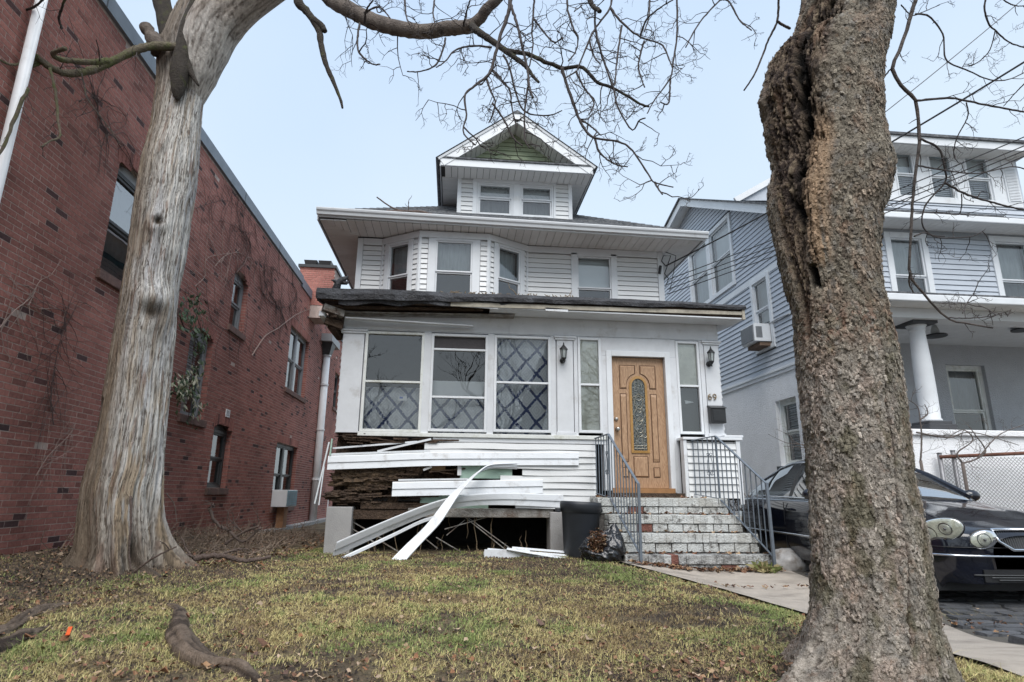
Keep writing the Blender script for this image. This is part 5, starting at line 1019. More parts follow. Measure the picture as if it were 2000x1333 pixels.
# ------------------------------------------------------------------ brick steps, railings and small things at the door
def steps():
    T = thing('brick_steps', (3.1, 8.2, 0), 'worn white painted brick steps up to the front door, some bricks missing', 'steps')
    lv = [(2.05, 3.95, 8.60, .80), (2.14, 4.01, 8.33, .58), (2.24, 4.09, 8.07, .352), (2.20, 4.14, 7.81, .11)]
    WB = mat('worn_white_brick', (.66, .68, .665), .8, .12, 9, bump=.4, bscale=45, objrand=.06, dirt=((.085, .075, .065), 8.5, .54, .66, .85), col2=(.50, .50, .47), c2scale=4)
    WS = mat('stained_white_brick', (.54, .55, .54), .85, .2, 9, bump=.5, bscale=45, objrand=.12, dirt=((.05, .045, .045), 5, .46, .62, .9))
    RB = mat('bare_red_brick', (.20, .085, .065), .9, .3, 20, bump=.3); CORE = mat('dark_mortar', (.16, .15, .14), .95, .3, 12, bump=.3)
    r = random.Random(8)
    for i, (x0, x1, y, zt) in enumerate(lv): MB().box(x0 + .02, x1 - .02, y + .034, 9.17 if i == 0 else lv[i - 1][2] + .02, -.35, zt - .012).build('step_core', CORE, T)
    def brick(x0, x1, y0, y1, z0, z1, m_):
        j = lambda s=.004: r.uniform(-s, s)
        q = [(x0 + j(.0015), y0 + j(), z0 + j(.002)), (x1 + j(), y0 + j(), z0 + j(.002)), (x1, y1, z0), (x0, y1, z0), (x0 + j(), y0 + j(.006), z1 + j(.003)), (x1 + j(), y0 + j(.006), z1 + j(.003)), (x1, y1, z1 + j(.003)), (x0, y1, z1 + j(.003))]
        MB().hexa(q).build('brick', m_, T, bevel=.006)
    for i, (x0, x1, y, zt) in enumerate(lv):
        zb = lv[i + 1][3] if i < 3 else -.16; mid = zt - .118; last = i == 3
        x = x0; k = 0
        while x < x1 - .02:           # rowlock nosing
            wv = min(.098, x1 - x); dp = .2
            m_ = RB if r.random() < .012 else (WS if last else WB)
            if not (r.random() < .012): brick(x + .0008, x + wv - .0008, y + r.uniform(-.004, .004), y + dp, mid + .005, zt + r.uniform(-.004, .003), m_)
            x += wv
        zz = mid; rows = 1 if i < 3 else 2
        for rw in range(rows):
            h = (mid - zb) / rows; z1 = mid - rw * h; z0 = z1 - h + .008; x = x0 + .02 - (rw % 2) * .1 - (i % 2) * .06
            while x < x1 - .02:
                a, b = max(x, x0 + .012), min(x + .205, x1 - .012); x += .215
                if b - a > .03: brick(a, b - .003, y + .012 + r.uniform(-.003, .004), y + .1, z0, z1 - .006, RB if r.random() < .05 else (WS if last else WB))
        # ends (left and right flanks)
        yb = 9.1 if i == 0 else lv[i - 1][2] + .01
        for xs, s in ((x0, 1), (x1, -1)):
            for rw in range(3 if i < 3 else 3):
                h = (zt - zb) / 3; z1 = zt - rw * h; yy = y + .012 + (.1 if rw % 2 else 0)
                while yy < yb - .03:
                    b = min(yy + .2, yb); a0, a1 = (xs - .004, xs + .09) if s > 0 else (xs - .09, xs + .004)
                    q = MB().box(a0 + r.uniform(-.004, .004), a1, yy + .004, b - .006, z1 - h + .006, z1 - .004); q.build('brick', WB, T, bevel=.006); yy += .21
    MB().box(2.06, 3.94, 8.66, 9.15, .79, .806).build('landing', mat('landing_paint', (.33, .32, .28), .9, .2, 8, bump=.3), T)
    MB().box(2.36, 3.5, 8.98, 9.18, .806, .87).build('landing_plank', WOODROT, T)
    # stray leaves and grime on the treads
    lf = MB()
    for q in range(150):
        i = r.randrange(4); x0, x1, y, zt = lv[i]; x = r.uniform(x0, x1); yy = r.uniform(y + .1, y + .25) if i else r.uniform(8.7, 8.95); leaf(lf, x, yy, zt + .008, r.uniform(.02, .05), r)
    for q in range(260):
        x = r.uniform(2.2, 4.2); yy = 7.78 - abs(r.gauss(0, .06)); leaf(lf, x, yy, float(gz(x, yy)) + .035, r.uniform(.02, .05), r)
    lf.build('step_leaves', LEAFM, kind='stuff', color=True, origin=(3, 8, 0))
LEAFM = mat('leaf_litter', (1, 1, 1), .85, .2, 30, attr='col', bump=0)
LEAFC = [(.20, .095, .045), (.27, .16, .085), (.14, .07, .04), (.33, .23, .14), (.22, .11, .07), (.10, .06, .045), (.36, .27, .19)]
def leaf(mb, x, y, z, s, r, tilt=.5):
    a = r.uniform(0, 6.28); c = math.cos(a); d = math.sin(a); k = r.uniform(-tilt, tilt) * s; h = r.uniform(.05, .5) * s; cl = LEAFC[r.randrange(len(LEAFC))]; f = r.uniform(.7, 1.15); cl = tuple(q * f for q in cl)
    pts = [(-1, 0, h), (-.3, .5, .0), (.5, .42, k * 8), (1.05, 0, h + k), (.5, -.45, k * 3), (-.35, -.5, .3 * h)]
    mb.add([(x + s * (p * c - q * d), y + s * (p * d + q * c), z + (w_ if abs(w_) < s else s * .6)) for p, q, w_ in pts] + [(x, y, z + h * .3)], [(0, 1, 6), (1, 2, 6), (2, 3, 6), (3, 4, 6), (4, 5, 6), (5, 0, 6)], cl)
steps()
def railing(side):
    if side < 0:
        lab = 'blue grey iron railing left of the steps, beside the rubbish bin'; A, B_, C_, top, bot = PY(1162, 857, 9.12), PY(1188, 848, 8.62), PY(1247, 946, 7.74), 0, -.12
    else:
        lab = 'blue grey iron railing right of the steps, by the parked car'; A, B_, C_ = PY(1350, 861, 8.93), PY(1397, 852, 8.62), PY(1497, 945, 7.74)
    t = thing('stair_railing', (C_[0], C_[1], 0), lab, 'railing', 'railings of the front steps')
    gz_ = -.14; bB = np.array([B_[0], B_[1], .80]); bA = np.array([A[0], A[1], .86]); Cb = np.array([C_[0] + .02 * side * .5, C_[1], gz_])
    MB().obox(A, B_, .034, .012).build('handrail', METAL, t); MB().obox(B_, C_, .036, .013).build('handrail', METAL, t)
    MB().obox(C_ + np.array([0, 0, .01]), Cb, .034, .034, up=(0, 1, 0)).build('newel_post', METAL, t)
    MB().obox(B_, bB, .024, .024, up=(0, 1, 0)).build('newel_post', METAL, t)
    low0, low1 = bB + np.array([0, 0, .0]), np.array([C_[0], C_[1], gz_ + .24])
    MB().obox(low0, low1, .026, .010).build('bottom_rail', METAL, t); MB().obox(bA, bB, .026, .010).build('bottom_rail', METAL, t)
    n1, n2 = 5, 10
    for k in range(n1):
        f = (k + .3) / n1; a, b = A + (B_ - A) * f, bA + (bB - bA) * f; MB().obox(a, b, .012, .012, up=(0, 1, 0)).build('baluster', METAL, t)
    for k in range(1, n2):
        f = k / n2; a, b = B_ + (C_ - B_) * f, low0 + (low1 - low0) * f; MB().obox(a, b, .012, .012, up=(0, 1, 0)).build('baluster', METAL, t)
    # scroll work
    c = (A + B_) / 2 * .35 + B_ * .65 if side < 0 else A * .3 + B_ * .7; c = np.array([c[0], c[1], 1.28]); u = (B_ - A); u[2] = 0; u /= np.linalg.norm(u); sc = MB()
    sc_tube = lambda pts: sc.tube([c + u * a + np.array([0, -.01, b]) for a, b in pts], .005, 5)
    for s in (1, -1):
        sc_tube([(s * (.012 + .036 * math.sin(q / 10 * math.pi) * (1 - .3 * q / 10)), -.16 + .3 * q / 10) for q in range(11)]); sc_tube([(s * (.028 + .028 * math.cos(q * .55)), -.12 + .028 * math.sin(q * .55)) for q in range(12)]); sc_tube([(s * (.022 + .02 * math.cos(q * .55)), .15 + .02 * math.sin(q * .55)) for q in range(12)])
    sc.build('scroll', METAL, t)
railing(-1); railing(1)
def lantern(px, py, D, lab):
    p = PY(px, py, D); x, z = p[0], p[2]; y = D; t = thing('wall_lantern', (x, y, z - .17), lab, 'lantern', 'lanterns on the porch wall')
    mb = MB().tube([(x, 9.185, z - .1), (x, 9.16, z - .1), (x, 9.155, z - .1)], [.045, .045, .02], 14).tube([(x, 9.16, z - .1), (x, y + .05, z - .14), (x, y, z - .12), (x, y, z - .07)], .008, 6); mb.build('wall_bracket', BLACK, t, smooth=True)
    mb = MB().lathe((x, y, z - .085), [(.012, -.075), (.012, -.06), (.006, -.05), (.02, -.03), (.035, -.005), (.04, .0), (.042, .012)], 12); mb.build('lantern_base', BLACK, t, smooth=True)
    MB().lathe((x, y, z - .072), [(.036, 0), (.052, .13)], 6).build('lantern_glass', mat('grey_lantern_glass', (.30, .33, .33), .15, .3, 30, bump=0), t)
    mb = MB()
    for k in range(6): a = k * math.pi / 3; mb.obox((x + .038 * math.cos(a), y + .038 * math.sin(a), z - .075), (x + .055 * math.cos(a), y + .055 * math.sin(a), z + .06), .007, .007, up=(0, 1, .1))
    mb.build('lantern_cage', BLACK, t)
    MB().lathe((x, y, z + .058), [(.068, 0), (.066, .012), (.03, .05), (.018, .062), (.018, .075), (.006, .085), (.013, .098), (.003, .115)], 6).build('lantern_roof', BLACK, t)
lantern(1101, 690, 9.07, 'black wall lantern on the pilaster between the windows'); lantern(1389, 697, 9.07, 'black wall lantern right of the door above the house number')
def mailbox():
    x0, x1, z0, z1 = 4.00, 4.245, 1.94, 2.215; t = thing('mailbox', (4.12, 9.12, z0), 'black metal mailbox under the house number', 'mailbox')
    MB().box(x0, x1, 9.07, 9.185, z0, z1 - .02).build('case', BLACK, t, bevel=.012); mb = MB(); v = []
    MB().hexa([(x0 - .01, 9.05, z1 - .045), (x1 + .01, 9.05, z1 - .045), (x1 + .01, 9.187, z1 - .02), (x0 - .01, 9.187, z1 - .02), (x0 - .01, 9.055, z1 - .03), (x1 + .01, 9.055, z1 - .03), (x1 + .01, 9.187, z1 + .015), (x0 - .01, 9.187, z1 + .015)]).build('lid', BLACK, t, bevel=.004); MB().box(x0 + .03, x1 - .03, 9.062, 9.069, z0 + .03, z1 - .07).build('front_plate', BLACK, t, bevel=.004)
mailbox()
def number():
    t = thing('house_number', (4.1, 9.18, 2.33), 'brass house number 69 screwed to the white pilaster', 'sign'); BR = mat('dark_brass', (.20, .14, .07), .4, .2, metal=.4)
    for x, ch in ((4.045, 6), (4.125, 9)):
        c = np.array([x, 9.175, 2.365]); s = 1 if ch == 6 else -1; mb = MB()
        ring = [c + np.array([.026 * math.cos(a), 0, (-.018 * s) + .027 * math.sin(a)]) for a in np.linspace(0, 2 * math.pi, 17)]; tail = [c + s * np.array([-.026, 0, -.012]), c + s * np.array([-.022, 0, .015]), c + s * np.array([-.006, 0, .038]), c + s * np.array([.018, 0, .046])]
        mb.tube(ring, .0072, 6).tube(tail, [.0072, .0075, .007, .005], 6); mb.build('digit', BR, t, smooth=True)
number()
def can():
    c = np.array([1.78, 8.62, .0]); t = thing('rubbish_bin', tuple(c), 'dark grey plastic rubbish bin standing left of the steps', 'bin'); P_ = mat('dark_grey_plastic', (.022, .026, .033), .5, .2, 6, bump=.06, dirt=((.10, .09, .07), 3, .58, .75, .4))
    sk = Matrix.Rotation(math.radians(2.5), 3, 'Y')
    pr_ = [(.205, 0), (.215, .03), (.262, .58), (.27, .60), (.285, .61), (.292, .70), (.288, .735), (.27, .745), (.258, .735), (.25, .60)]
    m_ = MB().lathe((0, 0, 0), pr_, 36); m_.f = m_.f[:-1]; m_.v = [tuple(np.array(sk @ Vector(v)) + c + np.array([0, 0, -.0])) for v in m_.v]; m_.build('bin_body', P_, t, smooth=True)
    MB().lathe((c[0] + .02, c[1], c[2] + .56), [(.24, 0), (.245, .005)], 30).build('bin_contents', mat('dark_soil', (.02, .018, .015), .9, .3), t)
    for s in (-1, 1): MB().box(c[0] + s * .295 - .03, c[0] + s * .295 + .03, c[1] - .07, c[1] + .07, .60, .66).build('handle', P_, t, bevel=.01)
can()
def bag():
    c = np.array([1.95, 8.0, -.04]); t = thing('leaf_bag', tuple(c), 'torn black bin bag spilling brown leaves at the foot of the steps', 'bag'); seg, rings = 110, 64; v = []
    a = np.linspace(0, math.pi, rings + 1)[:, None]; th = (np.arange(seg) * 2 * math.pi / seg)[None]; X, Y, Z = np.sin(a) * np.cos(th), np.sin(a) * np.sin(th), np.cos(a) + 0 * th
    R = 1 + .16 * fbm(X * 1.6, Y * 1.6, Z * 1.6, 3, 3) ; rid = 1 - np.abs(fbm(X * 4 + Z * 2.5, Y * 4, Z * 1.5 - X * 2, 12, 3)) * 2.2; R = R + .09 * np.clip(rid, -.5, 1) ** 2 + .035 * (1 - np.abs(fbm(X * 10 + Z * 6, Y * 10, Z * 3, 19, 2)) * 2)
    x, y, z = X * R * .27, Y * R * .22, Z * R * .22; up = np.clip(Z, 0, 1); x = x + .11 * up ** 2.2; z = z + .11 * np.exp(-((X - .25) ** 2 + Y ** 2) / .06) * (Z > 0); x = np.where((Z < -.6), x * 1.12, x); z = np.maximum(z + .2, .0)
    hole = np.exp(-(((X + .28) / .36) ** 2 + ((Z - .35) / .42) ** 2)) * (Y < 0); y = y + .1 * hole; z = z - .05 * hole
    V = np.stack([x + c[0], y + c[1], z + c[2]], -1).reshape(-1, 3); i = np.arange((rings + 1) * seg).reshape(rings + 1, seg); f = np.stack([i[:-1], i[1:], np.roll(i, -1, 1)[1:], np.roll(i, -1, 1)[:-1]], -1).reshape(-1, 4)
    link(mesh_np('bag_skin', V - c, f, True), 'bag_skin', mat('black_polythene', (.012, .013, .016), .22, .1, bump=.12, bscale=22, spec=.7), t)
    r = random.Random(6); lf = MB()
    for q in range(430):
        u, w_ = r.gauss(0, .075), r.gauss(0, .10); px = c[0] - .085 + u; pz = c[2] + .275 + w_
        if (u / .15) ** 2 + (w_ / .19) ** 2 > 1: continue
        py = c[1] - .135 - .03 * r.random() + .35 * max(0, pz - c[2] - .28); leaf(lf, px, py, pz, r.uniform(.014, .032), r, 1.5)
    lf.build('spilled_leaves', LEAFM, t, color=True, kind='stuff')
bag()
def small():
    VIN = mat('peeled_vinyl', (.70, .73, .76)); r = random.Random(1)
    specs = [((945, 1081), (1135, 1092), .12, .045, 'white siding offcut lying against the pier, undermost of the pile', 8.72), ((952, 1074), (1130, 1088), .10, .012, 'long white siding strip across the top of the pile by the bin', 8.68), ((990, 1073), (1125, 1096), .09, .012, 'white siding strip lying aslant with its end by the leaf bag', 8.6), ((1000, 1071), (1110, 1080), .08, .012, 'short white siding strip at the back of the pile by the bin', 8.76)]
    for i, (a, b, w_, h, lab, D) in enumerate(specs):
        pa, pb = PY(*a, D), PY(*b, D - .12 - .1 * (i == 2)); pa[2] = max(pa[2], float(gz(pa[0], pa[1])) + .03); mb = MB(); d = pb - pa
        mb.obox(pa, pb, w_, h); 
        if i: mb.obox(pa + np.array([0, .0, .012]), pa + d * .98 + np.array([0, 0, .012]), .012, .016)
        setp(mb.build('siding_offcut', VIN, bevel=.004), lab, 'siding strip', 'siding offcuts on the lawn')
    p0 = PY(945, 1086, 8.7); MB().box(p0[0], p0[0] + .62, 8.58, 8.62, p0[2] - .02, p0[2] + .09).build('siding_offcut', VIN, label='short white board end standing on edge, front left of the pile', cat='siding strip', group='siding offcuts on the lawn')
    RED = mat('red_leaf', (.25, .06, .04), .9)
    # a grimy white sack right of the steps
    c = np.array([4.42, 7.95, -.14]); mb = MB(); seg, rings = 40, 24; v = []
    for i in range(rings + 1):
        for k in range(seg):
            a, th = math.pi * i / rings, 2 * math.pi * k / seg; v.append((math.sin(a) * math.cos(th), math.sin(a) * math.sin(th), math.cos(a)))
    v = np.array(v); R = 1 + .18 * fbm(v[:, 0] * 2.4, v[:, 1] * 2.4, v[:, 2] * 2.4, 31, 4) + .05 * np.abs(fbm(v[:, 0] * 7, v[:, 1] * 7, v[:, 2] * 7, 35, 3)); v = v * R[:, None] * np.array([.27, .25, .2]); v[:, 2] = np.maximum(v[:, 2] + .12, 0); v = v + c
    f = [(i * seg + k, (i + 1) * seg + k, (i + 1) * seg + (k + 1) % seg, i * seg + (k + 1) % seg) for i in range(rings) for k in range(seg)]
    mb.add(v, f).build('plastic_sack', mat('grimy_sack', (.38, .37, .36), .4, .3, 7, bump=.15, bscale=20, col2=(.18, .15, .12), c2scale=6), origin=tuple(c), smooth=True, label='grimy pale plastic sack slumped right of the steps', cat='sack')
    # orange scrap on the grass by the left trunk
    p = PZ(137, 1236, .06); mb = MB(); mb.obox(p + np.array([-.03, .05, .02]), p + np.array([.02, -.06, .0]), .02, .004); mb.build('plastic_scrap', mat('orange_plastic', (.75, .12, .03), .4, .1), label='bright orange plastic scrap lying on the grass', cat='scrap')
small()
def car():
    Lc, Wc = 4.75, .90; T = thing('car', (5.12, 5.2, -.13), 'dark blue saloon car parked nose out in the driveway', 'car'); T.rotation_euler = (0, 0, math.radians(0))
    PAI = mat('dark_blue_paint', (.006, .0075, .014), .12, .1, 4, bump=0, coat=.6, spec=.4); TRM = mat('chrome_strip', (.6, .62, .65), .15, .05, metal=1.0, bump=0); BLK = mat('black_trim', (.012, .012, .013), .5, .1); CG = glass_mat('car_glass', (.25, .30, .32), .22); WS = glass_mat('windscreen_glass', (.35, .42, .44), .62)
    # local: x across, y from the nose (0) back, z up
    wid = lambda s: Wc * (1 - abs(2 * np.clip(s, .0015, Lc - .0015) / Lc - 1) ** 6.5) ** (1 / 5.2) * (1 - .04 * np.exp(-(s / .9) ** 2))
    sh = lambda s: np.interp(s, [0, .05, .25, .6, 1.2, 1.5, 3.9, 4.4, 4.7, 4.75], [.60, .66, .73, .80, .88, .92, .97, .95, .90, .8])
    ss = np.concatenate([Lc / 2 * (1 - np.cos(np.linspace(0, math.pi, 90)))]); rows = []
    for s in ss:
        w_ = wid(s); h = sh(s); prof = []
        lowz = .20 if s > .15 else .24
        for z, k in ((lowz, .93), (.27, .965), (.36, .985), (.48, 1.0), (.60 * min(1, h / .7), 1.0), (h * .82 if h * .82 > .6 else .62 * h / .7, .99), (h - .05, .965), (h - .015, .935), (h, .89)): prof.append((w_ * k, z))
        crown = .05 + .035 * math.exp(-((s - 1.2) / .7) ** 2)
        for k in (.80, .66, .58, .52, .42, .28, .14, 0): 
            rid = .018 * math.exp(-((k - .62) / .10) ** 2) * sstep(.15, .6, s) * sstep(1.7, 1.2, s)
            prof.append((w_ * k, h + crown * (1 - (k / .89) ** 2) + rid))
        rows.append([(x, s, z) for x, z in prof] + [(-x, s, z) for x, z in prof[-2::-1]])
    V = np.array(rows); n_, m_ = V.shape[:2]; i = np.arange(n_ * m_).reshape(n_, m_); f = np.stack([i[:-1, :-1], i[1:, :-1], i[1:, 1:], i[:-1, 1:]], -1).reshape(-1, 4)
    V2 = V.reshape(-1, 3)
    def put(me, name, m, par=T, **k):
        o = bpy.data.objects.new(name, me); COL.objects.link(o); me.materials.append(m); o.parent = par; ORG[o.name] = ORG[T.name]; return setp(o, **k)
    def putmb(mb, name, m, smooth=False, par=T): return put(mesh_np(name, mb.v, mb.f, smooth), name, m, par)
    put(mesh_np('body', V2, f, True), 'body', PAI); putmb(MB().box(-.8, .8, .2, 4.5, .16, .30), 'underbody', BLK)
    def surf(x, s_front=True, z=.6):
        """nose surface: distance s where the body half-width equals |x|"""
        for s in np.linspace(.002, 1.2, 400):
            if wid(s) * .99 >= abs(x): return s
        return 0
    # greenhouse
    roofz = lambda s: np.interp(s, [1.42, 1.6, 1.9, 2.2, 2.6, 3.0, 3.4, 3.8, 4.15], [.95, 1.07, 1.26, 1.40, 1.47, 1.475, 1.42, 1.26, 1.03]); belt = lambda s: sh(s) + .01
    st = np.linspace(1.42, 4.15, 56); G = []
    for s in st:
        zr, zb = roofz(s), belt(s); t = np.clip((zr - zb) / .42, 0, 1); xb = .80 - .05 * (1 - t); xr = xb - .26 * t
        G.append([(xb, zb - .03), (xb - .26 * t * .5, zb + (zr - zb) * .5), (xr, zr - .055 * t), (xr - .05, zr - .022 * t), (xr * .75, zr), (xr * .4, zr + .018), (0, zr + .022)])
    G = [[(x, s, z) for x, z in g] + [(-x, s, z) for x, z in g[-2::-1]] for g, s in zip(G, st)]; GA = np.array(G)
    def patch(s0, s1, j0, j1, name, m, off=0.0):
        a, b = np.searchsorted(st, s0), np.searchsorted(st, s1); q = GA[a:b + 1, j0:j1 + 1]; k, l = q.shape[:2]; ii = np.arange(k * l).reshape(k, l); f_ = np.stack([ii[:-1, :-1], ii[1:, :-1], ii[1:, 1:], ii[:-1, 1:]], -1).reshape(-1, 4)
        return put(mesh_np(name, q.reshape(-1, 3), f_, True), name, m)
    patch(1.42, 2.12, 2, 10, 'windscreen', WS); patch(2.12, 3.3, 2, 10, 'roof', PAI); patch(3.3, 4.15, 2, 10, 'rear_window', CG)
    for j0, j1 in ((0, 2), (10, 12)):
        patch(1.42, 1.72, j0, j1, 'pillar', PAI); patch(1.75, 2.62, j0, j1, 'side_window', CG); patch(2.62, 2.72, j0, j1, 'pillar', BLK); patch(2.72, 3.45, j0, j1, 'side_window', CG); patch(3.47, 3.52, j0, j1, 'pillar', BLK); patch(3.52, 3.78, j0, j1, 'side_window', CG); patch(3.78, 4.15, j0, j1, 'pillar', PAI)
    for sx in (-1, 1):
        pa = [(sx * (g[2][0] + .006), g[2][1], g[2][2] + .012) for g in G[1:17]]; putmb(MB().tube(pa, .03, 8), 'windscreen_pillar', PAI, True)
        top = [(sx * (g[2][0] + .01), g[2][1], g[2][2] + .004) for g in G[8:50]]; putmb(MB().tube(top, .014, 6), 'roof_trim', TRM, True); bt = [(sx * (g[0][0] + .012), g[0][1], g[0][2] + .035) for g in G[4:50]]; putmb(MB().tube(bt, .012, 6), 'belt_trim', TRM, True)
        rub = [(sx * (wid(s) * 1.0 + .006), s, .50) for s in np.linspace(1.2, 4.0, 20)]; putmb(MB().tube(rub, .014, 6), 'side_moulding', TRM, True)
        mr = MB().ell((sx * .97, 1.78, 1.0), .11, .07, .07, M=None); putmb(mr, 'wing_mirror', PAI, True)
        for s in (2.45, 3.4): putmb(MB().box(sx * .905 - .015, sx * .905 + .015, s, s + .18, .80, .825), 'door_handle', PAI)
        for s in (2.68, 3.62): putmb(MB().box(sx * wid(s) * .995 - .004, sx * wid(s) * .995 + .004, s, s + .012, .3, .9), 'door_gap', BLK)
        for s in (.86, 3.72):
            tw = MB().tube([(sx * .70, s, .31), (sx * .72, s, .31), (sx * .88, s, .31), (sx * .90, s, .31)], [.29, .315, .315, .29], 28); w_ = putmb(tw, 'wheel', BLK, True)
            rm = MB().tube([(sx * .895, s, .31), (sx * .908, s, .31)], [.205, .19], 24); putmb(rm, 'rim', mat('alloy', (.35, .36, .37), .35, .1, metal=.9), par=w_)
    # nose: lamps, grille, bumper strip, vents, plate
    LENS = mat('clouded_lamp_lens', (.44, .455, .41), .15, .12, 9, bump=0, coat=.8)
    def onnose(x, z, out=.0):
        s = surf(x); e = .01; dx = (surf(abs(x) + e) - surf(abs(x) - e)) / (2 * e); n = np.array([math.copysign(dx, x), -1.0, 0]); n /= np.linalg.norm(n); hh = sstep(.55, .75, z) * .07; return np.array([x, s + hh, z]) + n * out, n
    for sx in (-1, 1):
        for (xx, zz, a, b, rot, lab) in ((.665, .675, .225, .104, .34, 0), (.365, .612, .125, .078, .34, 1)):
            p, n = onnose(sx * xx, zz); tt = np.cross([0, 0, 1.0], n); tt /= np.linalg.norm(tt); upv = np.cross(n, tt) + n * .35; upv = np.array([0, .25, 1.0]); upv -= n * (upv @ n); upv /= np.linalg.norm(upv)
            rr_ = -rot * sx * 1.0; t2 = tt * math.cos(rr_) + upv * math.sin(rr_); u2 = -tt * math.sin(rr_) + upv * math.cos(rr_); M_ = np.stack([t2, n, u2], 1)
            o = putmb(MB().ell(p - n * .006, a + .010, .028, b + .010, 30, 14, M_), 'headlight', BLK, True)
            putmb(MB().ell(p + n * .005, a, .024, b, 30, 14, M_), 'lamp_bowl', mat('lamp_bowl', (.50, .51, .46), .3, .35, 14, bump=.2, bscale=60), True, o)
            for du, rad in (((.075, .062), (-.075, .05)) if not lab else ((.0, .055),)):
                cc = p + t2 * du * sx + n * .024; rg = [cc + t2 * rad * math.cos(t) + u2 * rad * math.sin(t) for t in np.linspace(0, 2 * math.pi, 21)]; putmb(MB().tube(rg, .006, 5), 'reflector_ring', mat('dark_window_frame', (.055, .058, .060)), True, o)
                putmb(MB().ell(cc, rad * .9, .008, rad * .9, 18, 6, M_), 'reflector', mat('mirror_bowl', (.50, .51, .49), .25, .1, metal=.3, bump=0), True, o); putmb(MB().ell(cc + n * .012, rad * .22, .012, rad * .22, 10, 6, M_), 'bulb', mat('bulb_cap', (.08, .08, .085), .3), True, o)
            putmb(MB().ell(p + n * .012, a, .028, b, 30, 16, M_), 'lamp_lens', glass_mat('lamp_lens', (.90, .91, .86), .10, .08), True, o)
        p, n = onnose(sx * .80, .44, .006); putmb(MB().ell(p, .06, .02, .022, 14, 8), 'side_marker', mat('amber_lens', (.5, .14, .02), .3, .1), True)
    gr = []
    for sx in (-1, 1): pass
    out = [(-.27, .70), (.27, .70), (.25, .60), (.14, .53), (-.14, .53), (-.25, .60)]; q = [np.array([x, onnose(x, z)[0][1] - .015, z]) for x, z in out]
    putmb(MB().prism(q, (0, .03, 0)), 'grille', BLK); putmb(MB().tube([p + np.array([0, -.02, 0]) for p in q] + [q[0] + np.array([0, -.02, 0])], .013, 8), 'grille_surround', TRM, True)
    mb = MB()
    for k in range(-11, 12):
        x = k * .022; zt_ = .695; zb_ = .535 if abs(x) < .14 else .535 + (abs(x) - .14) * .6; mb.obox((x, onnose(x, .6)[0][1] - .022, zb_), (x, onnose(x, .7)[0][1] - .025, zt_), .005, .01, up=(0, 1, 0))
    putmb(mb, 'grille_bars', mat('dark_window_frame', (.055, .058, .060)))
    for zq in (.545,): putmb(MB().tube([onnose(x, .5, .004)[0] * np.array([1, 1, 0]) + np.array([0, -.004, zq]) for x in np.linspace(-.86, .86, 50)], .004, 5), 'bumper_gap', BLK, True)
    for sx in (-1, 1):
        seam = []
        for sq in np.linspace(.22, 1.42, 26): kq = .74; hq = sh(sq); seam.append((sx * wid(sq) * kq, sq, hq + (.05 + .035 * math.exp(-((sq - 1.2) / .7) ** 2)) * (1 - (kq / .89) ** 2) + .018 * math.exp(-((kq - .62) / .10) ** 2) * float(sstep(.15, .6, sq) * sstep(1.7, 1.2, sq)) + .002))
        putmb(MB().tube(seam, .0045, 5), 'hood_gap', BLK, True)
    bs = [onnose(x, .5, .012)[0] * np.array([1, 1, 0]) + np.array([0, -.02, .475]) for x in np.linspace(-.86, .86, 50)]; putmb(MB().tube(bs, .011, 6), 'bumper_strip', TRM, True)
    for z, w_ in ((.335, .50), (.315, .36), (.295, .30)):
        bs = [onnose(x, .3, .008)[0] * np.array([1, 1, 0]) + np.array([0, -.004, z - .02 * (abs(x) < .6)]) for x in np.linspace(-w_, w_, 30)]; putmb(MB().tube(bs, .006, 5), 'intake_slat', mat('dark_window_frame', (.055, .058, .060)), True)
    putmb(MB().box(-.42, .42, -.004, .06, .255, .36), 'air_intake', BLK)
    putmb(MB().box(-.75, .75, 1.45, 3.9, .30, .92), 'cabin_interior', BLK)
    for x in (-.36, .36): putmb(MB().box(x - .24, x + .24, 2.35, 2.55, .8, 1.2), 'seat', mat('grey_leather', (.10, .10, .105), .6, .1))
    putmb(MB().hexa([(-.6, 1.75, 1.0), (.6, 1.75, 1.0), (.6, 2.0, .95), (-.6, 2.0, .95), (-.55, 1.55, 1.0), (.55, 1.55, 1.0), (.55, 1.75, 1.02), (-.55, 1.75, 1.02)]), 'dashboard', BLK)
    T.rotation_euler = (0, 0, math.radians(-4))
car()

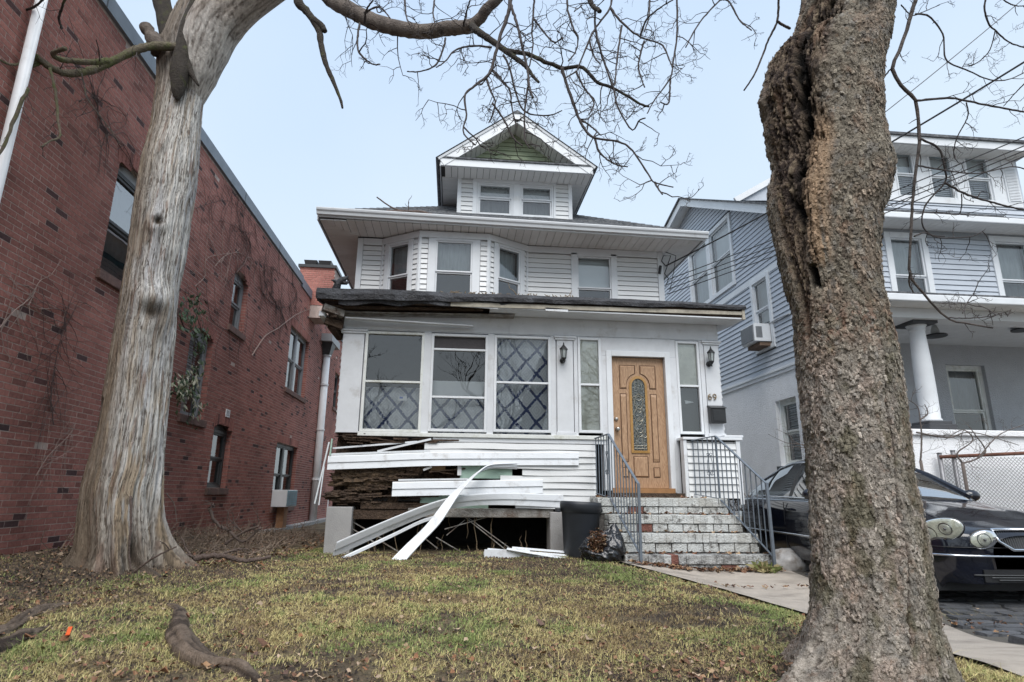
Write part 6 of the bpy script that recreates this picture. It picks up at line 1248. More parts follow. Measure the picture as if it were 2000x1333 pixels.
# ------------------------------------------------------------------ trees
def bark_mat(name, rough=.9, bscale=60, bump=.5, stretch=(1, 1, .35), dirt=None):
    return mat(name, (1, 1, 1), rough, .35, 22, attr='col', bump=bump, bscale=bscale, stretch=stretch, spec=.2, dirt=dirt)
def trunk_mesh(rows, Y, na, nz, fn, zlo=None):
    """rows: (py, left px, right px) outline of the trunk as surveyed at distance Y. fn(theta, z, t, R) -> displacement, colour"""
    zs, cx, rr = [], [], []
    for py, l, r in rows:
        c = PY((l + r) / 2, py, Y); a, b = PY(l, py, Y), PY(r, py, Y); zs.append(c[2]); cx.append(c[0]); rr.append((b[0] - a[0]) / 2 * Y / math.hypot(Y, c[0]))
    o = np.argsort(zs); zs, cx, rr = np.array(zs)[o], np.array(cx)[o], np.array(rr)[o]
    z = np.linspace(zs[0] if zlo is None else zlo, zs[-1], nz); ker = np.hanning(9); ker /= ker.sum()
    sm = lambda q: np.convolve(np.pad(np.interp(z, zs, q), 4, 'edge'), ker, 'valid')
    C, R = sm(cx), sm(rr); th = np.arange(na) * 2 * math.pi / na; TH, Z = np.meshgrid(th, z); RR = R[:, None] + 0 * TH
    disp, col = fn(TH, Z, RR); rad = RR + disp
    X = C[:, None] + np.cos(TH) * rad; Yv = Y + np.sin(TH) * rad * .95; i = np.arange(na * nz).reshape(nz, na)
    f = np.stack([i[:-1], np.roll(i, -1, 1)[:-1], np.roll(i, -1, 1)[1:], i[1:]], -1).reshape(-1, 4)
    return np.stack([X, Yv, Z], -1).reshape(-1, 3), f, col.reshape(-1, 3), (z, C, R)
def cring(TH, Z, k, kz, s, o=4): return fbm(np.cos(TH) * k, np.sin(TH) * k, Z * kz, s, o)
def mixc(a, b, t): return a * (1 - t[..., None]) + b * t[..., None]
def catmull(P, n):
    P = np.array(P, float); t = np.linspace(0, len(P) - 1, n); i = np.clip(t.astype(int), 0, len(P) - 2); f = (t - i)[:, None]; a, b, c, d = P[np.maximum(i - 1, 0)], P[i], P[i + 1], P[np.minimum(i + 2, len(P) - 1)]
    return .5 * (2 * b + (c - a) * f + (2 * a - 5 * b + 4 * c - d) * f ** 2 + (3 * b - a - 3 * c + d) * f ** 3)
TW = random.Random(21)
def limb(mb, pts, r0, r1, seg=8, n=None, rough=.0, col=None, seed=0):
    P = catmull(pts, n or max(6, len(pts) * 4)); k = len(P); r = np.linspace(r0, r1, k) * (1 + rough * np.array([TW.uniform(-1, 1) for _ in range(k)])); Pj = P + np.array([[TW.gauss(0, 1) for _ in range(3)] for _ in range(k)]) * np.linspace(r0, r1, k)[:, None] * (.03 if r0 > .03 else .16) * (1 if rough else .4)
    Pj[0] = P[0]; mb.tube(list(Pj), list(r), seg, c=col); return P
def twig(mb, p, d, ln, r, lvl, down=.25, seg=4):
    """a knobby side shoot that forks; d is its direction"""
    n = 5; pts = [p]; d = np.array(d, float); d /= np.linalg.norm(d) + 1e-9
    for q in range(n):
        d = d + np.array([TW.gauss(0, .24), TW.gauss(0, .22), TW.gauss(0, .24) - down * .12]); d /= np.linalg.norm(d); pts.append(pts[-1] + d * ln / n)
        if lvl > 0 and q >= 1 and TW.random() < .62:
            s = np.cross(d, np.array([TW.gauss(0, 1), TW.gauss(0, 1), TW.gauss(0, 1)])); s /= np.linalg.norm(s) + 1e-9
            twig(mb, pts[-1], d * .45 + s * .9, ln * TW.uniform(.35, .65), r * .68, lvl - 1, down, 3)
    k = len(pts); mb.tube(pts, list(np.linspace(r, r * .45, k)), seg)
def sprout(mb, P, every, ln, r, lvl=2, down=.3, t0=.0, flat=.5):
    acc = 0
    for i in range(int(len(P) * t0), len(P) - 1):
        acc += np.linalg.norm(P[i + 1] - P[i])
        if acc > every:
            acc = TW.uniform(-.4, .2) * every; d = P[i + 1] - P[i]; s = np.cross(d, np.array([TW.gauss(0, 1), TW.gauss(0, flat) + 1.2 * TW.choice((-1, 1)), TW.gauss(0, .6)])); s /= np.linalg.norm(s) + 1e-9; d = d / (np.linalg.norm(d) + 1e-9)
            twig(mb, P[i], d * .5 + s, ln * TW.uniform(.5, 1.3), r * TW.uniform(.7, 1.1), lvl, down)
TWIGM = mat('dark_twig_bark', (.045, .036, .034), .9, .3, 30, bump=.2)
def flakes(v, c, T, name, m_, n, wr, hr, lift, seed, lo=.75, hi=1.3, zmin=-.1):
    # loose scales of bark standing a few millimetres off the trunk
    g = np.random.default_rng(seed); ctr = v.copy(); i = g.integers(0, len(v), n * 2); p = v[i]; i = i[p[:, 2] > zmin][:n]; p = v[i]; n = len(i); zz = p[:, 2]
    k = np.round(zz, 1); cx = np.zeros(n); cy = np.zeros(n)
    for q in np.unique(k): mk = np.abs(v[:, 2] - q) < .03; a = k == q; cx[a], cy[a] = ((v[mk, 0].min() + v[mk, 0].max()) / 2, (v[mk, 1].min() + v[mk, 1].max()) / 2) if mk.any() else (p[a, 0].mean(), p[a, 1].mean())
    nn = np.stack([p[:, 0] - cx, p[:, 1] - cy, 0 * zz], -1); nn /= np.linalg.norm(nn, axis=1)[:, None] + 1e-9; t = np.stack([-nn[:, 1], nn[:, 0], 0 * zz], -1); up = np.array([0, 0, 1.])[None] + t * g.normal(0, .25, n)[:, None]
    w_, h_ = g.uniform(*wr, n)[:, None], g.uniform(*hr, n)[:, None]; L_ = g.uniform(*lift, n)[:, None]; j = lambda: g.uniform(.6, 1.2, n)[:, None]
    q0 = p + nn * .001 + up * h_ * .5 * j() - t * w_ * .5 * j(); q1 = p + nn * .001 + up * h_ * .5 * j() + t * w_ * .5 * j(); q2 = p + nn * L_ - up * h_ * .5 * j() + t * w_ * .5 * j(); q3 = p + nn * L_ * .7 - up * h_ * .5 * j() - t * w_ * .5 * j(); q4 = p + nn * (L_ * .6 + .002)
    V = np.stack([q0, q1, q2, q3, q4], 1).reshape(-1, 3); b = (np.arange(n) * 5)[:, None, None]; F_ = (b + np.array([[0, 1, 4], [1, 2, 4], [2, 3, 4], [3, 0, 4]])[None]).reshape(-1, 3); cc = np.repeat(np.clip(c[i] * g.uniform(lo, hi, n)[:, None], .01, .8), 5, 0)
    link(mesh_np(name, V - ORG[T.name], F_, False, cc), name, m_, T, kind='stuff')
def dead_tree():
    Y = 6.9; T = thing('dead_tree', (-3.3, Y, 0), 'grey barkless dead tree with a flared rooted base in front of the brick wall', 'tree')
    rows = [(-60, 372, 440), (-25, 362, 440), (0, 354, 440), (20, 344, 438), (40, 333, 434), (60, 322, 428), (94, 306, 412), (140, 303, 403), (169, 304, 402), (262, 292, 394), (319, 274, 391), (370, 266, 385), (412, 259, 378), (500, 247, 364), (560, 236, 352), (610, 228, 347), (650, 221, 345), (750, 205, 335), (850, 189, 327), (950, 166, 318), (1010, 158, 316), (1050, 155, 317), (1080, 153, 318), (1110, 152, 319), (1135, 151, 320), (1175, 150, 320)]
    zk1, zk2, zk3 = PY(0, 440, Y)[2], PY(0, 595, Y)[2], PY(345, 175, Y)[2]
    def fn(TH, Z, R):
        wr = .35 * fbm(Z * .7, TH * 0, TH * 0, 44); T2 = TH + wr
        base = sstep(.75, -.05, Z); lob = np.cos(T2 * 5 + .6) * .5 + np.cos(T2 * 3 + 2.0) * .5
        d = .10 * base ** 1.6 * R * lob * .6 + .045 * sstep(1.6, .2, Z) * np.cos(T2 * 5 + .6)
        d += .020 * cring(T2, Z, 2.2, .7, 1) + .008 * cring(T2, Z, 6, .9, 5)
        fib = cring(T2, Z, 15, .75, 9, 4); crack = np.clip(1 - np.abs(fib) * 6, 0, 1) ** 2; d += .007 * cring(T2, Z, 28, 1.6, 14, 3) + .004 * cring(T2, Z, 60, 5, 15, 2) - .009 * crack
        fold = np.clip(1 - np.abs(cring(T2, Z, 4.5, .35, 61, 2)) * 5, 0, 1); d -= .034 * fold * sstep(2.6, .5, Z)
        ang = lambda a: (TH - a + math.pi) % (2 * math.pi) - math.pi
        def knob(a, z0, ra, rz): return np.exp(-(ang(a) * 3 / ra) ** 2 - ((Z - z0) / rz) ** 2)
        f0 = -1.12
        k1, h1 = knob(f0 - .12, zk1, .9, .14), knob(f0 - .12, zk1 + .02, .42, .055); k2, h2 = knob(f0 + .1, zk2, 1.8, .24), knob(f0 + .12, zk2 - .09, 1.1, .10); d += .07 * k1 - .09 * h1 + .10 * k2 - .09 * h2
        k3, h3 = knob(f0 + .1, zk3 + .15, 1.3, .22), knob(f0 + .05, zk3 - .02, 1.1, .11); d += .05 * k3 - .07 * h3
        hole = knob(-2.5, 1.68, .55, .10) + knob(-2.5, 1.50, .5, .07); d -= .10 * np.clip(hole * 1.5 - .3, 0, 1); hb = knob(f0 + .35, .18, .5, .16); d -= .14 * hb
        hz = np.clip(Z - .02, 0, 9)
        for a_, L_, w_, h_ in ((-.70, .80, .11, .12), (-2.42, .36, .12, .12), (-1.62, .26, .10, .12), (-3.0, .26, .13, .15), (.35, .45, .2, .25), (-1.15, .22, .10, .13), (-2.02, .26, .11, .15), (1.6, .5, .25, .25)):
            aw = ang(a_ + .12 * np.sin(Z * 3 + a_) * 0); d += L_ * np.exp(-(aw / (w_ + .10 * np.clip(Z, 0, 1))) ** 2) * (np.exp(-hz / h_) + .09 * np.exp(-hz / .6)) * (1 + .25 * cring(T2, Z, 5, 3, 95))
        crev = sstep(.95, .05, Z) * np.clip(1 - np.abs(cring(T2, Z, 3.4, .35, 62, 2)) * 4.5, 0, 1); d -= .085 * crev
        light = np.array([.64, .62, .585]); warm = np.array([.43, .335, .235]); dk = np.array([.10, .078, .06]); grey = np.array([.52, .515, .515]); red = np.array([.25, .16, .12])
        c = mixc(light[None, None] + 0 * Z[..., None], grey[None, None] + 0 * Z[..., None], sstep(-.1, .3, cring(T2, Z, 4, 1.6, 70)))
        c = mixc(c, warm, sstep(.05, .35, cring(T2, Z, 7, 2.2, 75)) * (.55 + .45 * sstep(2.5, .3, Z))); c = mixc(c, warm * .75, sstep(1.1, -.1, Z) * .75)
        c = mixc(c, warm * .7, np.clip(sstep(.15, 1.0, np.cos(TH + 2.69)) * sstep(-.25, .2, cring(T2, Z, 6, .5, 79) + .2), 0, 1) * .8)
        c = mixc(c, red, sstep(.22, .42, cring(T2, Z, 9, 3.5, 81)) * .65); fine = cring(T2, Z, 55, 7, 86, 3); c = c * (1 + .40 * np.clip(fine, -.6, .4)[..., None]); c = mixc(c, dk, np.clip(crack * .75 + sstep(.22, .42, cring(T2, Z, 36, 11, 85, 3)) * .8, 0, .9)); c = mixc(c, np.array([.24, .185, .135]), np.clip(sstep(.35, .8, np.cos(TH + 2.69 + .2 * cring(T2, Z, 3, 1, 87))) * sstep(2.9, 2.0, Z) * (.55 + cring(T2, Z, 9, .8, 88)), 0, .85))
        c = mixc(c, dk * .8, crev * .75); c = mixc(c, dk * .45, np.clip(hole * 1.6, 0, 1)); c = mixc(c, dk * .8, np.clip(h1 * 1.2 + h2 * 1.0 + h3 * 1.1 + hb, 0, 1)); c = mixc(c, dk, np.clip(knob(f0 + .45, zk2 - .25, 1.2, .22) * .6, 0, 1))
        c = mixc(c, np.array([.17, .115, .085]), sstep(.75, .0, Z) * sstep(.0, .4, cring(T2, Z, 7, 2, 90)) * .8)
        top = sstep(zk3 - .35, zk3 + .3, Z) * sstep(.1, .6, np.cos(ang(f0 + .0)) + .5 * cring(T2, Z, 4, 1, 93)); c = mixc(c, np.array([.17, .14, .115]), top * .7)
        return d, c
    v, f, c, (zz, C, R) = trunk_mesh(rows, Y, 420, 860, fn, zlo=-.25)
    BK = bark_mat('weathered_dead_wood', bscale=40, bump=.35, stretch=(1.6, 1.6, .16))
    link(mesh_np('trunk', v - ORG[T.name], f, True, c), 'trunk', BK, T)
    flakes(v, c, T, 'splinters', BK, 5000, (.003, .009), (.03, .11), (.001, .006), 3, .55, 1.15, .1)
    LB = mat('mossy_limb_bark', (.15, .125, .085), .95, .35, 25, col2=(.10, .11, .035), c2pos=(.45, .62), c2scale=7, bump=.5, bscale=50); BB = mat('grey_limb_bark', (.20, .165, .14), .95, .3, 20, col2=(.10, .08, .07), c2scale=6, bump=.6, bscale=60); DB = mat('dark_limb_bark', (.055, .045, .036), .95, .35, 25, col2=(.085, .09, .035), c2pos=(.55, .7), c2scale=9, bump=.6, bscale=60)
    px = lambda L, dep: [PY(x, y, dep(i / max(1, len(L) - 1)) if callable(dep) else dep) for i, (x, y) in enumerate(L)]
    P = catmull(px([(372, 210), (382, 150), (398, 95), (424, 45), (462, 8), (515, -28), (590, -75), (660, -115), (720, -130)], lambda t: Y + .03 - .45 * t), 150); rr = np.interp(np.linspace(0, 1, 150), [0, .12, .25, .4, .55, .75, 1], [.10, .24, .30, .31, .28, .24, .17]); mb = MB(); mb.tube(list(P), list(rr), 90); v = np.array(mb.v); th_ = np.tile(np.arange(90) * 2 * math.pi / 90, 150); sl_ = np.repeat(np.arange(150) * .022, 90)
    nn_ = lambda k, kz, sd, o=3: fbm(np.cos(th_) * k, np.sin(th_) * k, sl_ * kz, sd, o); crk = np.clip(1 - np.abs(nn_(10, 1.2, 3, 4)) * 6, 0, 1) ** 2; d = .05 * nn_(2, 1, 1) + .02 * nn_(14, 2, 2) - .03 * crk; v = v + (v - np.repeat(P, 90, 0)) * d[:, None]
    c_ = np.array([.42, .365, .32]) * (1 + .35 * nn_(40, 7, 4) + .35 * nn_(4, 1.5, 5))[:, None]; pale = sstep(.1, -.5, sl_ - 1.3 + .5 * nn_(3, 1, 7))[:, None] * .6; c_ = c_ * (1 - pale) + np.array([.60, .575, .54]) * pale * (1 + .3 * nn_(40, 7, 4))[:, None]; k_ = np.clip(crk * .8 + sstep(.22, .42, nn_(30, 9, 6)) * .7, 0, .9)[:, None]; c_ = c_ * (1 - k_) + np.array([.10, .078, .062]) * k_
    mb.v = [tuple(q) for q in v]; mb.c = [tuple(q) for q in np.clip(c_, .01, 1)]; mb.build('limb', BK, T, smooth=True, color=True)
    mb = MB(); limb(mb, px([(336, 130), (332, 80), (322, 30), (308, -30), (290, -100)], Y - .1), .115, .10, 18, 20, .05); mb.build('limb', DB, T, smooth=True)
    mb = MB(); mb.tube(catmull(px([(346, 196), (348, 170), (352, 135), (358, 95), (366, 55), (384, 10), (405, -40)], Y - .27), 30), list(np.interp(np.linspace(0, 1, 30), [0, .12, .3, .6, 1], [.015, .07, .11, .085, .08])), 18); limb(mb, px([(358, 100), (372, 140), (388, 168)], Y - .27), .06, .01, 10, 8, .1); mb.build('limb', DB, T, smooth=True)
    mb = MB(); limb(mb, px([(312, 100), (302, 80), (290, 62), (283, 50)], Y - .25), .10, .06, 12, 12, .2); mb.build('broken_stub', BB, T, smooth=True)
    # mossy branch to the left, with its twigs
    tw = MB()
    m1 = MB(); P = limb(m1, px([(345, 92), (300, 91), (268, 97), (225, 117), (180, 137), (135, 144), (101, 133), (68, 110), (34, 86), (18, 61), (0, 22), (-20, -20)], lambda t: Y - .3 - 1.2 * t), .052, .022, 10, 60, .12); m1.build('branch', LB, T, smooth=True); sprout(tw, P, .22, .3, .006, 1)
    for L_, r0, r1 in (([(211, 119), (180, 122), (135, 119), (112, 114), (104, 104), (128, 95)], .035, .02), ([(80, 122), (58, 130), (45, 137), (38, 148), (54, 178), (40, 203), (22, 250), (13, 275), (0, 298), (-15, 310)], .022, .012), ([(98, 134), (104, 160), (110, 191), (112, 230), (117, 266), (98, 276), (81, 287)], .016, .008), ([(36, 88), (18, 90), (0, 88), (-20, 92)], .02, .014), ([(40, 142), (22, 136), (0, 130), (-20, 124)], .02, .012), ([(121, 56), (115, 36), (120, 18), (130, -10)], .012, .012), ([(0, 18), (20, 16), (50, 20), (75, 8), (90, -8)], .014, .01), ([(75, 120), (50, 124), (20, 126), (0, 118)], .016, .01), ([(160, 145), (165, 170), (172, 195), (205, 240), (235, 282)], .009, .004), ([(195, 130), (193, 100), (188, 78)], .007, .004)):
        m1 = MB(); P = limb(m1, px(L_, lambda t: Y - 1.0 - .5 * t), r0, r1, 8, 24, .12); m1.build('branch', LB if r0 > .015 else DB, T, smooth=True); sprout(tw, P, .18, .22, .004, 1)
    # the great limb arching over the yard and its drooping branches
    dp = lambda a, b: (lambda t: a + (b - a) * t)
    m1 = MB(); P = limb(m1, px([(560, -110), (600, -50), (648, -2), (675, 15), (725, 41), (775, 55), (825, 62), (875, 56), (905, 54), (925, 50)], dp(6.4, 5.6)), .105, .072, 18, 60, .05); m1.build('limb', BB, T, smooth=True); sprout(tw, P, .22, .45, .008, 2)
    m1 = MB(); limb(m1, px([(915, 54), (938, 36), (951, 18), (976, -6), (1010, -40), (1080, -70)], dp(5.6, 5.2)), .062, .05, 14, 24, .05); m1.build('limb', BB, T, smooth=True)
    m1 = MB(); limb(m1, px([(577, -20), (585, 8), (600, 24), (622, 57), (627, 87), (637, 127), (652, 162), (665, 195), (669, 212)], 5.9), .055, .010, 12, 40, .10); limb(m1, px([(612, 38), (628, 50), (635, 62)], 5.88), .04, .026, 10, 6, .1); m1.build('dead_branch', DB, T, smooth=True)
    thick = [([(922, 52), (935, 63), (972, 88), (996, 106), (1025, 128), (1040, 148), (1052, 161)], .045, .012), ([(985, 100), (1020, 104), (1052, 115), (1098, 133), (1136, 131), (1165, 160), (1199, 173), (1250, 203), (1267, 208)], .026, .010), ([(1143, -20), (1155, 8), (1172, 23)], .026, .018), ([(998, -30), (997, 6), (990, 35), (976, 74), (971, 95), (960, 135), (949, 151), (926, 169), (908, 187), (911, 225), (905, 259), (929, 284)], .022, .005), ([(998, 10), (1012, 56), (1021, 97), (1030, 135), (1034, 169), (1041, 191)], .015, .008), ([(1098, 133), (1104, 158), (1120, 203), (1131, 232), (1143, 254), (1162, 270), (1210, 278), (1237, 297), (1267, 342), (1279, 357), (1315, 366)], .016, .005)]
    thin = [[(949, 151), (958, 178), (967, 198), (962, 225), (955, 240)], [(960, 137), (980, 157), (996, 178), (998, 198), (1003, 225), (1010, 250)], [(983, 108), (996, 135), (1007, 180), (1025, 218), (1070, 226), (1098, 216)], [(962, 202), (985, 236), (1003, 270), (1021, 286)], [(1031, 171), (1025, 214), (1025, 270), (1035, 290)], [(1043, -20), (1043, 5), (1039, 63), (1041, 90), (1034, 130)], [(1043, 38), (1068, 70), (1084, 83), (1100, 72)], [(1107, -20), (1109, 18), (1120, 56), (1129, 74), (1124, 101), (1110, 120)], [(1194, -20), (1192, 16), (1165, 52), (1151, 79), (1129, 133), (1125, 140), (1104, 153)], [(1162, 22), (1163, 61), (1174, 101), (1188, 146), (1199, 175), (1207, 210), (1234, 254), (1248, 236), (1261, 231)], [(1193, 16), (1210, 40), (1249, 72), (1291, 87), (1306, 114), (1313, 132)], [(1214, 51), (1205, 120), (1201, 168)], [(1322, -20), (1322, 69), (1315, 120), (1309, 153), (1279, 195), (1264, 222)], [(1309, 153), (1306, 201), (1290, 200)], [(1430, -20), (1405, 2), (1366, 45), (1339, 93)], [(1405, 0), (1423, 3), (1444, 39), (1455, 50), (1468, 60)], [(1270, -20), (1267, 33), (1258, 63)], [(1258, 81), (1247, 129), (1259, 171)], [(1279, 357), (1285, 368), (1294, 380)], [(1162, 270), (1170, 296), (1190, 315), (1210, 324), (1226, 326)], [(1131, 232), (1155, 248), (1174, 265)], [(712, 46), (716, 20), (735, -8)], [(712, 26), (740, 14), (762, 36)], [(702, 46), (698, 80), (702, 104), (726, 125), (742, 126)], [(870, 75), (866, 95), (850, 128), (820, 140), (795, 140)], [(960, 93), (925, 90), (890, 98), (870, 120), (852, 132)], [(790, -10), (793, 30), (800, 48)], [(850, -10), (846, 24), (850, 50)], [(905, 52), (912, 20), (922, -10)], [(1125, 140), (1140, 170), (1160, 200), (1150, 225)], [(1151, 79), (1160, 110), (1172, 125)], [(1250, 74), (1262, 40), (1290, 15), (1315, 0)]]
    for k, (L_, r0, r1) in enumerate(thick):
        m1 = MB(); a = 5.5 - .12 * k; P = limb(m1, px(L_, dp(a, a - .5)), r0, r1, 9, 50, .12); m1.build('branch', TWIGM if k > 2 else DB, T, smooth=True); sprout(tw, P, .19, .36, .0072, 3, t0=.15)
    for k, L_ in enumerate(thin):
        m1 = MB(); a = 5.35 - .05 * (k % 12); P = limb(m1, px(L_, dp(a, a - .3)), .0115, .0058, 6, 30, .12); m1.build('branch', TWIGM, T, smooth=True); sprout(tw, P, .16, .27, .0062, 3, t0=.1)
    tw.build('twigs', TWIGM, T, kind='stuff')
    # roots
    RT = mat('dark_root_bark', (.27, .205, .155), .95, .5, 14, col2=(.055, .042, .034), c2pos=(.42, .6), c2scale=7, bump=.9, bscale=30)
    for L_, r in (([(322, 1178, 0), (340, 1188, 0), (350, 1206, 0), (346, 1232, 0), (362, 1262, 0), (395, 1284, 0), (430, 1290, 0), (470, 1298, 0), (508, 1318, 0)], [.004, .035, .05, .068, .072, .06, .04, .045, .02]), ([(150, 1178, 0), (95, 1190, 0), (55, 1205, 0), (15, 1232, 0), (-25, 1250, 0)], [.004, .045, .05, .045, .04]), ([(95, 1222, 0), (45, 1245, 0), (5, 1268, 0), (-30, 1285, 0)], [.004, .05, .06, .05])):
        pts = []
        for x, y, D in L_:
            p = PY(x, y, D) if D else PZ(x, y, .02); pts.append((p[0], p[1], p[2] if D else float(gz(p[0], p[1])) - .005))
        P = catmull(pts, 60); rr = np.interp(np.linspace(0, 1, 60), np.linspace(0, 1, len(r)), r); q_ = np.arange(60); P[:, 0] += .015 * fbm(q_ * .25, 0 * q_, 0 * q_, 3); mb = MB(); mb.tube(list(P), list(rr), 28); v = np.array(mb.v); th_ = np.tile(np.arange(28) * 2 * math.pi / 28, 60); sl_ = np.repeat(q_ * .08, 28)
        d = .32 * fbm(np.cos(th_) * 2.2, np.sin(th_) * 2.2, sl_ * 1.2, 4, 4) - .16 * np.clip(1 - np.abs(fbm(np.cos(th_) * 3, np.sin(th_) * 3, sl_ * .7, 9, 2)) * 6, 0, 1) + .12 * fbm(v[:, 0] * 25, v[:, 1] * 25, v[:, 2] * 25, 7, 3); v = v + (v - np.repeat(P, 28, 0)) * d[:, None]
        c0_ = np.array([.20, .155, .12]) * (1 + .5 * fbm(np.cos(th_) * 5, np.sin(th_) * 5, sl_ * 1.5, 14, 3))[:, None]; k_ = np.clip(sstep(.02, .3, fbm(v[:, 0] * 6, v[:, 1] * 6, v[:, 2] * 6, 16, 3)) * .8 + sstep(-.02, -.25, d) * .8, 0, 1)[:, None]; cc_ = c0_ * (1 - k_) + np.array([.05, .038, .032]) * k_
        mb.v = [tuple(q) for q in v]; mb.c = [tuple(q) for q in cc_]; mb.build('root', BK, T, smooth=True, color=True)
    return T
dead_tree()
def street_tree():
    Y = 2.86; T = thing('street_tree', (1.85, Y, -.1), 'thick scaly barked street tree with a rotten split down its left side', 'tree')
    rows = [(-140, 1575, 1768), (-60, 1565, 1760), (0, 1556, 1755), (50, 1545, 1750), (80, 1538, 1745), (94, 1525, 1742), (104, 1498, 1738), (120, 1490, 1736), (150, 1486, 1730), (180, 1476, 1727), (190, 1472, 1726), (215, 1484, 1727), (260, 1491, 1728), (300, 1500, 1738), (322, 1503, 1744), (350, 1494, 1746), (390, 1492, 1737), (430, 1499, 1722), (500, 1516, 1720), (580, 1538, 1727), (640, 1548, 1738), (700, 1550, 1752), (790, 1562, 1765), (860, 1570, 1776), (930, 1575, 1784), (1000, 1578, 1798), (1060, 1582, 1810), (1150, 1584, 1820), (1200, 1583, 1824), (1225, 1578, 1828), (1270, 1570, 1834), (1333, 1560, 1845), (1390, 1553, 1850), (1450, 1550, 1852)]
    Z_ = lambda py: PY(1640, py, Y)[2]
    za, zb, zc, zd = Z_(40), Z_(330), Z_(545), Z_(660)
    def fn(TH, Z, R):
        ang = lambda a: (TH - a + math.pi) % (2 * math.pi) - math.pi
        wob = cring(TH, Z, 9, 30, 7, 3); gx, gy = (TH + .10 * cring(TH, Z, 12, 42, 8, 3)) / (2 * math.pi) * 52, Z * 19 + 1.3 * wob; f1, f2, idv = worley(gx, gy, 5, wrap=52); edge = f2 - f1; plate = sstep(.0, .12, edge)
        gx2, gy2 = (TH + .07 * cring(TH, Z, 22, 80, 17)) / (2 * math.pi) * 120, Z * 46 + 1.2 * cring(TH, Z, 18, 60, 13); g1, g2, id2 = worley(gx2, gy2, 15, wrap=120); e2 = g2 - g1; pl2 = sstep(.0, .18, e2)
        big = cring(TH, Z, 4, 9, 28, 3); keepc = sstep(-.25, .2, cring(TH, Z, 7, 20, 29, 3)); plate = 1 - (1 - plate) * (.3 + .7 * keepc)
        d = .0085 * (plate - .5) * (.4 + idv) + .006 * (idv - .5) + .003 * (pl2 - .5) * (.4 + id2) + .0025 * id2 + .016 * cring(TH, Z, 1.8, 2.5, 21) + .008 * cring(TH, Z, 7, 15, 25) + .0018 * cring(TH, Z, 30, 80, 27, 3) + .022 * np.clip(cring(TH, Z, 9, 24, 31, 3), -1, .4) * np.exp(-(ang(-3.5) / .7) ** 2) * sstep(zb - .35, zb, Z)
        flare = sstep(.25, -.35, Z); hz = np.clip(Z + .10, 0, 9)
        for a_, L_, w_, h_ in ((-2.95, .62, .17, .13), (-2.25, .12, .2, .12), (-1.5, .08, .15, .1), (-.75, .18, .22, .16), (.5, .4, .3, .2), (1.8, .4, .3, .2)): d += L_ * np.exp(-(ang(a_) / (w_ + .3 * np.clip(hz, 0, .6))) ** 2) * (np.exp(-hz / h_) + .10 * np.exp(-hz / .35)) * (1 + .3 * cring(TH, Z, 6, 12, 96))
        wrink = np.exp(-((Z - Z_(650)) / .10) ** 2) * sstep(-.3, .6, np.cos(ang(-2.0))); d += .016 * wrink * cring(TH + .2 * np.sin(Z * 9), Z + .03 * np.sin(TH * 7), 4, 75, 33, 3)
        w2 = sstep(-.02, -.35, Z) * np.clip(np.cos(ang(-2.5)), 0, 1); d += .018 * w2 * cring(TH, Z + .16 * TH, 4, 55, 36, 3)
        bul = np.exp(-(ang(-1.92) / .5) ** 2 - ((Z - Z_(140)) / .1) ** 2); d += .022 * bul
        # rot: a wide strip down the left face from the ledge to the split
        u = ang(-2.60 + .10 * (Z - zb)); wid_ = np.interp(Z, [zd - .1, zd, zc, zb - .1, zb + .2, za - .15, za + .1], [0, .10, .28, .62, .80, .78, .0]); rot = sstep(1.0, .55, np.abs(u + .18) / np.maximum(wid_, .02) + .25 * cring(TH, Z, 6, 4, 41)) * (wid_ > .01)
        rr_ = .75 * cring(TH, Z, 15, 9, 43, 4) + .55 * cring(TH, Z, 34, 70, 46, 3); gap = sstep(.10, .02, np.abs(cring(TH, Z, 11, 7, 44, 4))) * sstep(-.2, .2, cring(TH, Z, 5, 12, 47, 2) + .1)
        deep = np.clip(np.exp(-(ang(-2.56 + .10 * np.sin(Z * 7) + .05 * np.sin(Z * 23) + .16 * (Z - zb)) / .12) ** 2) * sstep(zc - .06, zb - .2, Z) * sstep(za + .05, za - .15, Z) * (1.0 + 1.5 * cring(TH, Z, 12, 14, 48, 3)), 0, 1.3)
        d = d * (1 - rot * .7) + rot * (-.018 + .034 * cring(TH, Z, 13, 8, 43, 4) + .012 * cring(TH, Z, 34, 70, 46, 3) - .035 * gap) - .09 * deep
        slab = np.exp(-((ang(-2.27 + .06 * (Z - zb))) / .21) ** 4) * sstep(zc - .02, zc + .04, Z) * sstep(zb + .28, zb + .05, Z); d += .012 * slab * (1 + .6 * cring(TH, Z, 16, 1.2, 51))
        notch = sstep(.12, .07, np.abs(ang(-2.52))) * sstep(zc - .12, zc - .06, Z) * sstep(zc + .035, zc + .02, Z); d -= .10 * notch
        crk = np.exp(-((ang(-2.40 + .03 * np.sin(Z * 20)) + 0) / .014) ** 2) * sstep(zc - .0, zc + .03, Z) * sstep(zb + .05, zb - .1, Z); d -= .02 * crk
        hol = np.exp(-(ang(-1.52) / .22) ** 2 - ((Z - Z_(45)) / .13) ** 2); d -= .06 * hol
        vc = np.exp(-((ang(-1.55 + .14 * (Z - .5) + .03 * np.sin(Z * 14))) / .018) ** 2) * sstep(.15, .35, Z) * sstep(1.75, 1.5, Z); d -= .018 * vc
        grey, pink, dk = np.array([.37, .33, .285]), np.array([.43, .345, .29]), np.array([.075, .055, .046]); one = np.ones(Z.shape + (1,))
        c = mixc(grey * one, pink, sstep(-.15, .3, cring(TH, Z, 3.5, 8, 55)) * .8); c = c * (0.66 + .38 * idv[..., None] + .34 * id2[..., None]) * (1 + .38 * cring(TH, Z, 40, 130, 57, 3)[..., None])
